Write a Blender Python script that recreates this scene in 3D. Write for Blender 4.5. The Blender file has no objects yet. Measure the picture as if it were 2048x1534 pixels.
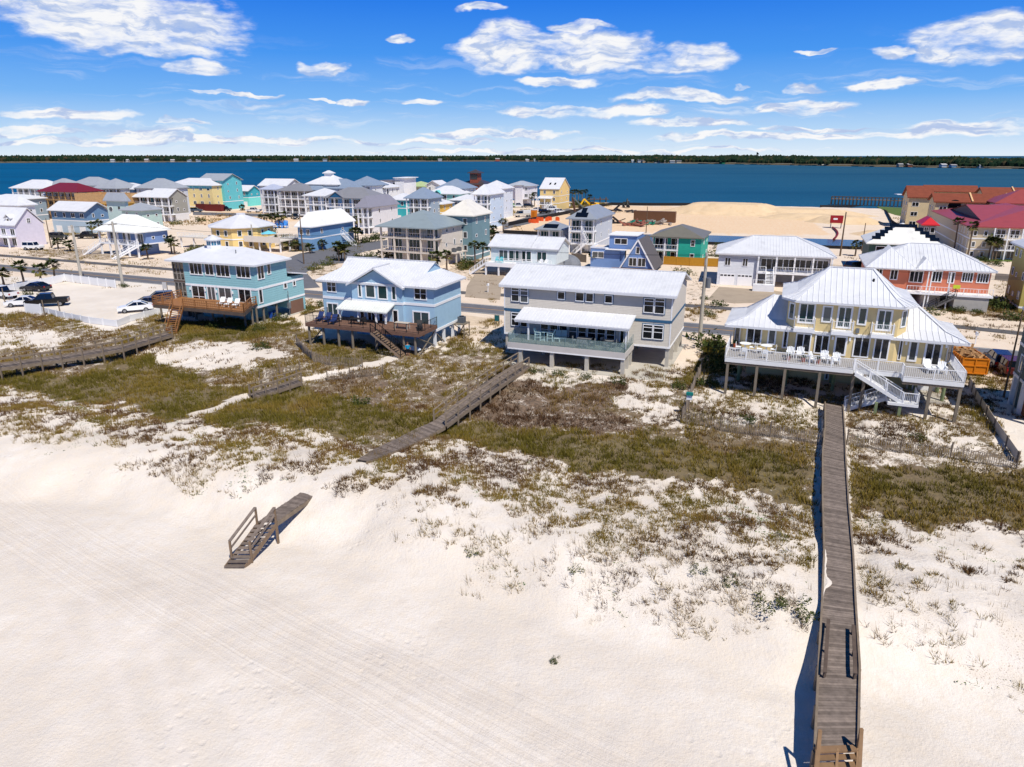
import bpy, math, random
import numpy as np
from mathutils import Vector, Matrix
R=math.radians
sc=bpy.context.scene; COL=sc.collection
random.seed(7)
# ---------------- camera ----------------
F=1421.0; H=22.0; P=R(17.87)
cam=bpy.data.cameras.new('camera'); cam.sensor_width=36; cam.lens=36*F/2048; cam.clip_end=20000; cam.clip_start=.5
co=bpy.data.objects.new('camera',cam); COL.objects.link(co); co.location=(0,0,H); co.rotation_euler=(R(90)-P,0,0); sc.camera=co
sc.view_settings.view_transform='Standard'; sc.view_settings.look='None'; sc.view_settings.exposure=0.10; sc.view_settings.gamma=1
sc.view_settings.use_curve_mapping=False
SKY_ST=.05
# ---------------- sun and sky ----------------
SUN_EL=R(56); SD=Vector((math.sin(R(28))*math.cos(SUN_EL),-math.cos(R(28))*math.cos(SUN_EL),math.sin(SUN_EL)))
sl=bpy.data.lights.new('sun','SUN'); sl.energy=4.5; sl.angle=R(.53); sl.color=(1,.945,.86)
so=bpy.data.objects.new('sun',sl); COL.objects.link(so); so.rotation_euler=SD.to_track_quat('Z','Y').to_euler(); so.location=(30,-60,90)

def lin(c):
    return tuple(((v/255)/12.92 if v/255<=.04045 else ((v/255+.055)/1.055)**2.4) for v in c)
class NT:
    def __init__(s,t): s.t=t
    def n(s,k,**kw):
        o=s.t.nodes.new(k)
        for a,b in kw.items(): setattr(o,a,b)
        return o
    def l(s,a,b): s.t.links.new(a,b)
    def math(s,op,a,b=None,c=None,clamp=False):
        o=s.n('ShaderNodeMath',operation=op); o.use_clamp=clamp
        for i,v in enumerate((a,b,c)):
            if v is None: continue
            if isinstance(v,(int,float)): o.inputs[i].default_value=v
            else: s.l(v,o.inputs[i])
        return o.outputs[0]
    def vm(s,op,a,b=None,sc_=None):
        o=s.n('ShaderNodeVectorMath',operation=op)
        for i,v in enumerate((a,b)):
            if v is None: continue
            if isinstance(v,tuple): o.inputs[i].default_value=v
            else: s.l(v,o.inputs[i])
        if sc_ is not None: o.inputs['Scale'].default_value=sc_
        return o
    def mix(s,f,a,b):
        o=s.n('ShaderNodeMix',data_type='RGBA')
        for i,v in ((0,f),(6,a),(7,b)):
            if isinstance(v,(int,float)): o.inputs[i].default_value=v
            elif isinstance(v,tuple): o.inputs[i].default_value=(*v[:3],1)
            else: s.l(v,o.inputs[i])
        return o.outputs[2]
    def noise(s,vec,scale,detail=4,rough=.55,w=None):
        o=s.n('ShaderNodeTexNoise'); o.inputs['Scale'].default_value=scale; o.inputs['Detail'].default_value=detail; o.inputs['Roughness'].default_value=rough
        if vec is not None: s.l(vec,o.inputs['Vector'])
        return o.outputs['Fac']
    def ramp(s,f,pts):
        o=s.n('ShaderNodeValToRGB'); s.l(f,o.inputs[0]); e=o.color_ramp.elements
        while len(e)<len(pts): e.new(.5)
        for i,(p,c) in enumerate(pts):
            e[i].position=p; e[i].color=(*c,1) if isinstance(c,tuple) else (c,c,c,1)
        return o.outputs[0]
    def mrange(s,v,a,b,c=0,d=1,smooth=True):
        o=s.n('ShaderNodeMapRange'); o.interpolation_type='SMOOTHSTEP' if smooth else 'LINEAR'
        s.l(v,o.inputs[0])
        for i,x in enumerate((a,b,c,d)): o.inputs[i+1].default_value=x
        return o.outputs[0]

def un(px,py,z=0.):
    a=(px-1024)/F;b=(767-py)/F
    dy=math.cos(P)+b*math.sin(P);dz=-math.sin(P)+b*math.cos(P);t=(z-H)/dz
    return (a*t,dy*t)
def dirpix(px,py):
    a=(px-1024)/F;b=(767-py)/F
    return Vector((a,math.cos(P)+b*math.sin(P),-math.sin(P)+b*math.cos(P)))

w=bpy.data.worlds.new('World'); sc.world=w; w.use_nodes=True; T=NT(w.node_tree)
for n in list(w.node_tree.nodes): w.node_tree.nodes.remove(n)
out=T.n('ShaderNodeOutputWorld'); bg=T.n('ShaderNodeBackground'); bg.inputs['Strength'].default_value=SKY_ST; SKS=1/(SKY_ST*2**sc.view_settings.exposure)
sky=T.n('ShaderNodeTexSky',sky_type='NISHITA'); sky.sun_disc=False; sky.sun_elevation=SUN_EL
sky.sun_rotation=math.atan2(SD.x,SD.y); sky.altitude=0; sky.air_density=1.0; sky.dust_density=.15; sky.ozone_density=2.2
tc=T.n('ShaderNodeTexCoord'); sep=T.n('ShaderNodeSeparateXYZ'); T.l(tc.outputs['Generated'],sep.inputs[0])
az=T.math('ARCTAN2',sep.outputs[0],sep.outputs[1]); el=T.math('ARCSINE',sep.outputs[2])
hs=T.n('ShaderNodeHueSaturation'); hs.inputs['Hue'].default_value=.505
tn=T.vm('MULTIPLY',sky.outputs[0],(.92,1.02,1.06)); T.l(tn.outputs[0],hs.inputs['Color'])
satm=T.mrange(el,.0,.28,1.0,1.5); T.l(satm,hs.inputs['Saturation']); valm=T.mrange(el,.0,.3,1.05,1.2); T.l(valm,hs.inputs['Value'])
cl=[(230,40,250,58),(300,92,120,26),(150,20,160,36),(390,135,72,17),(645,138,50,17),(470,186,105,6),(700,201,46,8),(850,204,40,8),(800,78,30,13),
(1010,95,112,58),(1180,100,190,45),(1330,118,150,34),(1165,50,75,12),(1110,160,100,13),(1180,222,220,16),(1380,248,140,11),(1360,192,155,15),
(1600,214,95,16),(1610,173,42,11),(1760,170,62,13),(1760,107,50,13),(1940,78,140,44),(130,232,150,13),(70,263,110,9),(370,248,55,7),(1580,272,330,9),
(1950,255,150,18),(1000,268,180,8),(480,278,330,8),(900,282,120,7),(190,282,200,7),(960,15,60,10),(1640,255,120,6),(300,265,90,7),(1180,300,500,5),(1475,170,30,6),(640,200,25,4),(1620,105,60,5)]
m=None
azel0=T.n('ShaderNodeCombineXYZ'); T.l(az,azel0.inputs[0]); T.l(el,azel0.inputs[1])
wn=T.n('ShaderNodeTexNoise'); wn.inputs['Scale'].default_value=16; wn.inputs['Detail'].default_value=4; T.l(T.vm('MULTIPLY',azel0.outputs[0],(1,1.8,1)).outputs[0],wn.inputs['Vector'])
azel=T.vm('ADD',azel0.outputs[0],T.vm('MULTIPLY',T.vm('SUBTRACT',wn.outputs['Color'],(.5,.5,.5)).outputs[0],(.085,.032,0)).outputs[0])
for (x,y,a,b) in cl:
    d=dirpix(x,y).normalized(); A=math.atan2(d.x,d.y); E_=math.asin(d.z)
    s1=T.vm('SUBTRACT',azel.outputs[0],(A,E_,0)); s2=T.vm('MULTIPLY',s1.outputs[0],(F/a*1.0,F/b*1.05,0)); ln=T.vm('LENGTH',s2.outputs[0])
    g=T.math('SUBTRACT',1.0,ln.outputs['Value'])
    m=g if m is None else T.math('MAXIMUM',m,g)
nz=T.vm('MULTIPLY',azel0.outputs[0],(1.0,2.3,1)).outputs[0]
n1=T.noise(nz,13,6,.55); n2=T.noise(T.vm('MULTIPLY',azel0.outputs[0],(1.0,3.5,1)).outputs[0],36,5,.6)
nn=T.math('ADD',T.math('MULTIPLY',T.math('SUBTRACT',n1,.5),2.9),T.math('MULTIPLY',T.math('SUBTRACT',n2,.5),1.0))
cm=T.math('ADD',T.math('SUBTRACT',T.math('MINIMUM',T.math('MULTIPLY',m,2.6),1.0),.45),T.math('MULTIPLY',nn,.78)); cmask=T.mrange(cm,-.12,.72,0,.98)
# thin streaks low on the sky
nlo=T.noise(T.vm('MULTIPLY',azel.outputs[0],(1.0,12,1)).outputs[0],5,6,.6)
lo=T.math('MULTIPLY',T.mrange(nlo,.5,.72,0,.55),T.math('MULTIPLY',T.mrange(el,.0,.02),T.mrange(el,.15,.05)))
cmask=T.math('MAXIMUM',cmask,lo)
shade=T.noise(T.vm('MULTIPLY',azel.outputs[0],(1.0,4,1)).outputs[0],22,4,.6)
ccol=T.mix(T.mrange(shade,.38,.56),lin((184,202,236)),lin((252,252,253)))
csc=T.vm('SCALE',ccol,None,SKS*.98)
sr=T.ramp(T.math('MULTIPLY',el,1/.4),[(0,lin((222,236,249))),(.07,lin((184,216,247))),(.17,lin((122,182,245))),(.3,lin((74,152,241))),(.52,lin((20,112,230))),(1,lin((14,88,205)))])
srs=T.vm('SCALE',sr,None,SKS)
hz=T.mix(T.mrange(el,.3,.6),srs.outputs[0],hs.outputs[0])
fin=T.mix(cmask,hz,csc.outputs[0])
T.l(fin,bg.inputs[0]); T.l(bg.outputs[0],out.inputs[0]); w.cycles.sampling_method='MANUAL'; w.cycles.sample_map_resolution=512

# ---------------- materials ----------------
_M={}
def mat(key,col=None,rough=.7,var=.0,scale=1.0,metal=0,spec=.3,island=0,bump=0,stretch=(1,1,1),weather=None):
    if key in _M: return _M[key]
    m_=bpy.data.materials.new(key); m_.use_nodes=True; T=NT(m_.node_tree); b=m_.node_tree.nodes['Principled BSDF']
    c=lin(col); b.inputs['Roughness'].default_value=rough; b.inputs['Metallic'].default_value=metal; b.inputs['Specular IOR Level'].default_value=spec
    b.inputs['Base Color'].default_value=(*c,1)
    if var or island or bump or weather:
        tc=T.n('ShaderNodeTexCoord'); v=T.vm('MULTIPLY',tc.outputs['Object'],stretch).outputs[0]
        nf=T.noise(v,scale,5,.6)
        f=T.mrange(nf,.3,.7,0,1,False)
        cc=T.mix(f,tuple(x*(1-var) for x in c),tuple(min(1,x*(1+var)) for x in c))
        if weather:
            wn=T.noise(tc.outputs['Object'],.5,6,.7); cc=T.mix(T.mrange(wn,.5,.75,0,.6),cc,lin(weather))
        if island:
            g=T.n('ShaderNodeNewGeometry'); r=T.math('ADD',T.math('MULTIPLY',g.outputs['Random Per Island'],2*island),1-island)
            o=T.n('ShaderNodeVectorMath',operation='SCALE'); T.l(cc,o.inputs[0]); T.l(r,o.inputs['Scale']); cc=o.outputs[0]
        T.l(cc,b.inputs['Base Color'])
        if bump:
            bp=T.n('ShaderNodeBump'); bp.inputs['Strength'].default_value=bump; bp.inputs['Distance'].default_value=.03
            T.l(nf,bp.inputs['Height']); T.l(bp.outputs[0],b.inputs['Normal'])
    _M[key]=m_; return m_
def paint(col,rough=.65): # painted wall
    return mat('paint_%02x%02x%02x'%tuple(col),col,rough,.045,1.3,weather=tuple(int(x*.93) for x in col))
def siding(col,pitch=.2):
    key='siding_%02x%02x%02x'%tuple(col)
    if key in _M: return _M[key]
    m_=mat(key,col,.6,.04,2.0)
    T=NT(m_.node_tree); b=m_.node_tree.nodes['Principled BSDF']; tc=T.n('ShaderNodeTexCoord'); s=T.n('ShaderNodeSeparateXYZ'); T.l(tc.outputs['Object'],s.inputs[0])
    fr=T.math('FRACT',T.math('MULTIPLY',s.outputs[2],1/pitch))
    bp=T.n('ShaderNodeBump'); bp.inputs['Strength'].default_value=1; bp.inputs['Distance'].default_value=.05; bp.invert=True
    T.l(fr,bp.inputs['Height']); T.l(bp.outputs[0],b.inputs['Normal'])
    return m_
def roofm(col,rough=.45):
    key='roof_%02x%02x%02x'%tuple(col)
    return mat(key,col,rough,.05,.8,spec=.4,weather=tuple(int(x*.88) for x in col))
WHITE=paint((232,232,232)); 
TRIM=mat('white_trim',(235,235,235),.55,.02,2)
def glassvar(m_):
    T=NT(m_.node_tree); b=m_.node_tree.nodes['Principled BSDF']; oi=T.n('ShaderNodeObjectInfo'); src=b.inputs['Base Color'].links[0].from_socket; T.l(T.mix(T.mrange(oi.outputs['Random'],.62,1.0,0,.5),src,lin((112,118,120))),b.inputs['Base Color']); return m_
GLASS=mat('window_glass',(18,24,30),.06,.5,.6,spec=.6)
GLASS2=mat('teal_glass',(12,52,56),.07,.5,.5,spec=.6)
def glassy(key,col,alpha):
    m_=mat(key,col,.05,spec=.5); m_.node_tree.nodes['Principled BSDF'].inputs['Alpha'].default_value=alpha; return m_
RAILGL=glassy('clear_glass',(150,175,175),.25)
SCREEN=glassy('insect_screen',(30,32,34),.72)
glassvar(GLASS); glassvar(GLASS2)
OLDWOOD=mat('weathered_wood',(120,108,99),.85,.25,3,island=.28,stretch=(1,1,1),spec=.15)
OLDPOST=mat('weathered_post',(128,114,98),.85,.2,2,spec=.15)
GREYPOST=mat('pile_wood',(122,112,98),.85,.2,2,spec=.15)
DECKBROWN=mat('brown_decking',(122,92,76),.75,.12,2,island=.12)
ORANGEWOOD=mat('stained_orange_wood',(148,102,62),.6,.1,2,island=.12)
STAINED=mat('dark_aged_wood',(92,78,68),.85,.25,2)
CONC=mat('concrete',(186,180,168),.85,.08,1.2,weather=(160,152,140))
CONCPOST=mat('concrete_pole',(176,170,158),.85,.08,1.5)
BLACKMET=mat('black_metal',(24,24,26),.5)
DARK=mat('dark_void',(26,26,28),.9)
GREYMET=mat('grey_metal',(120,124,128),.5,metal=.3)
WIRE=mat('cable_black',(40,40,42),.7)

# ---------------- mesh builder ----------------
class MB:
    def __init__(s): s.v=[];s.f=[];s.m=[];s.cur=0
    def quad(s,*p):
        n=len(s.v); s.v+= [tuple(q) for q in p]; s.f.append(tuple(range(n,n+len(p)))); s.m.append(s.cur); return s
    def box(s,x0,x1,y0,y1,z0,z1):
        n=len(s.v); s.v+=[(x0,y0,z0),(x1,y0,z0),(x1,y1,z0),(x0,y1,z0),(x0,y0,z1),(x1,y0,z1),(x1,y1,z1),(x0,y1,z1)]
        for q in ((0,3,2,1),(4,5,6,7),(0,1,5,4),(1,2,6,5),(2,3,7,6),(3,0,4,7)): s.f.append(tuple(n+i for i in q)); s.m.append(s.cur)
        return s
    def prism(s,poly,z0,z1):
        n=len(s.v);k=len(poly); a=sum(poly[i][0]*poly[(i+1)%k][1]-poly[(i+1)%k][0]*poly[i][1] for i in range(k))
        if a<0: poly=poly[::-1]
        Z0=z0 if hasattr(z0,'__len__') else [z0]*k; Z1=z1 if hasattr(z1,'__len__') else [z1]*k
        if a<0 and hasattr(z1,'__len__'): Z1=Z1[::-1]
        if a<0 and hasattr(z0,'__len__'): Z0=Z0[::-1]
        s.v+=[(p[0],p[1],z) for p,z in zip(poly,Z0)]+[(p[0],p[1],z) for p,z in zip(poly,Z1)]
        s.f.append(tuple(range(n+k-1,n-1,-1))); s.m.append(s.cur); s.f.append(tuple(range(n+k,n+2*k))); s.m.append(s.cur)
        for i in range(k):
            j=(i+1)%k; s.f.append((n+i,n+j,n+k+j,n+k+i)); s.m.append(s.cur)
        return s
    def bar(s,p,q,w,h=None):
        h=h or w; p=Vector(p);q=Vector(q); d=(q-p)
        if d.length<1e-5: return s
        d.normalize(); up=Vector((0,0,1)) if abs(d.z)<.95 else Vector((0,1,0))
        a=d.cross(up).normalized()*w/2; b=a.cross(d).normalized()*h/2
        n=len(s.v)
        for c in (p,q):
            for (i,j) in ((-1,-1),(1,-1),(1,1),(-1,1)): s.v.append(tuple(c+a*i+b*j))
        for f in ((0,1,2,3),(7,6,5,4),(0,4,5,1),(1,5,6,2),(2,6,7,3),(3,7,4,0)): s.f.append(tuple(n+i for i in f)); s.m.append(s.cur)
        return s
    def tube(s,p,q,r,r2=None,k=8,cap=True):
        r2=r if r2 is None else r2; p=Vector(p);q=Vector(q); d=(q-p).normalized(); up=Vector((0,0,1)) if abs(d.z)<.95 else Vector((0,1,0))
        a=d.cross(up).normalized(); b=a.cross(d); n=len(s.v)
        for c,rr in ((p,r),(q,r2)):
            for i in range(k):
                t=2*math.pi*i/k; s.v.append(tuple(c+a*math.cos(t)*rr+b*math.sin(t)*rr))
        for i in range(k):
            j=(i+1)%k; s.f.append((n+i,n+j,n+k+j,n+k+i)); s.m.append(s.cur)
        if cap:
            s.f.append(tuple(range(n+k-1,n-1,-1))); s.m.append(s.cur); s.f.append(tuple(range(n+k,n+2*k))); s.m.append(s.cur)
        return s
    def mesh(s,name,mats):
        me=bpy.data.meshes.new(name); me.from_pydata(s.v,[],s.f)
        for m_ in (mats if isinstance(mats,(list,tuple)) else [mats]): me.materials.append(m_)
        if isinstance(mats,(list,tuple)) and len(mats)>1: me.polygons.foreach_set('material_index',s.m)
        me.update(); return me
    def build(s,name,mats,parent=None,loc=(0,0,0),rz=0,label=None):
        if not s.v: return None
        return link(name,s.mesh(name,mats),parent,loc,rz,label)
def link(name,me,parent=None,loc=(0,0,0),rz=0,label=None):
    o=bpy.data.objects.new(name,me); COL.objects.link(o); o.location=loc; o.rotation_euler=(0,0,rz)
    if parent is not None: o.parent=parent
    if label: o['label']=label
    return o
def tag(o,label,cat,group=None):
    o['label']=label; o['category']=cat
    if group: o['group']=group
    return o
def thing(name,label,cat,loc=(0,0,0),rz=0,group=None):
    return tag(link(name,None,None,loc,rz),label,cat,group)
KIDS={}
def copy_thing(o,label,loc,rz=0,group=None,scale=None):
    c=o.copy(); COL.objects.link(c); c.location=loc; c.rotation_euler=(0,0,rz); c['label']=label
    if group: c['group']=group
    if scale: c.scale=(scale,)*3
    for ch in kids(o):
        d=ch.copy(); COL.objects.link(d); d.parent=c
        for g in kids(ch):
            e=g.copy(); COL.objects.link(e); e.parent=d
    return c
def kids(o):
    if o.name not in KIDS: KIDS[o.name]=list(o.children)
    return KIDS[o.name]
class Kind:  # a prototype used in place for its first instance, then copied
    def __init__(s,make): s.make=make; s.o=None
    def put(s,label,loc,rz=0,group=None,scale=None):
        if s.o is None:
            s.o=s.make(); s.o.location=loc; s.o.rotation_euler=(0,0,rz); s.o['label']=label
            if group: s.o['group']=group
            if scale: s.o.scale=(scale,)*3
            return s.o
        return copy_thing(s.o,label,loc,rz,group,scale)

# ---------------- ground ----------------
TH=21.0
def uv(th=TH): t=R(th); return Vector((math.cos(t),-math.sin(t),0)),Vector((math.sin(t),math.cos(t),0))
U0,V0=uv()
def vnoise(x,y,s,seed=0):
    x=np.asarray(x,float)/s+seed*17.3+1000; y=np.asarray(y,float)/s+seed*9.1+1000
    xi=np.floor(x).astype(np.int64); yi=np.floor(y).astype(np.int64); fx=x-xi; fy=y-yi; fx=fx*fx*(3-2*fx); fy=fy*fy*(3-2*fy)
    def h(a,b):
        n=(a*374761393+b*668265263+seed*1442695)&0x7fffffff; n=(n^(n>>13))*1274126177&0x7fffffff; n=n^(n>>16); return (n&0xffff)/65535.0
    return (h(xi,yi)*(1-fx)+h(xi+1,yi)*fx)*(1-fy)+(h(xi,yi+1)*(1-fx)+h(xi+1,yi+1)*fx)*fy
def ss(a,b,x): t=np.clip((x-a)/(b-a),0,1); return t*t*(3-2*t)
BWL=[un(1668,806,.3),un(1668,1005,.1),un(1678,1205,-.3),un(1673,1497,-1.1)]
def bwd(x,y):
    r=np.full(np.shape(x),99.)
    for a,b in zip(BWL,BWL[1:]):
        dx,dy=b[0]-a[0],b[1]-a[1]; t=np.clip(((x-a[0])*dx+(y-a[1])*dy)/(dx*dx+dy*dy),0,1); r=np.minimum(r,np.hypot(x-a[0]-t*dx,y-a[1]-t*dy))
    return r
def hgt(x,y):
    x=np.asarray(x,float); y=np.asarray(y,float)
    v=x*V0.x+y*V0.y; u=x*U0.x+y*U0.y
    vv=v+ (vnoise(u,v,9,3)-.5)*3.2+(vnoise(u,v,3,4)-.5)*1.0
    z=-2.7+.5*ss(10,28,v)+2.1*ss(31,38,vv)-.75*ss(39,48,v)+.85*ss(55,66,v)
    f=ss(28,36,v)*(1-ss(60,66,v))
    z=z+f*((vnoise(u,v,6,1)-.5)*.7+(vnoise(u,v,2,2)-.5)*.22+(vnoise(u,v,.8,7)-.5)*.10)
    z=z+(1-ss(28,34,v))*((vnoise(u,v,11,5)-.5)*.12+(vnoise(u,v,1.1,6)-.5)*.05+(vnoise(u,v,.55,8)-.5)*.035)
    bd=bwd(x,y); z=np.where(bd<3.2,np.minimum(z,-.42+.5*ss(1.5,3.2,bd)),z)
    # shoreline of the bay
    vs=352+(vnoise(u,0*u,40,9)-.5)*10
    z=np.where(v>vs-12,-4*ss(vs-8,vs+8,v),z)
    return z
def ung(px,py,dz=0):
    z=0
    for _ in range(25):
        x,y=un(px,py,z+dz); z=.5*z+.5*float(hgt(x,y))
    return (x,y,z+dz)
# polygons of plant cover, given where they lie on the ground
def proj_np(x,y,z):
    d=y*math.cos(P)+(H-z)*math.sin(P); d=np.maximum(d,1.0)
    up=y*math.sin(P)-(H-z)*math.cos(P)
    return 1024+F*x/d, 767-F*up/d
def inpoly(px,py,poly):
    r=np.zeros(px.shape,bool); n=len(poly)
    for i in range(n):
        x1,y1=poly[i];x2,y2=poly[(i+1)%n]
        if y1==y2: continue
        c=((y1>py)!=(y2>py))&(px<(x2-x1)*(py-y1)/(y2-y1)+x1); r^=c
    return r
SPARSE=[(-50,760),(2100,1040),(2100,1455),(2048,1430),(1960,1370),(1850,1310),(1720,1255),(1640,1270),(1500,1250),(1350,1290),(1250,1260),(1100,1185),(1000,1200),(930,1150),(850,1080),(780,1060),(700,1010),(640,950),(560,960),(420,1000),(330,970),(200,925),(100,900),(-50,880)]
FIELD=[(-50,620),(60,630),(180,640),(240,660),(330,625),(345,640),(600,640),(620,665),(870,705),(940,650),(1000,640),(1010,710),(1260,765),(1380,745),(1400,685),(1450,685),(1455,770),(1650,800),(1930,835),(1950,750),(1975,800),(2040,930),(2100,945),(2100,1070),(1900,1050),(1750,1030),(1640,1010),(1500,990),(1400,960),(1200,950),(1000,905),(900,885),(760,895),(650,870),(520,850),(400,850),(300,830),(150,800),(-50,770)]
GREEN=[(-50,735),(100,755),(300,715),(420,770),(500,795),(560,775),(640,772),(700,800),(850,820),(880,845),(960,842),(1100,855),(1300,870),(1500,885),(1640,900),(1640,1008),(1500,985),(1200,945),(1000,900),(860,875),(640,868),(500,848),(380,840),(200,805),(-50,765)]
# polygon, cover, brown
COV=[(SPARSE,.30,.45),(FIELD,.78,.55),(GREEN,1.0,.12),
([(1690,905),(1850,930),(2100,955),(2100,1062),(1900,1045),(1700,1012)],1,.2),
([(345,640),(600,640),(585,668),(470,690),(350,672)],.95,.15),([(600,680),(800,712),(700,738),(610,715)],.95,.2),
([(0,660),(110,690),(300,690),(330,660),(240,655),(180,650)],.75,.45),
([(260,705),(330,685),(480,690),(560,700),(520,738),(380,732)],.42,.85),
([(0,660),(60,665),(140,672),(120,690),(0,705)],.42,.6),
([(640,745),(700,735),(850,745),(900,760),(830,825),(700,795),(620,772)],.85,.7),
([(720,700),(870,712),(1000,720),(930,770),(760,745)],.75,.5),
([(960,760),(1230,762),(1260,860),(1130,855),(970,845)],.88,.95),
([(1230,755),(1340,760),(1330,800),(1370,855),(1260,810)],.34,.7),
([(1260,860),(1370,860),(1640,890),(1640,905),(1300,880)],.8,.5),
([(1380,745),(1450,760),(1640,805),(1640,850),(1500,855),(1380,840)],.5,.4),
([(1380,860),(1640,885),(1640,930),(1420,900)],.9,.55),
([(1695,815),(1940,845),(1990,905),(1850,890),(1695,870)],.40,.55),
([(1690,880),(1850,905),(2020,935),(2020,950),(1800,940),(1690,915)],.7,.5),
([(930,655),(1005,650),(1005,705),(960,700)],.5,.5),
([(1030,735),(1150,740),(1260,765),(1100,770),(1030,755)],.6,.25),
([(1370,745),(1420,745),(1400,775),(1340,770)],.95,.1),([(1395,685),(1455,690),(1450,740),(1400,735)],1,.1),
([(520,735),(640,715),(690,735),(600,752)],.8,.5),
# behind the first row
([(1380,560),(1400,575),(1440,590),(1440,600),(1380,600)],.6,.5),([(1370,612),(1450,618),(1450,640),(1370,636)],.7,.6),
([(1860,585),(2048,590),(2048,615),(1900,610)],.55,.55),([(1880,612),(2048,622),(2048,640),(1900,632)],.65,.6),([(1900,638),(2048,650),(2048,668),(1920,660)],.5,.7),
([(600,600),(640,600),(640,625),(605,635)],.9,.2),([(556,470),(700,478),(735,500),(690,508),(640,503),(560,503)],.95,.12),
([(610,525),(670,515),(675,540),(610,552)],.9,.3),([(560,535),(630,545),(640,560),(560,550)],.4,.4),([(60,500),(160,495),(170,515),(60,515)],.7,.5),
([(110,510),(250,505),(260,522),(130,520)],.7,.45),([(150,525),(330,535),(340,545),(200,538)],.6,.6),([(280,510),(340,525),(340,532),(270,520)],.4,.4),
([(110,462),(190,455),(190,470),(110,472)],.8,.2),([(0,520),(140,528),(330,548),(330,552),(140,540),(0,528)],.4,.6),
([(0,545),(115,557),(115,565),(0,568)],.5,.5),([(0,570),(60,565),(140,548),(60,575),(0,590)],.7,.3),([(900,520),(1000,520),(960,545),(920,550)],.9,.2),
([(940,555),(1000,560),(1000,600),(985,600),(960,585)],.5,.9),([(1013,452),(1100,462),(1100,470),(1013,462)],.5,.6),
([(1120,405),(1210,402),(1215,412),(1130,417)],.8,.3),([(1010,424),(1060,418),(1080,424),(1030,432)],.5,.4),([(1760,412),(1860,412),(1870,432),(1800,432),(1770,422)],1,.0),
([(1780,428),(1860,430),(1850,460),(1800,462)],.45,.5),([(1950,500),(2020,500),(2020,525),(1960,520)],.95,.05),([(1700,505),(1740,510),(1730,530),(1700,525)],.4,.8),
([(300,445),(420,430),(500,430),(520,440),(340,455)],.35,.7),([(0,372),(22,372),(22,388),(0,388)],.8,.6),([(440,405),(480,402),(480,412),(440,412)],.6,.3),([(590,528),(600,560),(570,560)],.3,.3),
([(0,548),(330,578),(330,584),(0,556)],.35,.5),([(0,520),(330,546),(330,550),(0,526)],.55,.5),([(600,600),(930,628),(930,640),(600,612)],.4,.4),([(930,590),(1000,596),(1000,604),(926,600)],.35,.6),([(1376,618),(1450,624),(1450,644),(1376,640)],.6,.7),([(1376,590),(1430,592),(1430,610),(1376,606)],.5,.5),([(620,540),(670,528),(760,530),(660,548)],.6,.4),([(900,535),(960,540),(940,560),(905,545)],.6,.4),([(1330,536),(1430,545),(1430,575),(1385,570),(1380,555)],.35,.6),([(1990,560),(2060,570),(2060,600),(1990,590)],.6,.4),([(1880,606),(2060,612),(2060,640),(1890,632)],.75,.65),([(1930,668),(2060,676),(2060,686),(1930,680)],.35,.7),([(0,500),(60,498),(60,510),(0,512)],.5,.5),([(240,520),(340,522),(340,534),(240,530)],.5,.5),([(490,520),(560,520),(560,545),(500,540)],.4,.4),([(160,468),(200,462),(230,470),(190,480)],.5,.4),([(960,500),(1000,480),(1010,470),(1070,478),(1000,500)],.5,.5)]
EXTRA_BARE=[[(600,752),(690,737),(790,712),(800,718),(700,745),(605,760)],[(370,828),(495,790),(505,797),(380,838)],[(640,950),(720,915),(740,925),(650,975),(630,985)],
 [(1975,800),(2048,800),(2060,935),(2040,928)],[(1935,750),(2048,760),(2048,830),(1985,810)],[(165,625),(215,640),(245,655),(220,665),(165,650)]]
ORANGE=[[(1012,468),(1030,448),(1200,412),(1400,413),(1560,415),(1640,417),(1620,440),(1660,470),(1560,470),(1300,465),(1200,462)],[(395,425),(520,420),(600,440),(520,455),(400,450)],[(120,455),(160,430),(200,430),(230,455)]]
def grid_axis(segs):
    out=[]
    for a,b,s in segs:
        n=max(1,int(round((b-a)/s))); out+=list(np.linspace(a,b,n,endpoint=False))
    out.append(segs[-1][1]); return np.array(out)
gx=grid_axis([(-6000,-1200,600),(-1200,-400,60),(-400,-140,5),(-140,-46,.9),(-46,58,.3),(58,140,.9),(140,400,5),(400,1200,60),(1200,6000,600)])
gy=grid_axis([(-300,-40,20),(-40,12,2.5),(12,80,.3),(80,175,.9),(175,420,2.5)])
X,Y=np.meshgrid(gx,gy); Zg=hgt(X,Y)
def covfield(X,Y,Z):
    px,py=proj_np(X,Y,Z); v=X*V0.x+Y*V0.y
    j=np.clip(F*2.0/np.maximum(Y,15),4,90)
    jx=(vnoise(X,Y,2.2,21)-.5)*j*1.4+(vnoise(X,Y,.7,22)-.5)*j*.7; jy=((vnoise(X,Y,2.4,23)-.5)*j*1.4+(vnoise(X,Y,.7,24)-.5)*j*.7)*.45
    qx=np.clip(px+jx,2,2046); qy=py+jy
    c=np.zeros(X.shape); b=np.full(X.shape,.4)
    for poly,cc,bb in COV:
        mk=inpoly(qx,qy,poly); c[mk]=cc; b[mk]=bb
    for poly in EXTRA_BARE:
        mk=inpoly(px+jx*.25,py+jy*.3,poly); c[mk]=0
    o=np.zeros(X.shape)
    for poly in ORANGE: o[inpoly(px+jx*.3,py+jy*.5,poly)]=1
    c=np.where(bwd(X,Y)<1.15,0,c)
    pk=inpoly(px,py,[(-200,545),(342,565),(345,645),(-200,650)]); c=np.where((v>70)&(v<230)&(o<.5)&(~pk)&(c<.29),.29,c); o=np.maximum(o,.42*ss(72,82,v)*(~pk)); c=np.where(v>345,0,c)
    return c,b,o
cov,brn,orn=covfield(X,Y,Zg)
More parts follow.
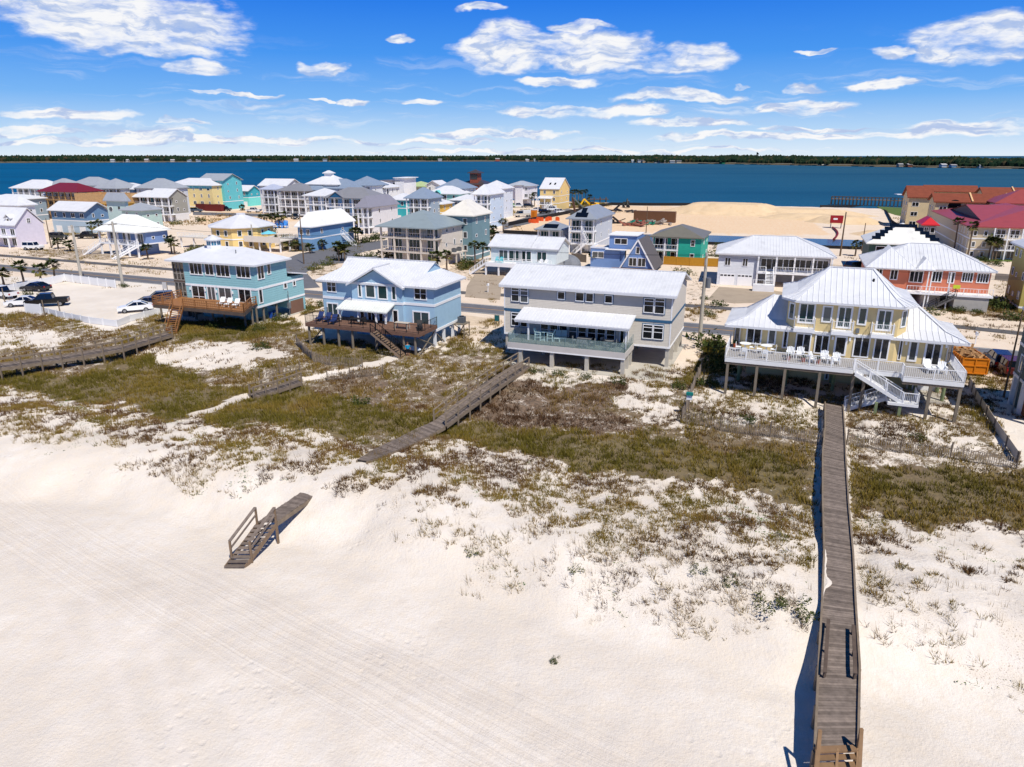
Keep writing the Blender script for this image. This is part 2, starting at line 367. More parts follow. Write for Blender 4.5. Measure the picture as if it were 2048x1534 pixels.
# vehicle tracks and raking on the open beach
def seg_d(X,Y,a,b):
    a=np.array(a[:2]);b=np.array(b[:2]); d=b-a; t=np.clip(((X-a[0])*d[0]+(Y-a[1])*d[1])/(d@d),0,1)
    return np.hypot(X-a[0]-t*d[0],Y-a[1]-t*d[1])
trk=np.zeros(X.shape)
for a,b,wd in (((180,1190),(290,1534),.33),((300,1262),(368,1534),.33),((400,1330),(560,1534),.28),((95,1195),(150,1300),.25)):
    A=un(*a,-2.4);B=un(*b,-2.4); trk=np.maximum(trk,.8*(1-ss(wd*.5,wd*1.3,seg_d(X,Y,A,B))))
rake=np.zeros(X.shape)
A=un(-200,960,-2.4);B=un(1150,1534,-2.4); rake=1-ss(1.6,4.2,seg_d(X,Y,A,B))
A2=un(640,1270,-2.4);B2=un(1300,1534,-2.4); rake=np.maximum(rake,(1-ss(.8,2,seg_d(X,Y,A2,B2)))*.7)
def seabot(u):
    return u
ny,nx=X.shape
me=bpy.data.meshes.new('sand_ground'); idx=np.arange(nx*ny).reshape(ny,nx)
co_=np.stack([X,Y,Zg],-1).reshape(-1,3)
fq=np.stack([idx[:-1,:-1],idx[:-1,1:],idx[1:,1:],idx[1:,:-1]],-1).reshape(-1,4)
me.vertices.add(nx*ny); me.vertices.foreach_set('co',co_.ravel())
me.loops.add(fq.size); me.loops.foreach_set('vertex_index',fq.ravel().astype(np.int32))
me.polygons.add(len(fq)); me.polygons.foreach_set('loop_start',np.arange(0,fq.size,4,dtype=np.int32)); me.polygons.foreach_set('use_smooth',np.ones(len(fq),bool))
me.update(calc_edges=True); me.validate()
for nm,arr in (('cover',cov),('brown',brn),('orange',orn),('track',trk),('rake',rake)):
    at=me.attributes.new(nm,'FLOAT','POINT'); at.data.foreach_set('value',arr.ravel().astype(np.float32))
gm=bpy.data.materials.new('dune_sand'); gm.use_nodes=True; T=NT(gm.node_tree); bs=gm.node_tree.nodes['Principled BSDF']; bs.inputs['Roughness'].default_value=.95; bs.inputs['Specular IOR Level'].default_value=.1
def attr(n): a=T.n('ShaderNodeAttribute'); a.attribute_name=n; return a.outputs['Fac']
tc=T.n('ShaderNodeTexCoord'); ob=tc.outputs['Object']
nA=T.noise(ob,.16,6,.6); nB=T.noise(ob,1.3,6,.65); nC=T.noise(ob,7,5,.7); nD=T.noise(ob,.45,5,.6)
sand=T.mix(T.mrange(nA,.35,.65),lin((214,204,192)),lin((227,218,207)))
sand=T.mix(T.mrange(nB,.35,.7,0,.5),sand,lin((222,207,187)))
sand=T.mix(T.mrange(nD,.55,.75,0,.35),sand,lin((200,188,176)))
sand=T.mix(T.mrange(nC,.64,.78,0,.35),sand,lin((172,152,132)))
spk=T.math('MULTIPLY',T.mrange(T.noise(ob,14,3,.6),.58,.68),T.mrange(attr('cover'),.05,.3)); sand=T.mix(T.math('MULTIPLY',spk,T.mrange(nD,.4,.6,0,.75)),sand,lin((120,98,72)))
sand=T.mix(T.math('MULTIPLY',attr('orange'),.75),sand,T.mix(T.mrange(nB,.4,.62),lin((222,178,126)),lin((226,200,165))))
sand=T.mix(T.math('MULTIPLY',attr('track'),.5),sand,lin((226,216,206)))
# rake lines
mp=T.n('ShaderNodeMapping'); T.l(ob,mp.inputs[0]); mp.inputs['Rotation'].default_value=(0,0,R(33))
sp=T.n('ShaderNodeSeparateXYZ'); T.l(mp.outputs[0],sp.inputs[0])
wv=T.math('ADD',sp.outputs[1],T.math('MULTIPLY',T.noise(ob,.08,2,.5),1.2))
cx=T.n('ShaderNodeCombineXYZ'); T.l(T.math('MULTIPLY',wv,5.5),cx.inputs[1]); T.l(T.math('MULTIPLY',sp.outputs[0],.02),cx.inputs[0])
ln_=T.noise(cx.outputs[0],1.0,4,.75)
rk=T.math('MULTIPLY',attr('rake'),T.mrange(ln_,.42,.62,0,1))
sand=T.mix(T.math('MULTIPLY',rk,.2),sand,lin((190,174,158)))
cf=attr('cover')
pn=T.math('ADD',T.math('MULTIPLY',T.noise(ob,.9,5,.7),.55),T.math('MULTIPLY',T.noise(ob,6,5,.75),.55))
thr=T.math('SUBTRACT',pn,T.math('SUBTRACT',.86,T.math('MULTIPLY',cf,.47)))
vm_=T.mrange(thr,-.05,.07)
dn=T.mrange(cf,.0,.12); vm_=T.math('MULTIPLY',vm_,dn)
gb=T.math('ADD',attr('brown'),T.math('MULTIPLY',T.math('SUBTRACT',T.noise(ob,.35,4,.6),.5),1.6),clamp=True)
veg=T.mix(gb,T.mix(T.mrange(T.noise(ob,3,5,.7),.35,.65),lin((76,64,28)),lin((114,96,50))),T.mix(T.mrange(T.noise(ob,3.3,5,.7),.35,.65),lin((64,46,32)),lin((114,88,64))))
colr=T.mix(T.math('MULTIPLY',vm_,.9),sand,veg)
sepz=T.n('ShaderNodeSeparateXYZ'); T.l(ob,sepz.inputs[0])
T.l(colr,bs.inputs['Base Color'])
fp=T.n('ShaderNodeTexVoronoi'); fp.inputs['Scale'].default_value=1.7; T.l(T.vm('ADD',ob,T.vm('SCALE',T.n('ShaderNodeTexNoise').outputs['Color'],None,.6).outputs[0]).outputs[0],fp.inputs['Vector'])
nE=T.noise(ob,3.2,5,.7)
hh=T.math('ADD',T.math('MULTIPLY',nE,.65),T.math('ADD',T.math('MULTIPLY',nC,.5),T.math('MULTIPLY',ln_,.0)))
rip=T.n('ShaderNodeTexWave'); rip.inputs['Scale'].default_value=1.1; rip.inputs['Distortion'].default_value=14; rip.inputs['Detail'].default_value=2; rip.inputs['Detail Scale'].default_value=.6; T.l(ob,rip.inputs['Vector'])
hh=T.math('ADD',hh,T.math('MULTIPLY',rip.outputs['Fac'],.035))
hh=T.math('ADD',hh,T.math('MULTIPLY',rk,-.16)); hh=T.math('ADD',hh,T.math('MULTIPLY',T.math('MULTIPLY',T.mrange(fp.outputs['Distance'],.1,.36,1,0),T.mrange(T.noise(ob,.13,3,.5),.54,.62)),-.4))
bp=T.n('ShaderNodeBump'); bp.inputs['Strength'].default_value=.75; bp.inputs['Distance'].default_value=.11; T.l(hh,bp.inputs['Height']); T.l(bp.outputs[0],bs.inputs['Normal'])
me.materials.append(gm)
g=bpy.data.objects.new('sand_ground',me); COL.objects.link(g); g['kind']='structure'

def struct(name,mb,m_): o=mb.build(name,m_); o['kind']='structure'; return o
# far land sheet across the bay and the bay itself
wm=bpy.data.materials.new('bay_water'); wm.use_nodes=True; T=NT(wm.node_tree); b=wm.node_tree.nodes['Principled BSDF']
tc=T.n('ShaderNodeTexCoord'); ob=tc.outputs['Object']; sp=T.n('ShaderNodeSeparateXYZ'); T.l(ob,sp.inputs[0])
ratio=T.math('DIVIDE',sp.outputs[0],T.math('ADD',sp.outputs[1],50))
st=T.vm('MULTIPLY',ob,(.25,1,1)).outputs[0]
nL=T.noise(st,.006,5,.6)
c1=T.mix(T.mrange(T.noise(ob,.0022,3,.5),.35,.65),lin((6,70,112)),lin((22,78,118)))
c1=T.mix(T.mrange(sp.outputs[0],-500,700),lin((0,84,126)),lin((40,84,106)))
c1=T.mix(T.mrange(nL,.42,.66,0,.4),c1,lin((2,62,96)))
c1=T.mix(T.mrange(T.noise(st,.02,4,.6),.62,.72,0,.25),c1,lin((70,125,155)))
dfs=T.n('ShaderNodeBsdfDiffuse'); gls=T.n('ShaderNodeBsdfGlossy'); gls.inputs['Roughness'].default_value=.3; mx=T.n('ShaderNodeMixShader'); mx.inputs[0].default_value=.07; T.l(dfs.outputs[0],mx.inputs[1]); T.l(gls.outputs[0],mx.inputs[2]); T.l(c1,dfs.inputs[0]); T.l(mx.outputs[0],wm.node_tree.nodes['Material Output'].inputs[0])
bp=T.n('ShaderNodeBump'); bp.inputs['Strength'].default_value=.8; bp.inputs['Distance'].default_value=1.2; T.l(T.noise(ob,.35,4,.7),bp.inputs['Height']); T.l(bp.outputs[0],gls.inputs['Normal']); T.l(bp.outputs[0],dfs.inputs['Normal'])
mb=MB(); pts=[(-7000,330),(7000,330),(9000,12000),(-9000,12000)]
mb.quad(*[(x,y,-2.0) for x,y in ((-7000,200),(7000,200),(9000,12000),(-9000,12000))]); 
struct('bay_water',mb,wm)
# ---------------- house helpers ----------------
class Site:
    def __init__(s,o,W,D,Z,th,base=0.0):
        s.o=Vector((o[0],o[1],base)); s.W=W; s.D=D; s.Z=Z; s.th=th; s.u,s.v=uv(th); s.b=base; s.e=None
    def w2l(s,p): d=Vector(p)-s.o; return Vector((d.dot(s.u),d.dot(s.v),d.z))
    def l2w(s,x,y,z=0): return s.o+s.u*x+s.v*y+Vector((0,0,z))
    def face(s,f,px,py,off=0):
        c=s.w2l((0,0,H)); d=dirpix(px,py); d=Vector((d.dot(s.u),d.dot(s.v),d.z))
        if f=='F': t=(off-c.y)/d.y
        elif f=='R': t=(s.W+off-c.x)/d.x
        else: t=(off-c.x)/d.x
        q=c+d*t; return (q.x if f=='F' else q.y, q.z)
    def floor(s,px,py,z=0):
        x,y=un(px,py,z+s.b); q=s.w2l((x,y,0)); return (q.x,q.y)
    def thing(s,name,label,cat='house',group=None):
        s.e=thing(name,label,cat,s.o,-R(s.th),group); return s.e
def fitL(p,z,px,d):
    X_=(px-1024)/F; c=math.cos(P); s_=math.sin(P)
    return (X_*(p[1]*c+(H-z)*s_)-p[0])/(d.x-X_*d.y*c)
def site(eR,xL,xB,Z,th=TH,ov=.5,back='R',eL=None,D=None,base=0,W=None):
    p=un(*eR,Z+base); zz=Z+base
    if eL is not None:
        q=un(*eL,zz); th=math.degrees(math.atan2(q[1]-p[1],p[0]-q[0]))
    u,v=uv(th)
    if W is None: W=abs(fitL(p,zz,xL,-u)) if eL is None else math.hypot(p[0]-q[0],p[1]-q[1])
    pl=(p[0]-u.x*W,p[1]-u.y*W)
    if D is None: D=abs(fitL(p if back=='R' else pl,zz,xB,v))
    o=(pl[0]+u.x*ov+v.x*ov, pl[1]+u.y*ov+v.y*ov)
    return Site(o,W-2*ov,D-2*ov,Z,th,base)
_W={}
def winmesh(w,h,lites,rows,trim,t,glass,sill,transom):
    k=(round(w,1),round(h,1),lites,rows,trim.name,t,glass.name,sill,transom)
    if k in _W: return _W[k]
    w,h=max(k[0],.3),max(k[1],.3); f=MB(); t_=min(t,w*.25,h*.25); y0=-.07
    f.box(-w/2,-w/2+t_,y0,0,0,h); f.box(w/2-t_,w/2,y0,0,0,h); f.box(-w/2+t_,w/2-t_,y0,0,h-t_,h); f.box(-w/2+t_,w/2-t_,y0,0,0,t_)
    if sill: f.box(-w/2-.05,w/2+.05,y0-.05,y0,-.04,.05)
    iw=w-2*t_; ih=h-2*t_
    for i in range(1,lites): x=-iw/2+iw*i/lites; f.box(x-.045,x+.045,-.05,-.005,t_,h-t_)
    for i in range(1,rows): z=t_+ih*i/rows; f.box(-iw/2,iw/2,-.045,-.006,z-.03,z+.03)
    if transom: z=t_+ih*transom; f.box(-iw/2,iw/2,-.045,-.006,z-.04,z+.04)
    p=MB(); p.box(-iw/2-.01,iw/2+.01,-.022,-.004,t_-.01,h-t_+.01)
    _W[k]=(f.mesh('window',trim),p.mesh('pane',glass)); return _W[k]
def win(S,f,a,z,w,h,lites=1,rows=1,trim=None,t=.11,glass=None,name='window',off=0,sill=False,transom=0,parent=None,edge=None):
    trim=trim or TRIM; glass=glass or GLASS
    A,B=winmesh(w,h,lites,rows,trim,t,glass,sill,transom)
    if f=='F': loc=(a,off-.004,z); r=0
    elif f=='R': loc=(S.W-off+.004,a,z); r=R(90)
    elif f=='L': loc=(off-.004,a,z); r=R(-90)
    else: loc=f[0]; r=f[1]
    o=link(name,A,parent or S.e,loc,r); link('pane',B,o); return o
def wpx(S,f,x0,y0,x1,y1,off=0,**kw):
    if x0>1024 and f=='F': k=(x0-1024)/4474*(y1-y0); x0+=k; x1-=k
    a0,z1=S.face(f,x0,y0,off); a1,z0=S.face(f,x1,y1,off)
    o_=off if f!='R' else -off
    return win(S,f,(a0+a1)/2,z0,abs(a1-a0),abs(z1-z0),off=o_,**kw)
def clipline(poly,e,s,val):
    # poly: 3D planar; returns interval along s where e-coordinate==val
    ts=[];n=len(poly)
    for i in range(n):
        a,b=poly[i],poly[(i+1)%n]; ea,eb=a.dot(e),b.dot(e)
        if (ea-val)*(eb-val)<0: t=(val-ea)/(eb-ea); ts.append(a.lerp(b,t))
    if len(ts)>=2: return sorted(ts,key=lambda p:p.dot(s))[0],sorted(ts,key=lambda p:p.dot(s))[-1]
def ribs(mb,poly,sp=.5,w=.05,h=.05,mirror=False):
    poly=[Vector(p) for p in poly]; nrm=(poly[1]-poly[0]).cross(poly[2]-poly[0]).normalized()
    if nrm.z<0: nrm=-nrm
    e=nrm.cross(Vector((0,0,1)));
    if e.length<1e-4: return
    e.normalize(); s=e.cross(nrm).normalized()
    es=[p.dot(e) for p in poly]; k=math.floor(min(es)/sp)+1
    while k*sp<max(es):
        r=clipline(poly,e,s,k*sp)
        if r and (r[1]-r[0]).length>.15: mb.bar(r[0]+nrm*.02,r[1]+nrm*.02,w,h)
        k+=1
def ridgecap(mb,*pts):
    for a,b in zip(pts,pts[1:]): mb.bar(Vector(a)+Vector((0,0,.03)),Vector(b)+Vector((0,0,.03)),.22,.07)
def hip(mb,x0,x1,y0,y1,z,rise,rib=0,fas=.22,r0=None,r1=None,apex=None):
    """hip roof; ridge along the longer side; r0,r1 = inset of ridge ends"""
    mb.box(x0,x1,y0,y1,z-fas,z); W=x1-x0;D=y1-y0
    if W>=D:
        a=D/2 if r0 is None else r0; b=D/2 if r1 is None else r1; ym=(y0+y1)/2
        A=(x0+a,ym,z+rise);B=(x1-b,ym,z+rise)
        c=[(x0,y0,z+.003),(x1,y0,z+.003),(x1,y1,z+.003),(x0,y1,z+.003)]
        ps=[[c[0],c[1],B,A],[c[1],c[2],B],[c[2],c[3],A,B],[c[3],c[0],A]]
        cap=[(c[0],A),(c[3],A),(c[1],B),(c[2],B),(A,B)]
    else:
        a=W/2 if r0 is None else r0; b=W/2 if r1 is None else r1; xm=(x0+x1)/2
        A=(xm,y0+a,z+rise);B=(xm,y1-b,z+rise)
        c=[(x0,y0,z+.003),(x1,y0,z+.003),(x1,y1,z+.003),(x0,y1,z+.003)]
        ps=[[c[0],c[1],A],[c[1],c[2],B,A],[c[2],c[3],B],[c[3],c[0],A,B]]
        cap=[(c[0],A),(c[1],A),(c[2],B),(c[3],B),(A,B)]
    for p in ps:
        if len(p)==4 and (Vector(p[2])-Vector(p[3])).length<1e-3: p=p[:3]
        mb.quad(*p)
        if rib: ribs(mb,p,rib)
    if rib:
        for p in cap:
            if (Vector(p[0])-Vector(p[1])).length>.05: ridgecap(mb,*p)
def gable_x(mb,x0,x1,y0,y1,z,rise,th=.2,rib=0,ym=None):
    ym=(y0+y1)/2 if ym is None else ym
    for (ya,yb,za,zb) in ((y0,ym,z,z+rise),(y1,ym,z,z+rise)):
        mb.quad((x0,ya,za),(x1,ya,za),(x1,yb,zb),(x0,yb,zb)); mb.quad((x0,ya,za-th),(x1,ya,za-th),(x1,yb,zb-th),(x0,yb,zb-th))
        mb.quad((x0,ya,za-th),(x1,ya,za-th),(x1,ya,za),(x0,ya,za))
        for x in (x0,x1): mb.quad((x,ya,za-th),(x,ya,za),(x,yb,zb),(x,yb,zb-th))
        if rib: ribs(mb,[(x0,ya,za),(x1,ya,za),(x1,yb,zb),(x0,yb,zb)],rib)
    if rib: ridgecap(mb,(x0,ym,z+rise),(x1,ym,z+rise))
def gable_y(mb,x0,x1,y0,y1,z,rise,th=.2,rib=0):
    xm=(x0+x1)/2
    for (xa,xb,za,zb) in ((x0,xm,z,z+rise),(x1,xm,z,z+rise)):
        mb.quad((xa,y0,za),(xa,y1,za),(xb,y1,zb),(xb,y0,zb)); mb.quad((xa,y0,za-th),(xa,y1,za-th),(xb,y1,zb-th),(xb,y0,zb-th))
        mb.quad((xa,y0,za-th),(xa,y1,za-th),(xa,y1,za),(xa,y0,za))
        for y in (y0,y1): mb.quad((xa,y,za-th),(xa,y,za),(xb,y,zb),(xb,y,zb-th))
        if rib: ribs(mb,[(xa,y0,za),(xa,y1,za),(xb,y1,zb),(xb,y0,zb)],rib)
def shed(mb,x0,x1,y0,y1,z0,z1,th=.15,rib=0):
    mb.quad((x0,y0,z0),(x1,y0,z0),(x1,y1,z1),(x0,y1,z1)); mb.quad((x0,y0,z0-th),(x1,y0,z0-th),(x1,y1,z1-th),(x0,y1,z1-th))
    mb.quad((x0,y0,z0-th),(x1,y0,z0-th),(x1,y0,z0),(x0,y0,z0)); mb.quad((x0,y1,z1-th),(x1,y1,z1-th),(x1,y1,z1),(x0,y1,z1))
    for x in (x0,x1): mb.quad((x,y0,z0-th),(x,y0,z0),(x,y1,z1),(x,y1,z1-th))
    if rib: ribs(mb,[(x0,y0,z0),(x1,y0,z0),(x1,y1,z1),(x0,y1,z1)],rib)
def rail(parent,p,q,m_,h=1.0,sp=.14,post=1.8,r=.02,rw=.07,name='railing',bal=True,glass=None,postm=None):
    p=Vector(p);q=Vector(q); L=(q-p).length; mb=MB(); up=Vector((0,0,1))
    mb.bar(p+up*h,q+up*h,rw,rw*.8); mb.bar(p+up*.1,q+up*.1,rw*.7,rw*.6)
    n=max(1,round(L/post))
    for i in range(n+1): c=p.lerp(q,i/n); mb.bar(c,c+up*(h+.03),rw*1.2)
    if bal:
        k=max(1,int(L/sp))
        for i in range(1,k): c=p.lerp(q,i/k); mb.bar(c+up*.1,c+up*h,r)
    o=mb.build(name,m_,parent)
    if glass: 
        g_=MB(); g_.bar(p+up*.5,q+up*.5,.015,.8); g_.build('glass_panel',glass,o)
    return o
def stair(parent,top,bot,wdir,w,m_,railm=None,name='stairs',n=None,railh=.95,treadm=None,sp=.16,bal=True,rails=(0,1)):
    top=Vector(top);bot=Vector(bot); wd=Vector(wdir).normalized()*w; mb=MB(); d=bot-top; n=n or max(3,int(abs(d.z)/.18))
    hd=Vector((d.x,d.y,0)); run=hd.length/n; hd.normalize()
    for i in range(n):
        c=top+Vector((d.x,d.y,0))*((i+.5)/n)+Vector((0,0,d.z*(i+1)/n)); mb.bar(c-wd*.0-hd*0,c+wd,run*.92,.05)
    for k in (0,1): mb.bar(top+wd*k-Vector((0,0,.12)),bot+wd*k-Vector((0,0,.05)),.06,.28)
    o=mb.build(name,m_,parent)
    if railm:
        for k in rails: rail(o,top+wd*k,bot+wd*k,railm,railh,sp=sp,name='handrail',bal=bal,post=1.5)
    return o
def posts(parent,pts,z0,z1,w,m_,name='post',round_=False):
    for p in pts:
        a=z0 if not callable(z0) else z0(p); mb=MB()
        if round_: mb.tube((0,0,0),(0,0,z1-a),w/2,w/2*.92,8)
        else: mb.box(-w/2,w/2,-w/2,w/2,0,z1-a)
        mb.build(name,m_,parent,(p[0],p[1],a))
def gh(S,x,y):
    p=S.l2w(x,y); return float(hgt(p.x,p.y))-S.b-.15
class Zm:
    def __init__(s,x,y,k): s.x=x;s.y=y;s.k=k
    def __call__(s,X,Y): return (s.x+X/s.k,s.y+Y/s.k)
def wz(S,z,f,X0,Y0,X1,Y1,**kw): return wpx(S,f,*z(X0,Y0),*z(X1,Y1),**kw)

# ---------------- furniture ----------------
def recl(m_,name='recliner',cat='lounger'):
    t=thing(name,'x',cat); f=MB()
    for s_ in (-.3,.3):
        f.bar((s_,-.9,.34),(s_,.5,.34),.05,.06)
        for y in (-.85,.35): f.bar((s_,y,0),(s_,y,.34),.05)
    f.build('frame',m_,t); MB().bar((0,-.95,.4),(0,.2,.4),.62,.05).build('seat',m_,t); MB().bar((0,.2,.4),(0,.78,.92),.62,.05).build('backrest',m_,t); return t
def adir(m_,name='armchair',cat='chair',tall=0):
    t=thing(name,'x',cat); z=.36+tall
    f=MB()
    for s_ in (-.32,.32):
        f.bar((s_,-.3,0),(s_,-.3,z+.24),.07); f.bar((s_,.3,0),(s_,.3,z+.2),.07); f.bar((s_,-.36,z+.25),(s_,.36,z+.25),.12,.04)
        if tall: f.bar((s_,-.3,z*.5),(s_,.3,z*.5),.05)
    if tall: f.bar((-.32,-.3,z*.45),(.32,-.3,z*.45),.05)
    f.build('frame',m_,t); MB().bar((0,-.34,z+.02),(0,.26,z-.04),.6,.05).build('seat',m_,t)
    b=MB()
    for i in range(5): x=-.24+i*.12; b.bar((x,.24,z-.05),(x*1.15,.5,z+.66-.04*abs(i-2)),.1,.03)
    b.build('backrest',m_,t); return t
def dchair(m_):
    t=thing('dining_chair','x','chair'); f=MB()
    for x in (-.22,.22):
        f.bar((x,-.22,0),(x,-.22,.44),.045); f.bar((x,.22,0),(x,.27,.9),.045)
    f.build('leg_frame',m_,t); MB().box(-.25,.25,-.25,.25,.44,.48).build('seat',m_,t); MB().box(-.22,.22,.24,.27,.55,.9).build('backrest',m_,t); return t
def rtable(m_,r=.55,z=.74,name='round_table'):
    t=thing(name,'x','table'); MB().tube((0,0,z-.04),(0,0,z),r,r,18).build('tabletop',m_,t)
    l=MB(); l.tube((0,0,0),(0,0,z-.04),.06)
    for i in range(4): a=i*math.pi/2+.4; l.bar((0,0,.06),(math.cos(a)*.4,math.sin(a)*.4,.03),.06)
    l.build('pedestal',m_,t); return t
def qtable(m_,w=1.6,d=.9,z=.74,name='dining_table'):
    t=thing(name,'x','table'); b=MB()
    for i in range(6): b.box(-w/2,w/2,-d/2+i*d/6+.01,-d/2+(i+1)*d/6-.01,z-.04,z)
    b.build('tabletop',m_,t)
    for sx in (-1,1):
        for sy in (-1,1): MB().box(-.04,.04,-.04,.04,0,z-.04).build('leg',m_,t,(sx*(w/2-.1),sy*(d/2-.1),0))
    return t
PW=mat('white_plastic',(236,238,238),.5,.02,3); NAVY=mat('navy_cushion',(30,48,96),.8,.1,4); GREYP=mat('grey_plastic_wood',(120,122,122),.6,.1,3); BLACKP=mat('dark_plastic',(36,34,36),.6)
AQUA=mat('aqua_plastic',(60,190,200),.5); SKYB=mat('bright_blue_plastic',(40,140,220),.5); MINT=mat('pale_mint_plastic',(196,226,226),.5,.03,3)
K={'adir_white':Kind(lambda:adir(PW)),'tall_mint':Kind(lambda:adir(MINT,'bar_chair','chair',.35)),'recl_navy':Kind(lambda:recl(NAVY,'sun_lounger')),'recl_mint':Kind(lambda:recl(MINT,'sun_lounger')),
'recl_white':Kind(lambda:recl(PW,'sun_lounger')),'recl_black':Kind(lambda:recl(BLACKP,'sun_lounger')),'chair_white':Kind(lambda:dchair(PW)),'chair_grey':Kind(lambda:dchair(GREYP)),'rt_white':Kind(lambda:rtable(PW)),
'rt_grey':Kind(lambda:rtable(GREYP)),'qt_grey':Kind(lambda:qtable(GREYP)),'qt_white':Kind(lambda:qtable(PW,.7,.7,.5,'side_table')),'adir_aqua':Kind(lambda:adir(AQUA)),'adir_sky':Kind(lambda:adir(SKYB)),'adir_teal':Kind(lambda:adir(mat('teal_plastic',(16,120,112),.5))),
'chair_black':Kind(lambda:dchair(BLACKP)),'qt_black':Kind(lambda:qtable(BLACKP,1.5,.8,.72,'patio_table')),'qt_wood':Kind(lambda:qtable(mat('pale_table_wood',(190,180,165),.8,.1,3,island=.1),1.8,.8,.74,'picnic_table')),
'high_mint':Kind(lambda:rtable(MINT,.4,1.0,'bar_table'))}
def onfloor(S,k,label,pxy,z,rz=0,group=None):
    x,y=S.floor(pxy[0],pxy[1],z); p=S.l2w(x,y,z+.002); return K[k].put(label,p,-R(S.th)+R(rz),group)
def potted(S,label,pxy,z,pot=(150,80,60),leaf=(70,95,45),h=.5,sz=.35):
    x,y=S.floor(pxy[0],pxy[1],z); t=thing('potted_plant',label,'plant',S.l2w(x,y,z),0,'potted plants on the deck')
    MB().tube((0,0,0),(0,0,.4),.16,.22,10).build('pot',mat('pot_%d'%pot[0],pot,.8),t)
    m_=MB(); rr=random.Random(x)
    for i in range(60):
        a=rr.uniform(0,6.28); e=rr.uniform(.2,1.4); L=rr.uniform(.6,1)*h; d=Vector((math.cos(a)*math.cos(e),math.sin(a)*math.cos(e),math.sin(e)))
        s_=Vector((-math.sin(a),math.cos(a),0))*.035; b_=Vector((0,0,.38)); m_.quad(b_,b_+d*L*.6+s_,b_+d*L,b_+d*L*.6-s_)
    m_.build('foliage',mat('leaf_%d_%d'%leaf[:2],leaf,.7,.2,4,island=.3),t); return t
# ================= the four houses on the dune front =================
# --- turquoise house ---
z1=Zm(290,470,6.015)
S=site((508,531),329,582,8.1,ov=.55); S1=S
h=S.thing('beach_house','turquoise beach house with orange stained deck and screened porch, leftmost of the front row')
TQ=siding((136,180,186),.3); TQm=TQ
xs,_=S.face('F',*z1(505,700)); fz=S.face('F',*z1(1350,905))[1]; fz=2.25
m=MB(); m.box(xs,S.W,0,S.D,fz,S.Z-.22); 
# annex behind on the right
aD=S.D+3.6; m.box(S.W-5,S.W-.01,S.D,aD,1.0,5.35); m.box(S.W-.4,S.W-.02,S.D+1.2,aD-.02,0,1.0)
m.box(xs+1,S.W-3.2,1.5,S.D-1,0,fz-.02)
m.build('wall',TQ,h)
r=MB(); hip(r,-.6,S.W+.6,-.6,S.D+.6,S.Z,1.75,r0=4.2,r1=4.4); shed(r,S.W-5.4,S.W+.4,S.D+.61,aD+.4,6.05,5.45,.15); ro=r.build('roof',roofm((212,213,216)),h)
vt=MB()
for X_,Y_ in ((728,165),(990,180),(1092,200)):
    x,y=S.floor(*z1(X_,Y_),S.Z+1.3); MB().tube((x,y,S.Z+.7),(x,y,S.Z+1.55),.07).build('vent_pipe',GREYMET,ro)
t=MB()
t.box(xs,S.W+.04,-.045,-.002,4.62,4.92); t.box(S.W+.002,S.W+.045,-.002,aD,4.62,4.92)
t.box(xs,S.W+.05,-.05,-.002,fz-.02,fz+.25); t.box(S.W+.002,S.W+.05,-.002,aD,fz-.02,fz+.25)
t.build('trim_band',TRIM,h)
for a in ((525,320,702,485,3),(708,328,840,492,2),(842,335,1032,512,3),(1085,352,1280,527,3)): wz(S,z1,'F',*a[:4],lites=a[4],t=.14)
wz(S,z1,'F',555,597,740,790,lites=2,t=.14,transom=.2); wz(S,z1,'F',738,608,868,800,lites=2,t=.14,name='sliding_door'); wz(S,z1,'F',875,622,1060,808,lites=2,t=.14,transom=.15); wz(S,z1,'F',1115,640,1295,828,lites=2,t=.14,name='sliding_door')
for a in ((1335,355,1440,525,2),(1455,330,1515,470,1),(1355,640,1425,815,1),(1660,575,1712,640,1),(1770,540,1815,610,1)): wz(S,z1,'R',*a[:4],lites=a[4],t=.13)
for X_,Y_ in ((548,645),(728,665),(865,680),(1058,695)):
    x,z=S.face('F',*z1(X_,Y_)); MB().box(x-.07,x+.07,-.16,-.002,z-.15,z+.2).build('wall_lamp',TRIM,h)
# screened porch
pz=[2.95,5.0,5.25,S.Z-.25]; fr=MB(); scn=MB()
n=3
for lo_,hi_ in ((pz[0],pz[1]),(pz[2],pz[3])):
    for i in range(n+1): x=.08+(xs-.16)*i/n; fr.box(x-.06,x+.06,.02,.14,lo_,hi_)
    for i in range(4): y=.2+(S.D-.5)*i/3; fr.box(.02,.14,y-.05,y+.06,lo_,hi_)
    zm=lo_+(hi_-lo_)*.36
    fr.box(.02,xs-.02,.03,.13,zm-.04,zm+.04); fr.box(.02,xs-.02,.02,.14,hi_-.1,hi_+.02); fr.box(.02,xs-.02,.02,.14,lo_-.02,lo_+.1)
    scn.quad((.08,.08,lo_),(xs,.08,lo_),(xs,.08,hi_),(.08,.08,hi_)); scn.quad((.08,.08,lo_),(.08,S.D,lo_),(.08,S.D,hi_),(.08,.08,hi_))
fr.build('porch_frame',mat('grey_porch_frame',(150,144,136),.8,.1,3),h); scn.build('porch_screen',SCREEN,h)
pf=MB(); pf.box(0,xs-.01,0,S.D,5.0,5.24); pf.box(0,xs-.01,0,S.D,2.7,2.93); pf.box(.03,xs-.02,.16,S.D,pz[2]-.6+.36,pz[2]) ; pf.box(0,xs-.01,S.D-.1,S.D,2.95,S.Z-.3)
pf.build('porch_floor',STAINED,h)
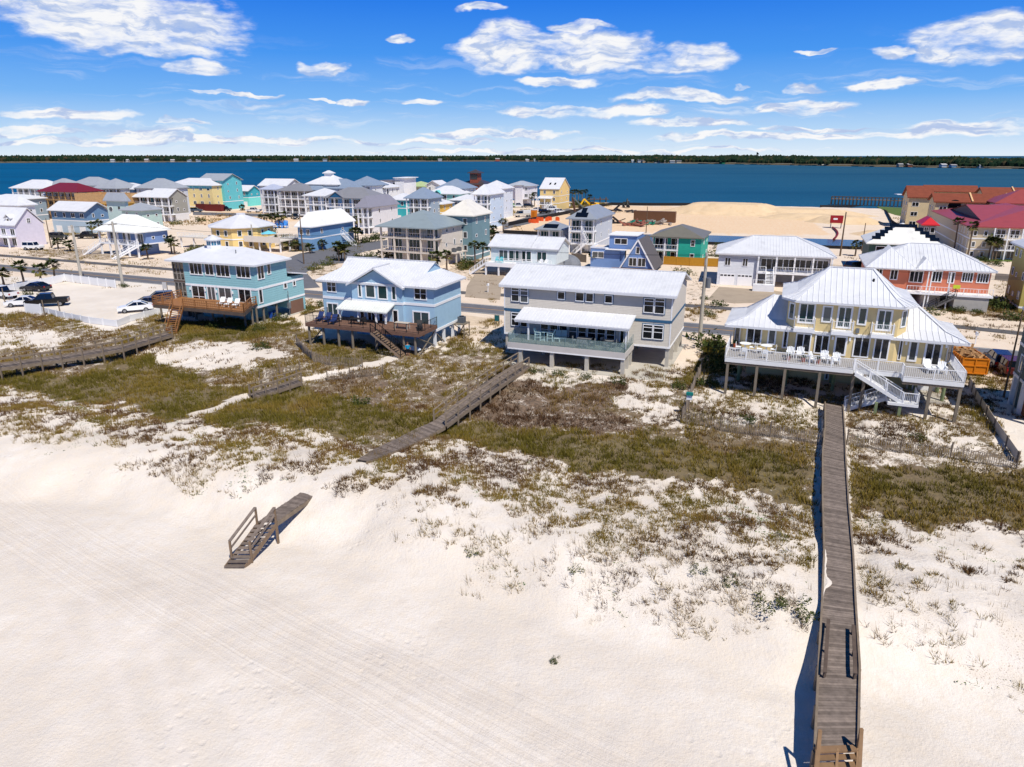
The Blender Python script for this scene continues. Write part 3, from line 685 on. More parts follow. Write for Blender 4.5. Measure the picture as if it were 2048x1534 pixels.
# deck
dz=2.9; FR=S.floor(*z1(1190,925),dz); FL=S.floor(*z1(130,815),dz)
dx0=FL[0]; dy0=min(FR[1],-2.6); dx1=S.W+.0
poly=[(dx0,-.05),(dx0,dy0),(FR[0],dy0),(S.W+.02,-1.3),(S.W+.02,-.05)]
m=MB(); m.prism(poly,dz-.12,dz); m.build('deck',ORANGEWOOD,h)
m=MB()
bp_=[poly[0],poly[1],poly[2],poly[3]]
for a,b in zip(bp_,bp_[1:]): m.bar((a[0],a[1],dz-.36),(b[0],b[1],dz-.36),.1,.44)
m.box(dx0+.1,S.W-.3,dy0+.8,dy0+1.0,dz-.55,dz-.14); m.build('deck_beam',STAINED,h)
sa=S.floor(*z1(562,790),dz)[0]; sb=S.floor(*z1(690,800),dz)[0]
for a,b in ((poly[0],poly[1]),(poly[1],(sa,dy0)),((sb,dy0),poly[2]),(poly[2],poly[3]),(poly[3],(S.W+.02,-.3))):
    rail(h,(a[0],a[1],dz),(b[0],b[1],dz),ORANGEWOOD,1.0,sp=.35,post=1.9,r=.03,rw=.1)
    m=MB(); m.bar((a[0],a[1],dz+.35),(b[0],b[1],dz+.35),.03,.1); m.bar((a[0],a[1],dz+.65),(b[0],b[1],dz+.65),.03,.1); m.build('mid_rail',ORANGEWOOD,h)
bt=S.floor(*z1(375,1140),0); bt2=S.floor(*z1(520,1130),0)
stair(h,(sa,dy0-.02,dz),(bt[0],min(bt[1],dy0-3.2),gh(S,*bt)+.25),(1,0,0),sb-sa,ORANGEWOOD,ORANGEWOOD,treadm=None,bal=False,n=14)
for X_,Y_ in ((965,1070),(1215,1110),(210,1010)):
    b=S.floor(*z1(X_,Y_),0); posts(h,[(b[0],min(max(b[1],dy0+.15),-.6))],lambda p:gh(S,*p),dz-.5,.3,GREYPOST,'pile',True)
for X_,Y_ in ((1310,1095),(1383,1080),(1480,1055),(1625,1005)):
    b=S.floor(*z1(X_,Y_),0); posts(h,[(S.W-.25,b[1] if b[1]<S.D else S.D-.3)],0-.1,fz,.3,GREYPOST,'pile',True)
posts(h,[(xs+.3,.3),(4,-.8),(7,-.8)],-.2,fz,.3,GREYPOST,'pile',True)
m=MB(); m.box(.4,xs-.6,.3,3,-.1,2.7); m.build('storage_panel',mat('grey_boards',(118,106,98),.9,.1,3),h)
m=MB(); m.box(S.W-.12,S.W+.01,S.D+.2,aD-.5,0.05,1.95); m.build('garage_door',mat('brown_door',(122,92,76),.8,.05,2),h)
m=MB(); m.prism([(S.W-1.2,-.9),(S.W+.5,-.9),(S.W+.5,aD),(S.W-1.2,aD)],-.1,.06); m.build('slab',CONC,h)
m=MB(); x,y=S.W-.9,3.4; m.tube((x,y,.07),(x,y,1.0),.28,.3,12); m.tube((x,y+.9,.07),(x,y+.9,1.0),.28,.3,12); tag(m.build('blue_barrel',mat('blue_bin',(24,70,150),.5),None),'blue barrels standing under the turquoise house','barrel').location=S.o; bpy.data.objects['blue_barrel'].rotation_euler=(0,0,-R(S.th))
m=MB(); x_,z_=S.W+.1,0; my=S.D-.6; m.tube((S.W+.35,my,0),(S.W+.35,my,3.6),.05); m.box(S.W+.2,S.W+.5,my-.25,my+.25,1.1,1.9); m.build('meter_mast',GREYMET,h)
# cupola
cx,cy=S.floor(*z1(1010,110),S.Z+1.6); cyy=S.D/2; m=MB(); pc=[(cx+1.0*math.cos(a),cyy+1.0*math.sin(a)) for a in [R(22.5+45*i) for i in range(8)]]
m.prism(pc,S.Z+1.2,S.Z+2.55); c_=m.build('cupola',TRIM,h)
m=MB()
for i in range(8):
    a,b=Vector(pc[i]),Vector(pc[(i+1)%8]); c=(a+b)/2; d=(b-a); n_=Vector((d.y,-d.x)).normalized()
    for k in (.28,.72):
        q=a.lerp(b,k)+n_*.012; e=d.normalized()*.14; m.quad((q.x-e.x,q.y-e.y,S.Z+1.85),(q.x+e.x,q.y+e.y,S.Z+1.85),(q.x+e.x,q.y+e.y,S.Z+2.4),(q.x-e.x,q.y-e.y,S.Z+2.4))
m.build('pane',mat('cupola_glass',(40,110,140),.1,spec=.6),c_)
m=MB(); po=[(cx+1.3*math.cos(a),cyy+1.3*math.sin(a)) for a in [R(22.5+45*i) for i in range(8)]]; m.prism(po,S.Z+2.55,S.Z+2.65)
for i in range(8): m.quad((*po[i],S.Z+2.65),(*po[(i+1)%8],S.Z+2.65),(cx,cyy,S.Z+3.25))
m.build('cupola_roof',roofm((212,213,216)),c_)
for i,(X_,Y_) in enumerate(((925,800),(1010,812),(1100,822))):
    onfloor(S,'recl_white','white deck lounger on the orange deck of the turquoise house, %s'%('leftmost of three','middle one of three','rightmost of three')[i] ,z1(X_,Y_+40),dz,20,'white loungers on the orange deck')

# --- light blue house ---
z2=Zm(590,490,5.681)
S=site(z2(1600,490),z2(230,0)[0],z2(1945,0)[0],7.25,ov=.55); S2=S
h=S.thing('beach_house','sky blue stucco house with front gable and long brown deck on piles')
BL=mat('skyblue_stucco',(160,192,212),.85,.04,1.5,bump=.15,weather=(142,174,204)); fz=1.85; Z=S.Z
gx0,_=S.face('F',*z2(650,600),-.4); gx1,_=S.face('F',*z2(1222,640),-.4); gxm=(gx0+gx1)/2
grise=1.95
m=MB(); m.box(0,S.W,0,S.D,fz,Z-.2)
m.box(gx0,gx1,-.4,-.002,fz,Z-.2); m.prism([(gx0,-.4),(gx1,-.4)][:2]+[(gx1,-.002),(gx0,-.002)],Z-.22,Z-.2)
# gable triangle
for y in (-.4,): m.quad((gx0,y,Z-.2),(gx1,y,Z-.2),(gxm,y,Z+grise-.25))
m.box(3,S.W-3,2.5,S.D-.8,0,fz-.01)
m.build('wall',BL,h)
r=MB(); rr_=2.35; RF=roofm((212,213,216))
# main roof: hip with small gablets at both ends
x0,x1,y0,y1=-.55,S.W+.55,-.55,S.D+.55; ym=(y0+y1)/2; hy=(y1-y0)/2; k=.55 # hip up to fraction k, then gable
zi=Z+rr_*k; yi0=y0+hy*k; yi1=y1-hy*k; xi0=x0+hy*k*1.0; xi1=x1-hy*k*1.0
r.box(x0,x1,y0,y1,Z-.22,Z-.002)
PL=[[(x0,y0,Z),(x1,y0,Z),(xi1,yi0,zi),(xi0,yi0,zi)],[(xi0-.0,yi0,zi),(xi1,yi0,zi),(xi1+.25,ym,Z+rr_),(xi0-.25,ym,Z+rr_)],
    [(x1,y1,Z),(x0,y1,Z),(xi0,yi1,zi),(xi1,yi1,zi)],[(xi1,yi1,zi),(xi0,yi1,zi),(xi0-.25,ym,Z+rr_),(xi1+.25,ym,Z+rr_)],
    [(x1,y0,Z),(x1,y1,Z),(xi1,yi1,zi),(xi1,yi0,zi)],[(x0,y1,Z),(x0,y0,Z),(xi0,yi0,zi),(xi0,yi1,zi)]]
for p in PL: r.quad(*p); ribs(r,p,.42)
ridgecap(r,(xi0-.25,ym,Z+rr_),(xi1+.25,ym,Z+rr_)); 
# front gable roof running back into the main slope
gz=Z+grise; yb=ym-hy*(1-grise/rr_)
for xa in (gx0-.45,gx1+.45):
    za=Z-.45*grise/((gx1-gx0)/2); ybk=y0+hy*0; 
    yba=y0+.02
    p=[(xa,-.95,za),(gxm,-.95,gz),(gxm,yb,gz),(xa,yba,za)]
    r.quad(*p); r.quad(*[(q[0],q[1],q[2]-.14) for q in p]); r.quad(p[0],p[1],(p[1][0],p[1][1],p[1][2]-.2),(p[0][0],p[0][1],p[0][2]-.2)); ribs(r,p,.42)
ridgecap(r,(gxm,-.95,gz),(gxm,yb,gz))
ro=r.build('roof',RF,h)

for x_ in (xi0,xi1): MB().quad((x_,yi0,zi),(x_,yi1,zi),(x_,ym,Z+rr_-.1)).build('gable_end',BL,ro)
t=MB(); zb=5.02
t.box(0,gx0-.002,-.05,-.002,zb-.15,zb+.17); t.box(gx1+.002,S.W+.05,-.05,-.002,zb-.15,zb+.17); t.box(S.W+.002,S.W+.05,-.002,S.D,zb-.15,zb+.17); t.box(gx0-.04,gx1+.05,-.45,-.402,zb-.15,zb+.17)
t.box(gx1+.002,gx1+.05,-.4,-.06,zb-.15,zb+.17)
t.box(0,S.W+.06,-.06,-.002,fz-.02,fz+.28); t.box(S.W+.002,S.W+.06,-.002,S.D,fz-.02,fz+.28)
t.build('trim_band',TRIM,h)
wz(S,z2,'F',358,400,475,540,lites=2,rows=2); wz(S,z2,'F',1350,480,1502,630,lites=2,rows=2)
for a in ((708,430,768,598),(795,437,920,608),(932,448,1060,625),(1090,460,1158,632)): wz(S,z2,'F',*a,off=-.4,glass=GLASS2,t=.15)
wz(S,z2,'F',360,650,505,838,lites=2,t=.16,glass=GLASS2,name='sliding_door'); wz(S,z2,'F',1335,745,1535,928,lites=2,t=.16,glass=GLASS2,name='sliding_door')
for a in ((735,728,800,868,1),(820,735,925,880,2),(945,745,1062,900,2),(1105,735,1182,895,1)): wz(S,z2,'F',*a[:4],off=-.4,lites=a[4],t=.12,name='sliding_door')
# porch roof
pz0=4.55; A=S.face('F',*z2(650,620),-.4); pb=S.floor(*z2(510,690),4.45); pc=S.floor(*z2(1065,745),4.45)
pxl,pxr=pb[0],pc[0]; pyf=min(-2.5,(pb[1]+pc[1])/2)
m=MB(); shed(m,pxl,pxr,pyf,-.46,4.3,4.98,.14,rib=.42); m.build('porch_roof',mat('aged_white_metal',(214,216,210),.5,.05,.7,weather=(196,196,186)),h)
for X_ in (545,683,935,1068):
    x=S.floor(*z2(X_,690 if X_<600 else 745),4.3)[0]; x=min(max(x,pxl+.3),pxr-.25)
    m=MB(); m.box(-.09,.09,-.09,.09,0,1.5); m.bar((0,0,.9),(.55 if X_<900 else -.55,0,1.45),.09); m.build('porch_post',TRIM,h,(x,pyf+.35,2.85))
dz=2.75; d0=S.floor(*z2(130,880),dz); d1=S.floor(*z2(1437,1015),dz); dy0=(d0[1]+d1[1])/2; dx0=d0[0]; dx1=d1[0]
dx1=min(dx1,S.W+.3)
m=MB()
nn_=int(-dy0/.14)
for i in range(nn_): m.box(dx0,dx1,dy0+i*.14,dy0+i*.14+.13,dz-.05,dz)
m.box(dx0+.05,dx1-.05,dy0+.05,-.06,dz-.12,dz-.055); m.build('deck',DECKBROWN,h)
m=MB(); m.box(dx0-.04,dx1+.04,dy0-.06,dy0,dz-.42,dz-.01); m.box(dx1,dx1+.06,dy0,-.1,dz-.42,dz-.01); m.box(dx0-.06,dx0,dy0,-.1,dz-.42,dz-.01); m.box(dx0,dx1,dy0+1.2,dy0+1.4,dz-.6,dz-.13); m.build('deck_beam',mat('red_brown_wood',(112,84,70),.8,.15,2),h)
sx=S.floor(*z2(850,985),dz)[0]
for a,b in (((dx0,-.1),(dx0,dy0)),((dx0,dy0),(sx,dy0)),((sx+1.0,dy0),(dx1,dy0)),((dx1,dy0),(dx1,-.1))): rail(h,(*a,dz),(*b,dz),BLACKMET,1.0,sp=.16,post=1.6,r=.014,rw=.045)
bb=S.floor(*z2(1130,1250),.1); 
st=stair(h,(sx+.15,dy0-.1,dz),(sx+3.9,dy0-.1,.15),(0,-1,0),1.15,mat('brown_steps',(142,120,100),.8,.12,2,island=.1),BLACKMET,n=14,sp=.3)
for X_,Y_ in ((165,1120),(355,1140),(545,1150),(715,1160),(1085,1140),(1255,1240),(1440,1225)):
    b=S.floor(*z2(X_,Y_),0); posts(h,[(min(max(b[0],dx0+.2),dx1-.2),dy0+.3)],lambda p:gh(S,*p),dz-.42,.32,GREYPOST,'pile',True)
for y in (.25,S.D*.36,S.D*.7,S.D-.25): posts(h,[(S.W-.2,y)],-.1,fz,.3,paint((225,228,230)),'column')
for a,b in (((S.W-.1,.3,1.7),(S.W-.1,S.D*.36,0)),((S.W-.1,0,.2),(dx1-.2,dy0+.3,2.1)),((S.W-.1,.1,2.0),(dx1-.2,dy0+.3,.1)),((dx0+.2,dy0+.3,.1),(dx0+1.2,dy0+2.2,2.1))): MB().bar(a,b,.1).build('brace',GREYPOST,h)
m=MB(); x=S.W+.1; m.box(x,x+1.5,S.D-2.6,S.D-.8,1.75,1.85); m.bar((x+1.4,S.D-2.5,1.8),(x,S.D-1.0,.1),.1); m.bar((x,S.D-2.5,1.8),(x+1.4,S.D-1,.1),.1); m.bar((x+1.4,S.D-.9,1.8),(x+1.4,S.D-.9,0),.1); m.bar((x+1.4,S.D-2.5,1.8),(x+1.4,S.D-2.5,0),.1); m.build('platform',GREYPOST,h)
def acunit(label,S,x,y,z):
    t=thing('air_conditioner',label,'air conditioner',S.l2w(x,y,z),-R(S.th)); MB().box(-.4,.4,-.4,.4,0,.78).build('body',GREYMET,t); MB().tube((0,0,.78),(0,0,.84),.33,.33,14).build('fan_grille',BLACKMET,t)
    m=MB()
    for i in range(9): zz=.08+i*.078; m.box(-.41,.41,-.41,.41,zz,zz+.02)
    m.build('louvre',mat('dark_louvre',(70,72,74),.6),t)
acunit('grey air conditioner on a timber platform beside the sky blue house',S,S.W+.85,S.D-1.7,1.86)
for i,(X_,Y_) in enumerate(((285,835),(370,845),(440,868))): onfloor(S,'recl_navy','navy sun lounger on the brown deck, %s of three'%('leftmost','middle','rightmost')[i],z2(X_,Y_+20),dz,15,'navy sun loungers on the blue house deck')
for i,(X_,Y_,l) in enumerate(((640,880,'dark patio chair left of the dark table under the blue house porch'),(790,890,'dark patio chair right of the dark table under the blue house porch'),(500,860,'dark patio chair beside the navy loungers'))): onfloor(S,'chair_black',l,z2(X_,Y_+15),dz,30*i,'dark chairs on the blue house deck')
onfloor(S,'qt_black','dark patio table under the blue house porch roof',z2(710,900),dz)
onfloor(S,'recl_black','black recliner at the right corner of the brown deck',z2(1420,960),dz,30)
onfloor(S,'qt_wood','pale picnic table on the right part of the brown deck',z2(1220,950),dz)
# --- grey sided house ---
z3=Zm(960,500,4.4457)
S=site(z3(1755,410),z3(165,0)[0],z3(1885,0)[0],8.0,ov=.5); S3=S
h=S.thing('beach_house','light grey lap sided house with blue banding, glass railed deck and concrete piles')
GR=siding((194,187,176),.17); BT=paint((52,96,128)); fz=2.2; Z=S.Z; rise=1.6
m=MB(); m.box(0,S.W,0,S.D,fz,Z-.2)
for x in (0,S.W): m.quad((x,0,Z-.2),(x,S.D,Z-.2),(x,S.D/2,Z+rise-.32))
m.build('wall',GR,h)
r=MB(); gable_x(r,-.5,S.W+.5,-.5,S.D+.5,Z,rise,.18,rib=.4); r.box(-.45,S.W+.45,-.55,-.5,Z-.3,Z-.05); r.build('roof',roofm((212,213,216)),h)
zb=5.1; t=MB(); t.box(0,S.W+.04,-.045,-.002,zb-.16,zb+.12); t.box(S.W+.002,S.W+.045,-.002,S.D,zb-.16,zb+.12); t.build('blue_band',BT,h)
t=MB(); t.box(-.02,S.W+.05,-.05,-.002,fz-.05,fz+.16); t.box(S.W+.002,S.W+.05,-.002,S.D,fz-.05,fz+.16); t.box(S.W-.1,S.W+.03,-.03,-.003,fz+.16,zb-.17); t.box(S.W-.1,S.W+.03,-.03,-.003,zb+.13,Z-.21); t.box(-.03,.1,-.03,-.003,fz+.16,zb-.17); t.box(-.03,.1,-.03,-.003,zb+.13,Z-.21); t.build('white_trim',TRIM,h)
def bwin(X0,Y0,X1,Y1,off=0,f='F',rows=2,**kw):
    a0,z1_=S.face(f,*z3(X0,Y0),off); a1,z0_=S.face(f,*z3(X1,Y1),off)
    b=MB(); b.box(a0-.07,a1+.07,off-.035,off-.003,z0_-.08,z1_+.08); o=b.build('window_surround',BT,S.e)
    A,B=winmesh(a1-a0,z1_-z0_,1,rows,TRIM,.08,GLASS,False,.82 if rows==2 else 0)
    c=link('window',A,S.e,((a0+a1)/2,off-.04,z0_)); link('pane',B,c)
for a in ((280,330,350,460),(358,333,430,470),(1460,420,1545,562),(1556,425,1640,572),(280,550,350,677),(358,553,425,687),(1450,655,1533,792),(1545,660,1625,800)): bwin(*a)
for a in ((690,363,757,442),(853,373,925,458),(940,378,1012,465),(1110,396,1180,476)): bwin(*a,rows=1)
for i in range(8): X_=535+i*84; Y_=615+i*7; bwin(X_+4,Y_+4,X_+74,Y_+172)
wz(S,z3,'F',1238,675,1325,845,lites=2,name='sliding_door',t=.1)
p0=S.floor(*z3(345,590),4.75); p1=S.floor(*z3(1355,675),4.75); pyf=(p0[1]+p1[1])/2; pyf=min(pyf,-3.2)
m=MB(); shed(m,p0[0],p1[0],pyf,-.05,4.75,5.55,.16,rib=.4); m.box(p0[0]+.05,p1[0]-.05,pyf+.03,pyf+.1,4.45,4.58); m.build('porch_roof',roofm((212,213,216)),h)
dz=2.45; d0=S.floor(*z3(250,815),dz); d1=S.floor(*z3(1285,920),dz); dy0=(d0[1]+d1[1])/2; dx0=d0[0]; dx1=d1[0]
posts(h,[(dx0+1.8,pyf+.4),(p1[0]-.4,pyf+.4)],dz,4.6,.16,TRIM,'porch_post')
m=MB(); m.box(dx0,dx1,dy0,-.06,dz-.1,dz); m.build('deck',mat('grey_green_decking',(98,106,100),.8,.1,2),h)
m=MB(); m.box(dx0-.03,dx1+.05,dy0-.06,dy0-.002,dz-.62,dz+.02); m.box(dx1+.002,dx1+.06,dy0,-.1,dz-.62,dz+.02); m.box(dx0-.06,dx0-.002,dy0,-.1,dz-.62,dz+.02); m.box(dx0,dx1,dy0+.05,-.1,dz-.5,dz-.11); m.build('deck_fascia',mat('pale_fascia',(196,190,184),.7,.04,1),h)
m=MB(); m.box(dx0,dx1+.07,dy0-.09,dy0-.062,dz-.72,dz-.6); m.build('white_trim',TRIM,h)
for a,b in (((dx0+.05,-.2),(dx0+.05,dy0+.05)),((dx0+.05,dy0+.05),(dx1-.05,dy0+.05)),((dx1-.05,dy0+.05),(dx1-.05,-.2))):
    g_=MB(); g_.bar((*a,dz+.53),(*b,dz+.53),.02,1.0); g_.build('glass_railing',RAILGL,h)
    k=MB(); L=math.hypot(a[0]-b[0],a[1]-b[1]); n=max(1,int(L/1.6))
    for i in range(n+1):
        q=Vector((*a,dz)).lerp(Vector((*b,dz)),i/n); MB().bar(q,q+Vector((0,0,1.0)),.04).build('railing_post',mat('steel_teal',(120,150,150),.3,metal=.5),h)
for X_,Y_ in ((355,1020),(650,1035),(950,1075),(1270,1105)):
    b=S.floor(*z3(X_,Y_),0); posts(h,[(b[0],dy0+.25)],lambda p:gh(S,*p),dz-.5,.4,CONC,'column')
for y in (-1.9,-.4): posts(h,[(dx1-.25,y)],-.2,dz-.5,.35,CONC,'column')
for x in (.3,S.W*.25,S.W*.5,S.W*.75,S.W-.25):
    for y in (.3,S.D*.33,S.D*.66,S.D-.3): posts(h,[(x,y)],-.1,fz,.38,CONC,'column')
m=MB(); m.box(dx0-.6,S.W+.3,dy0-.6,S.D+.5,-.12,.05); m.build('slab',CONC,h)
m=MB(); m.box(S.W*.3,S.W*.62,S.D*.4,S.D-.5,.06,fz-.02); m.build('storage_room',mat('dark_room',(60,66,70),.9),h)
onfloor(S,'tall_mint','pale mint bar chair left of the bar table on the grey house deck',z3(520,800),dz,90); onfloor(S,'tall_mint','pale mint bar chair right of the bar table on the grey house deck',z3(628,808),dz,-90); onfloor(S,'high_mint','pale mint bar table between two bar chairs',z3(570,803),dz)
for i,X_ in enumerate((690,742)): onfloor(S,'recl_mint','pale mint sun lounger on the grey house deck, %s of the two'%('left','right')[i],z3(X_,800),dz,10,'mint sun loungers')
onfloor(S,'qt_grey','grey dining table in the middle of the grey house deck',z3(930,840),dz); onfloor(S,'rt_grey','grey round table near the right end of the grey house deck',z3(1150,860),dz)
for i,(X_,Y_,rz,w_) in enumerate(((845,835,90,'at the left end of the grey dining table'),(893,862,180,'at the near left side of the grey dining table'),(935,867,180,'at the near right side of the grey dining table'),(1000,858,-90,'at the right end of the grey dining table'),(1125,885,160,'in front of the grey round table'),(1190,870,-90,'right of the grey round table'),(1098,850,60,'left of the grey round table'))): onfloor(S,'chair_grey','grey chair '+w_,z3(X_,Y_),dz,rz,'grey chairs on the grey house deck')
# --- yellow two storey house ---
z4=Zm(1400,510,3.408)
S=site(z4(1845,607),z4(170,0)[0],z4(1720,0)[0],6.0,ov=.7); S4=S
h=S.thing('beach_house','pale yellow house with stacked white hipped roofs, three small balconies and long white deck')
YE=mat('pale_yellow_stucco',(216,194,142),.85,.04,1.5,bump=.15,weather=(212,186,128)); Z=S.Z; RF=roofm((212,213,216)); fz=3.6; CY=-.55
x0,_=S.face('F',*z4(640,560),CY); x1,_=S.face('F',*z4(1330,600),CY)
up=[(x0,CY),(x1,CY),(x1+.85,CY+1.1),(x1+.85,7.6),(x0-.85,7.6),(x0-.85,CY+1.1)]
def offset(poly,d):
    n=len(poly);o=[]
    for i in range(n):
        p0,p1,p2=Vector(poly[i-1]),Vector(poly[i]),Vector(poly[(i+1)%n]); a=(p1-p0).normalized(); b=(p2-p1).normalized()
        na=Vector((a.y,-a.x)); nb=Vector((b.y,-b.x)); m_=(na+nb).normalized(); o.append(tuple(p1+m_*d/max(.3,m_.dot(na))))
    return o
m=MB(); ZU=8.95; m.prism(up,fz-.1,ZU-.05)
lw=[(.05,1.6),(1.0,.02),(x0-.15,.02),(x0-.15,S.D),(.05,S.D)]; rw_=[(x1+.15,.02),(S.W-1.0,.02),(S.W-.05,1.6),(S.W-.05,S.D),(x1+.15,S.D)]
m.prism(lw,fz-.1,Z-.1); m.prism(rw_,fz-.1,Z-.1)
m.box(1.5,S.W-1.8,3.6,S.D-.5,0,fz-.11)
m.build('wall',YE,h)
r=MB(); X0,X1,Y0,Y1=-.7,S.W+.7,-.7,S.D+.7
O=[(X0,Y0),(X1,Y0),(X1,Y1),(X0,Y1)]; I=offset(O,-1.7); zi=Z+.55
r.prism(O,Z-.22,Z-.003)
for i in range(4):
    j=(i+1)%4; p=[(*O[i],Z),(*O[j],Z),(*I[j],zi),(*I[i],zi)]; r.quad(*p); ribs(r,p,.5); ridgecap(r,(*O[i],Z),(*I[i],zi))
ym=(I[0][1]+I[2][1])/2; hh_=(I[2][1]-I[0][1])/2; A=(I[0][0]+hh_,ym,Z+2.55);B=(I[1][0]-hh_,ym,Z+2.55)
for p in ([(*I[0],zi),(*I[1],zi),B,A],[(*I[1],zi),(*I[2],zi),B],[(*I[2],zi),(*I[3],zi),A,B],[(*I[3],zi),(*I[0],zi),A]): r.quad(*p); ribs(r,p,.5)
for a,b in ((I[0],A),(I[1],B),(I[2],B),(I[3],A)): ridgecap(r,(*a,zi),b)
r.build('lower_roof',RF,h)
r=MB(); O=offset(up,.65); I=offset(up,-.75); zi=ZU+.5; r.prism(O,ZU-.2,ZU-.003)
n=6
for i in range(n):
    j=(i+1)%n; p=[(*O[i],ZU),(*O[j],ZU),(*I[j],zi),(*I[i],zi)]; r.quad(*p); ribs(r,p,.5); ridgecap(r,(*O[i],ZU),(*I[i],zi))
ym=3.4; A=(x0+2.6,ym,11.6); B=(x1-2.3,ym,11.6)
for p in ([(*I[0],zi),(*I[1],zi),B,A],[(*I[1],zi),(*I[2],zi),B],[(*I[2],zi),(*I[3],zi),B],[(*I[3],zi),(*I[4],zi),A,B],[(*I[4],zi),(*I[5],zi),A],[(*I[5],zi),(*I[0],zi),A]): r.quad(*p); ribs(r,p,.5)
for i,q in enumerate((A,B,B,B,A,A)): ridgecap(r,(*I[i],zi),q)
ridgecap(r,A,B)
ro=r.build('upper_roof',RF,h)
m=MB(); q=S.floor(*z4(1185,205),10.4); m.tube((q[0],2.0,10.3),(q[0],2.0,10.9),.09); m.build('vent_pipe',BLACKMET,ro)
# windows
doors=[]
for a in ((660,322,795,470),(920,345,1050,503),(1190,370,1320,520)): doors.append(wz(S,z4,'F',*a,off=CY,lites=2,t=.16,glass=GLASS2,name='balcony_door'))
for a in ((825,340,910,462),(1065,355,1150,480)): wz(S,z4,'F',*a,off=CY,t=.14,glass=GLASS2)
def facet(p,q,frac,z,w,h_,**kw):
    p=Vector(p);q=Vector(q); d=(q-p).normalized(); c=p.lerp(q,frac)+Vector((d.y,-d.x))*.005; ang_=math.atan2(d.y,d.x)
    return win(S,((c.x,c.y,z),ang_),0,0,w,h_,**kw)
facet(up[5],up[0],.5,6.9,.75,1.6,glass=GLASS2); facet(up[1],up[2],.5,6.9,.75,1.6,glass=GLASS2)
facet(lw[0],lw[1],.5,3.75,1.1,2.0); facet(rw_[1],rw_[2],.5,3.75,1.1,2.0)
for a in ((305,482,430,612,2),(452,490,528,614,1),(555,505,608,636,1)): wz(S,z4,'F',*a[:4],off=.02,lites=a[4],t=.14)
wz(S,z4,'F',640,527,765,668,off=CY,lites=2,t=.12,name='sliding_door'); wz(S,z4,'F',768,535,892,678,off=CY,lites=2,t=.12,name='sliding_door')
wz(S,z4,'F',903,545,1010,688,off=CY,t=.16); wz(S,z4,'F',1033,552,1165,702,off=CY,lites=2,t=.12,name='sliding_door'); wz(S,z4,'F',1168,562,1302,718,off=CY,lites=2,t=.12,name='sliding_door')
for a in ((1345,580,1385,715,1),(1405,578,1498,728,1),(1510,590,1660,760,2)): wz(S,z4,'F',*a[:4],off=.02,lites=a[4],t=.16)
for k,(xa,za,xb,zb_) in enumerate(((640,478,782,505),(898,495,1045,528),(1170,515,1322,552))):
    a0,zt=S.face('F',*z4(xa,za),CY-.9); a1,zb2=S.face('F',*z4(xb,zb_),CY-.9); zt=6.35
    m=MB(); m.box(a0,a1,CY-.95,CY-.003,zt-.32,zt); b_=m.build('balcony',TRIM,h)
    for a,b in (((a0+.04,CY-.05),(a0+.04,CY-.9)),((a0+.04,CY-.9),(a1-.04,CY-.9)),((a1-.04,CY-.9),(a1-.04,CY-.05))): rail(b_,(*a,zt),(*b,zt),TRIM,.95,sp=.13,post=1.5,r=.022,rw=.05)
m=MB(); x,z=S.face('F',*z4(1075,505),CY); m.box(x-.14,x+.14,CY-.2,CY-.003,z-.35,z+.1); m.build('speaker_box',GREYMET,h)
for X_,Y_ in ((538,505),(905,565),(1022,575),(1405,600),(1680,620)):
    x,z=S.face('F',*z4(X_,Y_),CY if 640<X_<1320 else .02); o_=CY if 640<X_<1320 else .02; MB().box(x-.08,x+.08,o_-.16,o_-.003,z-.15,z+.15).build('wall_lamp',TRIM,h)
# deck
dz=3.6; L0=S.floor(*z4(175,690),dz); L1=S.floor(*z4(1048,795),dz); R0=S.floor(*z4(1388,842),dz); R1=S.floor(*z4(1795,866),dz)
dyl=(L0[1]+L1[1])/2; dyr=(R0[1]+R1[1])/2; mx0=L1[0]; mx1=R0[0]; dx0=L0[0]; dx1=max(R1[0],S.W-.2); dym=dyl+.15
m=MB(); GD=mat('grey_decking',(150,146,142),.75,.1,2,island=.08)
def planks(xa,xb,ya,yb):
    n=int((yb-ya)/.15)
    for i in range(n): m.box(xa,xb,ya+i*.15,ya+i*.15+.14,dz-.05,dz)
planks(dx0,mx0,dyl,-.0+CY if False else 1.5); planks(mx0,mx1,dym+.1,1.4); planks(mx1,dx1,dyr,1.5)
m.build('deck',GD,h)
m=MB()
fa=mat('white_fascia',(226,226,224),.6,.03,1)
edge=[(dx0,1.5),(dx0,dyl),(mx0,dyl),(mx0+.01,dym+.1),(mx1,dym+.1),(mx1,dyr),(dx1,dyr),(dx1,1.5)]
for a,b in zip(edge,edge[1:]): m.bar((*a,dz-.17),(*b,dz-.17),.07,.38)
m.build('deck_fascia',fa,h)
m=MB(); m.box(dx0,mx0,dyl+.05,dyl+.2,dz-.6,dz-.06); m.box(mx1,dx1,dyr+.05,dyr+.2,dz-.6,dz-.06)
for x in np.arange(dx0+.5,dx1,1.2): m.box(x,x+.08,dyl+.3,3,dz-.35,dz-.07)
m.build('deck_beam',OLDPOST,h)
for a,b in zip(edge,edge[1:]):
    if (Vector(a)-Vector(b)).length>.4: rail(h,(*a,dz),(*b,dz),TRIM,1.0,sp=.15,post=1.9,r=.026,rw=.07)
top=(mx0+.15,dym-.0,dz)
sb=S.floor(*z4(1275,955),1.3); n=12
stair(h,(mx0+.1,dym-.05,dz),(mx0+4.1,dym-.05,1.35),(0,-1,0),1.1,fa,TRIM,sp=.13,name='stairs')
lx0=mx0+3.2;m=MB(); m.box(mx0+3.0,mx0+5.4,dym-1.3,dym+1.15,1.05,1.3); ld=m.build('landing',fa,h)
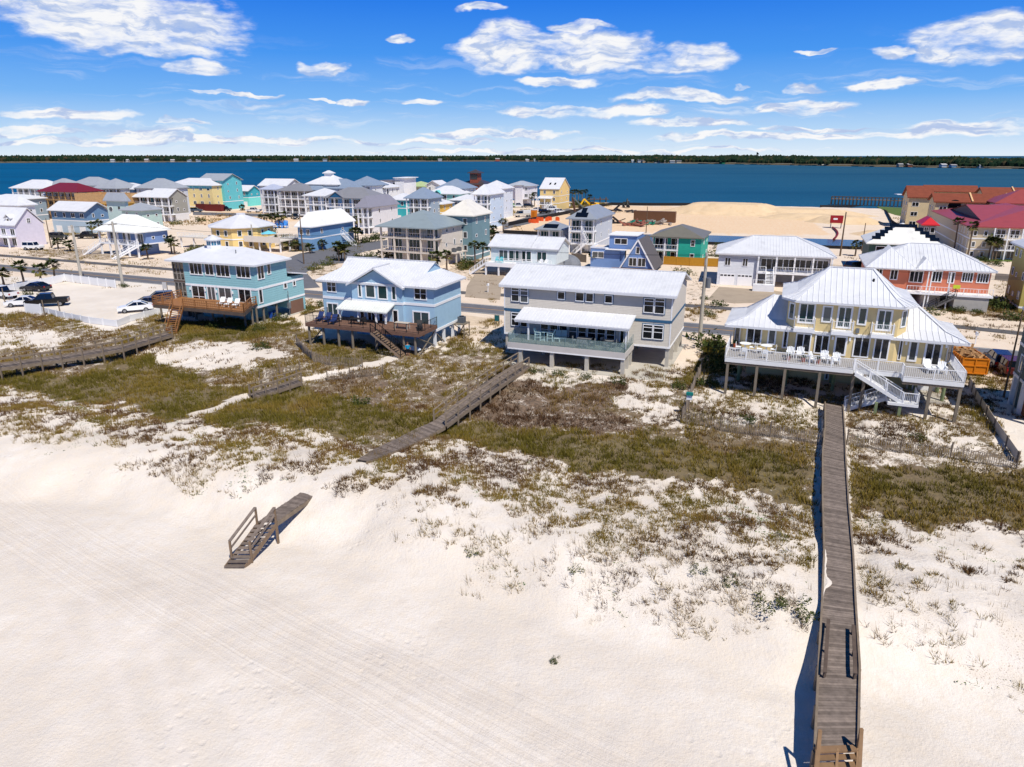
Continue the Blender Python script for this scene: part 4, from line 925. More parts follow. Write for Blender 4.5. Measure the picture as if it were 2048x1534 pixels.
rail(ld,(mx0+4.2,dym-1.2,1.3),(mx0+5.35,dym-1.2,1.3),TRIM,.95,sp=.13,r=.026); rail(ld,(mx0+5.35,dym-1.2,1.3),(mx0+5.35,dym+1.1,1.3),TRIM,.95,sp=.13,r=.026)
stair(h,(mx0+3.0,dym+.05,1.25),(mx0-.2,dym+.05,-.3),(0,1,0),1.05,fa,TRIM,sp=.13,name='stairs')
for X_,Y_,k in ((170,950,0),(368,965,0),(555,990,0),(785,980,0),(1010,1035,0),(1085,1045,0),(1180,1060,2),(1340,1085,2),(1520,1105,1),(1728,1140,1)):
    b=S.floor(*z4(X_,Y_),-.1); y={0:dyl+.15,1:dyr+.15,2:dym-1.1}[k]; x=min(max(b[0],dx0+.15),dx1-.15)
    posts(h,[(x,y)],lambda p:gh(S,*p),dz-.35 if k!=2 else 1.1,.24,GREYPOST if k!=2 else mat('green_treated_post',(120,132,96),.85,.15,2),'pile',False)
for x in (1,S.W*.28,S.W*.5,S.W*.7,S.W*.86,S.W-.4): posts(h,[(x,.6),(x,3.2)],-.2,fz-.12,.34,mat('green_treated_post',(120,132,96)),'pile',True)
m=MB(); xg,_=S.face('F',*z4(1500,900),3.5); m.box(xg-1.2,xg+1.4,3.5,3.59,.1,2.5); m.build('garage_door',TRIM,h)
wz(S,z4,'F',845,775,885,850,off=3.6,t=.1)
m=MB(); m.box(S.W-4.2,S.W-.1,-.2,3.4,-.1,.12); m.box(S.W-4.4,S.W,-.4,-.25,-.1,.25); m.build('slab',CONC,h)
def setat(kind,label,X_,Y_,rz,group=None): return onfloor(S,kind,label,z4(X_,Y_),dz,rz,group)
for ti,(tx,ty,nm) in enumerate(((305,650,'left'),(448,665,'right'))):
    setat('rt_white','white round table, %s of the two on the yellow house deck'%nm,tx,ty,0)
    for dx,dy,rz,w_ in ((-45,5,90,'left'),(48,8,-90,'right'),(-12,-22,0,'behind'),(-5,38,180,'in front')):
        setat('chair_white','white chair on the %s side of the %s white round table'%(w_,'first' if ti==0 else 'second') if w_ in('left','right') else 'white chair %s of the %s white round table on the deck'%(w_,'first' if ti==0 else 'second'),tx+dx,ty+dy,rz,'white chairs around the round deck tables')
for X_,Y_,w_ in ((612,700,'first from the left, before the wide glass doors'),(680,702,'second from the left'),(775,735,'third from the left, turned sideways'),(845,728,'fourth from the left beside the planter'),(925,742,'fifth from the left, nearest the stairs')):
    setat('adir_white','white adirondack chair, %s'%w_,X_,Y_,(0 if X_!=775 else 60),'white adirondack chairs on the yellow house deck')
setat('qt_white','small white side table between third and second adirondack chairs',738,722,0); setat('qt_white','small white side table beside the fifth adirondack chair',885,738,0)
setat('recl_white','white lounge chair at the right end of the yellow house deck',1552,792,10); setat('adir_white','white armchair at the right end of the deck beside the lounge chair',1645,808,0); setat('qt_white','small white table between the lounge chair and the armchair',1605,800,0)
for X_,Y_,l in ((600,716,'terracotta pot with a brown grass plant'),(700,728,'terracotta pot with small flowers by the rail'),(803,738,'wide pot with a green spiky plant by the rail')): potted(S,l,z4(X_,Y_),dz)
potted(S,'terracotta planter at the left end of the yellow house deck',z4(238,628),dz,(190,96,60))
# --- dark green house at the right edge ---
DG=siding((62,84,82),.25)
o=un(2050,850,0); q=un(2006,795,0)
S=Site((o[0],o[1]),11,6,9.0,TH); S.o=S.o-Vector((0,0,0)); h=S.thing('beach_house','dark green tall house cut off by the right edge of the photo')
m=MB(); m.box(0,11,0,6,2.9,8.8); m.box(.4,10.6,1.0,5.8,0,2.88); m.build('wall',DG,h); r=MB(); hip(r,-.35,11.7,-.35,6.35,9,1.8); r.build('roof',roofm((170,180,186)),h)
m=MB(); m.box(-.04,-.002,-.05,6,5.7,5.95); m.box(-.04,-.002,-.05,6,2.85,3.1); m.build('trim_band',TRIM,h)
posts(h,[(0.2,.2),(.2,3),(.2,5.8)],-.1,2.9,.35,TRIM,'column')
for y in (1.5,4.3): win(S,'L',y,6.4,1.0,1.4); win(S,'L',y,3.5,1.0,1.6)
m=MB(); m.box(.35,.39,1.5,4,0.1,2.5); m.build('shed_door',mat('rust_board',(130,82,50),.8,.1,3),h)
# ================= roads, paths, sheets =================
def sheet(name,poly,m_,z=.03,px=True,thick=None):
    pts=[un(x,y,0) if px else (x,y) for x,y in poly]
    mb=MB(); mb.prism(pts,z-.25,z); o=mb.build(name,m_); o['kind']='structure'; return o
def line_ext(pts,e0,e1):
    a,b=Vector(pts[0]),Vector(pts[1]); c,d=Vector(pts[-2]),Vector(pts[-1])
    return [tuple(a-(b-a).normalized()*e0)]+[tuple(p) for p in pts]+[tuple(d+(d-c).normalized()*e1)]
ASPH=mat('asphalt',(104,104,108),.9,.12,.9,bump=.1); ASPH2=mat('old_asphalt',(92,90,90),.9,.15,.7); CONCD=mat('driveway_concrete',(166,150,130),.9,.12,.5,weather=(150,138,118)); 
SHOULD=mat('pale_gravel',(206,190,168),.95,.08,1.0)
far=line_ext([un(x,y) for x,y in ((0,528.7),(926,606),(1376,645),(1957,695))],120,80); near=line_ext([un(x,y) for x,y in ((0,540.5),(926,623.6),(1376,664),(1957,717))],120,80)
sheet('road',far+near[::-1],ASPH,.03,False)
def strip(name,c,w_,m_,z): 
    a=[];b=[]
    for i,p in enumerate(c):
        q0=Vector(c[max(i-1,0)]);q1=Vector(c[min(i+1,len(c)-1)]); d=(q1-q0).normalized(); n_=Vector((-d.y,d.x))
        a.append(tuple(Vector(p)+n_*w_/2)); b.append(tuple(Vector(p)-n_*w_/2))
    mb=MB(); k=len(c)
    for i in range(k-1): mb.quad((*b[i],z),(*b[i+1],z),(*a[i+1],z),(*a[i],z))
    o=mb.build(name,m_); o['kind']='structure'; return o
cen=[((a[0]+b[0])/2,(a[1]+b[1])/2) for a,b in zip(far,near)]
YL=mat('road_yellow',(206,150,50),.8,.1,2); WL=mat('road_white',(210,210,205),.8,.1,2)
strip('road_centre_line',cen,.14,YL,.036)
for s_,L in ((.35,near),(-.35,far)):
    c=[]
    for p,q in zip(L,cen): d=(Vector(q)-Vector(p)).normalized(); c.append(tuple(Vector(p)+d*.35))
    strip('road_edge_line',c,.12,WL,.036)
bp_=line_ext([un(x,y) for x,y in ((0,511),(336,538.5),(930,586),(1400,613),(1918,654),(2030,666))],100,60)
strip('bike_path',bp_,2.3,ASPH2,.05)
sheet('side_street',[(560,522),(600,507),(680,494),(745,484),(775,480),(775,495),(730,503),(705,511),(770,513),(770,520),(640,530),(612,545),(640,575),(600,578),(575,548)],ASPH,.06)
sheet('side_street',[(1005,449),(1060,432),(1100,420),(1125,414),(1145,419),(1100,434),(1060,447),(1005,460)],ASPH,.03)
sheet('side_street',[(386,424),(590,429),(590,435),(386,430)],ASPH,.03)
sheet('driveway',[(955,541),(1010,545),(1003,575),(1000,600),(930,594),(934,572)],CONCD,.06)
sheet('driveway',[(1438,574),(1550,582),(1600,590),(1560,604),(1470,607),(1415,600)],CONCD,.06)
sheet('driveway',[(150,498),(260,505),(235,515),(150,507)],CONCD,.04)
sheet('driveway',[(925,630),(1005,640),(1000,652),(930,650)],mat('sand_drive',(206,186,160),.95,.1,1),.04)
lag=bpy.data.materials.new('lagoon_water'); lag.use_nodes=True; lb=lag.node_tree.nodes['Principled BSDF']; lb.inputs['Base Color'].default_value=(*lin((60,78,80)),1); lb.inputs['Roughness'].default_value=.2; lb.inputs['Specular IOR Level'].default_value=.25
sheet('lagoon_water',[(1120,467),(1410,470.5),(1735,481),(1790,484),(1790,500),(1600,492),(1410,486),(1120,480)],lag,.05)
sheet('lawn',[(1753,413),(1815,416),(1870,424),(1900,440),(1840,440),(1790,430),(1773,424)],mat('lawn_grass',(86,104,44),.95,.2,.6),.04)
sheet('lawn',[(1945,500),(2048,500),(2060,524),(1955,522)],mat('lawn_grass',(86,104,44)),.04)
def mound(cx,cy,r,hh,seed,asp=1):
    n=40;mb=MB();V=[];xs=np.linspace(-1,1,n)
    Xm,Ym=np.meshgrid(xs,xs); d=np.hypot(Xm,Ym); nz=(vnoise(Xm*10,Ym*10,3,seed)-.5)*.35+(vnoise(Xm*10,Ym*10,1,seed+1)-.5)*.15
    Zm_=hh*np.clip(1.25*(1-ss(.25,1,d+nz*.6)),0,1)*(1+nz*.3)-.1; Zm_[d>.98]=-.3
    u,v=U0,V0
    for i in range(n):
        for j in range(n): x=Xm[i,j]*r*asp;y=Ym[i,j]*r; mb.v.append((cx+u.x*x+v.x*y,cy+u.y*x+v.y*y,float(Zm_[i,j])))
    for i in range(n-1):
        for j in range(n-1): a=i*n+j; mb.f.append((a,a+1,a+n+1,a+n)); mb.m.append(0)
    o=mb.build('sand_mound',mat('pile_sand',(214,188,152),.95,.1,.2,bump=.3,weather=(200,166,124))); o['kind']='structure'
    for p in o.data.polygons: p.use_smooth=True
x,y=un(1460,426); mound(x,y,15,3.9,31,2.0); x,y=un(1560,428); mound(x,y,13,2.4,37,2.8); x,y=un(1690,445); mound(x,y,9,2.2,33,1.5); x,y=un(1620,438); mound(x,y,9,1.8,41,2)
x,y=un(1770,470); mound(x,y,7,1.2,43,1.5)

# ================= boardwalks =================
def resample(P_,step):
    P_=[Vector(p) for p in P_]; out=[P_[0]]; 
    for a,b in zip(P_,P_[1:]):
        n=max(1,int(round((b-a).length/step)))
        for i in range(1,n+1): out.append(a.lerp(b,i/n))
    return out
def boardwalk(label,L,Rr,rails='',postsp=2.4,curb=False,pm=None,railm=None,ground=True,post_up=0,name='boardwalk',mid=True,rh=1.0):
    c0=Vector(L[0]); t=thing(name,label,'boardwalk',(c0.x,c0.y,0)); off=Vector((c0.x,c0.y,0)); L=[Vector(p)-off for p in L]; Rr=[Vector(p)-off for p in Rr]
    m=MB()
    for i in range(len(L)-1):
        l0,l1,r0,r1=L[i],L[i+1],Rr[i],Rr[i+1]; n=max(1,int(((l0+r0)/2-(l1+r1)/2).length/.16))
        for k in range(n):
            a,b=k/n,(k+.9)/n; e=random.uniform(-.03,.03); z_=random.uniform(-.006,.006)
            p=[l0.lerp(l1,a),r0.lerp(r1,a),r0.lerp(r1,b),l0.lerp(l1,b)]; w_=(p[1]-p[0]).normalized()*e; p=[q+w_+Vector((0,0,z_)) for q in p]
            m.quad(*p); m.quad(*[q-Vector((0,0,.05)) for q in p[::-1]]); 
            for a_,b_ in ((0,1),(1,2),(2,3),(3,0)): m.quad(p[a_],p[b_],p[b_]-Vector((0,0,.05)),p[a_]-Vector((0,0,.05)))
    m.build('deck_planks',OLDWOOD,t)
    for P_,s_ in ((L,1),(Rr,-1)):
        m=MB()
        for i in range(len(P_)-1):
            d=Vector((0,0,.2)); m.bar(P_[i]-d,P_[i+1]-d,.06,.28)
        m.build('stringer',OLDPOST,t)
        if curb:
            m=MB()
            for i in range(len(P_)-1): d=Vector((0,0,.1)); m.bar(P_[i]+d,P_[i+1]+d,.1,.07)
            m.build('edge_curb',OLDPOST,t)
    for P_,key in ((L,'L'),(Rr,'R')):
        Q=resample(P_,postsp)
        for q in Q:
            g_=float(hgt(q.x+off.x,q.y+off.y))-.3; top=q.z+(rh+.02 if key in rails else -.06)
            if top-g_>.35: MB().box(-.07,.07,-.07,.07,0,top-g_).build('post',pm or OLDPOST,t,(q.x,q.y,g_))
        if key in rails:
            m=MB()
            for i in range(len(P_)-1):
                m.bar(P_[i]+Vector((0,0,rh+.04)),P_[i+1]+Vector((0,0,rh+.04)),.16,.045)
                if mid: m.bar(P_[i]+Vector((0,0,rh*.5)),P_[i+1]+Vector((0,0,rh*.5)),.04,.13)
            m.build('handrail',railm or OLDPOST,t)
    return t
def u3(x,y,z): a=un(x,y,z); return (a[0],a[1],z)
zL=[.35,.3,.2,.1,-.1,-.3,-.8,-1.1]
Lp=[u3(x,y,z) for (x,y),z in zip([(1650,806),(1650,860),(1645,905),(1645,1000),(1648,1100),(1644,1200),(1637,1330),(1629,1500)],zL)]
Rp=[u3(x,y,z) for (x,y),z in zip([(1686,813),(1690,875),(1691,915),(1697,1010),(1706,1110),(1711,1210),(1719,1335),(1716,1497)],zL)]
bw=boardwalk('long weathered grey boardwalk running from the yellow house to the beach at right',Lp,Rp,curb=True)
o0=Vector((Lp[0][0],Lp[0][1],0))
for (a,b) in (((1657,1238),(1650,1345)),((1707,1250),(1711,1347))):
    p=Vector(u3(*a,-.1))-o0; q=Vector(u3(*b,-.4))-o0; m=MB(); m.bar(p,q,.16,.06); 
    for k in (.05,.5,.95): c=p.lerp(q,k); m.bar(c,c-Vector((0,0,.4)),.1)
    m.build('bench',STAINED,bw)
# new timber stair head at the beach end
NEWW=mat('new_timber',(132,104,76),.8,.15,3,island=.15)
a=Vector(u3(1634,1500,-1.05))-o0; b=Vector(u3(1716,1497,-1.05))-o0; d_=(Vector(Lp[-1])-Vector(Lp[-2])).normalized()
m=MB(); m.bar(a,b,.3,.1)
for k in (0,.5,1): c=a.lerp(b,k); m.bar(c,c+d_*3+Vector((0,0,-1.5)),.1,.2)
for i in range(1,11): c=a+d_*3*(i/11)+Vector((0,0,-1.5*i/11)); m.bar(c,c+(b-a),.26,.05)
m.build('beach_stairs',NEWW,bw)
for k in (0,1):
    c=a.lerp(b,k); m=MB(); m.bar(c-Vector((0,0,2)),c+Vector((0,0,1.0)),.12); m.bar(c+Vector((0,0,1)),c+d_*2.6+Vector((0,0,-.4)),.14,.05); m.build('stair_rail',NEWW,bw)
dr=MB(); rd=random.Random(4); top_=[];low_=[]
for i in range(33):
    f=i/32; y_=1075+130*f; z_=-.02-.27*f+.03; xl_=1647.5-2.5*f; w_=1.5+3.5*rd.random()*math.sin(math.pi*f)+15*math.exp(-((f-.68)/.09)**2)+5*math.exp(-((f-.35)/.13)**2)
    low_.append(u3(xl_,y_,z_)); top_.append(u3(xl_+w_,y_+w_*.12,z_))
for i in range(32):
    a,b,c,d=low_[i],low_[i+1],top_[i+1],top_[i]; m1=(a[0]*.5+d[0]*.5,a[1]*.5+d[1]*.5,a[2]+.05); m2=(b[0]*.5+c[0]*.5,b[1]*.5+c[1]*.5,b[2]+.05); dr.quad(a,b,m2,m1); dr.quad(m1,m2,c,d)
o=dr.build('sand_drift',gm); o['kind']='structure'
# middle boardwalk
def w3(x,y,z): return u3(x,y,z)
mk=[(1058,733,.45),(1000,772,.45),(940,815,.2),(892,851,-.25)]; ml=[(1036,724,.45),(975,762,.45),(915,804,.2),(868,842,-.25)]
boardwalk('weathered boardwalk with two handrails rising to the grey sided house',[w3(*p) for p in ml],[w3(*p) for p in mk],rails='LR',postsp=2.0)
def g3(x,y,d): return ung(x,y,d)
fl=[(868,842),(830,858),(793,877),(750,897),(714,919)]; fr=[(892,853),(858,870),(818,890),(780,905),(734,922)]
A_=[Vector(w3(868,842,-.25))]+[Vector(g3(x,y,.22)) for x,y in fl[1:]]; B_=[Vector(w3(892,851,-.25))]+[Vector(g3(x,y,.22)) for x,y in fr[1:]]
boardwalk('low grey plank walkway without rails leading down from the railed boardwalk to the sand',A_,B_,postsp=30)
# left long boardwalk
c_=[(-120,757),(0,736),(123,719),(246,698),(345,669)]; N_=[Vector(u3(x,y,.6)) for x,y in c_]; dd=(N_[-1]-N_[0]).normalized(); nn_=Vector((-dd.y,dd.x,0))
boardwalk('long weathered boardwalk with rails crossing the dunes below the turquoise house',[p+nn_*1.9 for p in N_],N_,rails='LR',postsp=2.1)
# little bridge
N_=[Vector(g3(508,794,.25)),Vector(g3(556,780,.55)),Vector(g3(603,764,.6))]; dd=(N_[-1]-N_[0]).normalized(); nn_=Vector((-dd.y,dd.x,0))
boardwalk('short railed footbridge on the sandy path below the sky blue house',[p+nn_*1.2 for p in N_],N_,rails='LR',postsp=1.5)
# beach ramp with stairs
zd=-.62; rf=[u3(612,977,zd),u3(514,1044,zd)]; rr2=[u3(636,985,zd),u3(552,1044,zd)]
rp=boardwalk('weathered ramp and stairs with handrails stranded on the open beach',rf,rr2,postsp=3.2,pm=mat('tan_post',(124,104,84),.85,.15,3),name='beach_stairs')
o0=Vector((rf[0][0],rf[0][1],0)); tl=Vector(rf[1])-o0; tr=Vector(rr2[1])-o0; bl=Vector(ung(464,1122,.12))-o0; br=Vector(ung(490,1132,.12))-o0
TAN=mat('tan_post',(124,104,84)); m=MB(); n=10
bl=br+(tl-tr)*1.0
for i in range(1,n+1):
    a=tl.lerp(bl,i/n);b=tr.lerp(br,i/n); m.bar(a,b,.3,.06); 
m.build('tread',OLDWOOD,rp)
m=MB(); 
for a,b in ((tl,bl),(tr,br)): m.bar(a-Vector((0,0,.2)),b-Vector((0,0,.12)),.06,.3)
m.build('stringer',TAN,rp)
for a,b in ((tl,bl),(tr,br)):
    m=MB(); b2=a.lerp(b,.8); m.bar(a+Vector((0,0,1.05)),b2+Vector((0,0,1.1)),.2,.06); m.bar(a+Vector((0,0,.55)),b2+Vector((0,0,.6)),.06,.12); m.build('handrail',OLDWOOD,rp)
    for c,e in ((a,1.05),(b2,1.1)):
        g_=float(hgt(c.x+o0.x,c.y+o0.y))-.3; MB().box(-.06,.06,-.06,.06,0,c.z+e-g_).build('post',TAN,rp,(c.x,c.y,g_))
# ================= fences =================
def gpts(pp): return [ung(x,y) for x,y in pp]
PICK=mat('fence_lath',(136,124,112),.9,.2,4,island=.25)
def sandfence(label,pp,h=1.15,sp=.13,lean=.05,step=3.0,m_=None):
    pts=resample(gpts(pp),.8); c0=pts[0].copy(); t=thing('sand_fence',label,'fence',(c0.x,c0.y,c0.z)); m=MB(); rr=random.Random(len(pp)); L=0
    for a,b in zip(pts,pts[1:]):
        n=max(1,int((b-a).length/sp)); d=(b-a).normalized()
        for i in range(n):
            q=a.lerp(b,i/n); z_=float(hgt(q.x,q.y)); q=Vector((q.x,q.y,z_))-c0; hh=h*rr.uniform(.85,1.05); q2=q+Vector((rr.uniform(-lean,lean),rr.uniform(-lean,lean),hh)); m.bar(q-Vector((0,0,.1)),q2,.045,.02)
        for e in (.25,.8): m.bar(a-c0+Vector((0,0,h*e)),b-c0+Vector((0,0,h*e)),.015)
    m.build('laths',m_ or PICK,t)
    for q in resample(gpts(pp),step): z_=float(hgt(q.x,q.y)); MB().tube((0,0,-.2),(0,0,h+.3),.06).build('post',OLDPOST,t,(q.x-c0.x,q.y-c0.y,z_-c0.z))
    return t
sandfence('curved sand fence of thin laths left of the sandy path below the sky blue house',[(594,690),(606,705),(625,723),(660,731),(725,735)])
sandfence('lath sand fence running from the birdhouse post to the long boardwalk',[(1362,845),(1440,862),(1540,874),(1643,890)])
sandfence('pale lath sand fence right of the long boardwalk',[(1693,890),(1800,906),(1900,917),(2032,938)],1.1)
sandfence('lath fence climbing beside the grey house toward the birdhouse post',[(1402,745),(1386,780),(1374,818),(1362,845)])
sandfence('faint lath fence just right of the small footbridge',[(655,762),(700,757),(766,750)],.9)
sandfence('sparse lath fence in the dunes below the turquoise house corner',[(520,757),(560,748),(600,742)],.8,.3)
def panelfence(label,pp,h,m_,pm,step=2.4,th=.05,name='fence',px=True,gap=.05,slat=0):
    pts=gpts(pp) if px else pp; pts=[Vector(p) for p in pts]; c0=pts[0].copy(); t=thing(name,label,'fence',tuple(c0)); m=MB()
    for a,b in zip(pts,pts[1:]): m.bar(a-c0+Vector((0,0,h/2+gap)),b-c0+Vector((0,0,h/2+gap)),th,h)
    m.build('panel',m_,t)
    for q in resample(pts,step): MB().box(-.07,.07,-.07,.07,-.2,h+.15).build('post',pm,t,tuple(q-c0))
    return t
VINYL=mat('white_vinyl',(228,228,228),.5,.02,2)
panelfence('white vinyl fence along the back of the sandy car park',[(-60,602),(0,590),(60,578),(131,563),(232,576)],1.3,VINYL,VINYL,2.4)
panelfence('low white vinyl fence at the front of the sandy car park',[(84,626),(130,637),(180,647),(235,654),(262,643),(342,622)],.85,VINYL,VINYL,2.4)
panelfence('short white solid fence at the left front corner of the car park',[(53,628),(84,630)],1.5,VINYL,VINYL,2.4)
CREAM=mat('cream_silt_fabric',(206,192,170),.9,.06,2); panelfence('cream fabric silt fence curving beside the sandy drive at right',[(2034,925),(2012,893),(1988,858),(1972,832),(1950,798),(1938,772)],.8,CREAM,OLDPOST,2.6,.02,'silt_fence')
BLKF=mat('black_silt_fabric',(34,32,32),.9,.1,2)
panelfence('black silt fence from the road round the construction sand to the bay',[(1017,452),(1076,440),(1154,424),(1189,416),(1223,410.5),(1300,411.5),(1380,411.5)],1.2,BLKF,BLKF,15,.15,'silt_fence')
panelfence('black silt fence along the right edge of the construction sand',[(1640,415),(1752,415),(1773,427),(1783,446),(1799,458)],1.0,BLKF,BLKF,12,.12,'silt_fence')
panelfence('black silt fence at the near left corner of the orange sand lot',[(1007,467),(1070,470),(1120,473)],1.0,BLKF,BLKF,12,.12,'silt_fence')
panelfence('black silt fence along the near bank of the lagoon',[(1405,489),(1600,495),(1740,500)],.7,BLKF,BLKF,12,.12,'silt_fence')
panelfence('mustard wooden privacy fence before the teal house',[(1327,529),(1380,532),(1436,534)],1.7,mat('mustard_fence',(172,124,36),.8,.08,3),mat('mustard_fence',(172,124,36)),2.4)
panelfence('white picket fence in front of the yellow gabled bay house',[(1112,416),(1140,414)],1.2,VINYL,VINYL,4)
panelfence('grey timber fence behind the small boat cover',[(1143,522),(1172,525)],1.6,mat('grey_fence',(108,98,88),.9,.1,2),OLDPOST,3)
panelfence('grey block wall behind the palms at the far right',[(1990,560),(2060,566)],1.2,mat('grey_wall',(140,132,124),.9,.1,1),OLDPOST,6,.2,'low_wall')
# ================= poles =================
def pole(label,base,top,r,m_,arm=0,trans=False,name='utility_pole',arms=1):
    x,y=un(*base,0); lo=0;hi=25
    for _ in range(40):
        md=(lo+hi)/2; d=y*math.cos(P)+(H-md)*math.sin(P); py=767-F*(y*math.sin(P)-(H-md)*math.cos(P))/d
        if py>top: lo=md
        else: hi=md
    t=thing(name,label,'pole',(x,y,0),-R(TH)); MB().tube((0,0,-.2),(0,0,lo),r,r*.62,10).build('shaft',m_,t)
    for k in range(arms if arm else 0): MB().bar((0,-arm,lo-.5-1.0*k),(0,arm,lo-.5-1.0*k),.12,.12).build('crossarm',OLDPOST,t)
    if trans: MB().tube((.45,0,lo-4.2),(.45,0,lo-3.0),.3,.3,12).build('transformer',GREYMET,t)
    return Vector((x,y,lo-.3))
WP=mat('wooden_pole',(104,86,68),.9,.15,2)
pp=[pole('tall concrete utility pole, left one of the two beside the car park',(163,558),450,.28,CONCPOST),
 pole('tall concrete utility pole with bracket, right one of the two beside the car park',(246,573),443,.28,CONCPOST,.9),
 pole('tall concrete utility pole between the grey and yellow houses with transformer',(1399,682),505,.26,CONCPOST,1.1,True,arms=2),
 pole('concrete utility pole in front of the beige three storey house',(788,522),466,.24,CONCPOST),
 pole('slim wooden pole beside the lavender house',(103,496),437,.14,WP), pole('wooden pole left of the side street mouth',(608,528),428,.15,WP),
 pole('short wooden pole before the white ranch house deck',(1086,532),485,.15,WP), pole('wooden pole on the construction site before the demolition debris',(1292,466),413,.14,WP),
 pole('tilting wooden pole with lamp behind the white garage house',(1680,512),424,.2,WP), pole('thin wooden pole right of the tilting pole by the lagoon',(1723,502),446,.14,WP),
 pole('thin dark pole at the front corner of the dark green house',(2007,795),612,.1,WP), pole('slim metal post beside the dark green house wall',(2023,826),709,.08,GREYMET),pole('thin mast behind the turquoise roof cupola',(460,478),444,.1,WP),pole('concrete pole right of the yellow octagonal house deck',(508,502),449,.22,CONCPOST)]
def wires(label,a,b,n=3,sag=1.0):
    a=Vector(a);b=Vector(b); d=(b-a); nrm=Vector((-d.y,d.x,0)).normalized(); t=thing('power_line',label,'wire',tuple(a))
    for k in range(n):
        o_=nrm*(k-(n-1)/2)*.8; m=MB(); prev=None
        for i in range(17):
            q=(b-a)*(i/16)+o_-Vector((0,0,4*sag*(i/16)*(1-i/16)))
            if prev is not None: m.bar(prev,q,.025)
            prev=q
        m.build('cable',WIRE,t)
wires('power cables between the two concrete poles by the car park',pp[0],pp[1],3,.2); wires('power cables running right from the car park poles to the pole by the beige house',pp[1],pp[3]+Vector((0,0,0)),2,1)
wires('power cables from the beige house pole to the pole behind the grey house',pp[3],pp[2],2,1.2); 
e_=pp[2]+(pp[2]-pp[1])*.75; wires('power cables running right from the transformer pole across the yellow house street',pp[2],(e_.x,e_.y,pp[2].z),3,.8)
# birdhouse-like sign, walkway sign
def signpost(label,pxy,h,w_,hh,cols,name='sign',two=False):
    p=ung(*pxy); t=thing(name,label,'sign',p,-R(TH)); MB().box(-.05,.05,-.05,.05,-.2,h).build('post',OLDPOST,t)
    if two: MB().box(w_-.05,w_+.05,-.05,.05,-.2,h).build('post',OLDPOST,t)
    m=MB(); m.box(-w_/2 if not two else 0,w_/2 if not two else w_,-.09,-.055,h-hh,h); m.build('panel',paint(cols[0]),t)
    if len(cols)>1: m=MB(); m.box(-w_/2-.05,w_/2+.05,-.2,.1,h,h+.25); m.build('cap',paint(cols[1]),t)
signpost('white box sign with teal cap on a tall post below the grey house',(1376,832),2.0,.5,.45,[(230,232,232),(20,120,112)])
signpost('teal sign board on two posts left of the grey house',(990,650),1.4,.6,.8,[(20,92,98)],two=True)
signpost('white notice board on legs at the car park entrance',(328,588),2.0,.9,1.1,[(190,188,186)],two=True)
def mailbox(label,pxy):
    p=ung(*pxy); t=thing('mailbox',label,'mailbox',p,-R(TH)); MB().box(-.05,.05,-.05,.05,-.1,1.1).build('post',TRIM,t); m=MB(); m.box(-.13,.13,-.28,.28,1.1,1.4); m.tube((0,-.28,1.38),(0,.28,1.38),.13,.13,10); m.build('box',WHITE,t)
mailbox('white mailbox on a post by the road right of the yellow house',(1950,688)); mailbox('white mailbox beside the concrete driveway',(976,585))
# wheel-stop posts by the left boardwalk
for i,(x,y,w_) in enumerate(((10,605,'leftmost'),(90,632,'second'),(122,634,'third'))):
    p=ung(x,y); o=MB().tube((0,0,-.2),(0,0,2.3),.09,.08).build('timber_post',OLDPOST,None,p); tag(o,'weathered timber post by the car park front, %s from the left'%w_,'post')
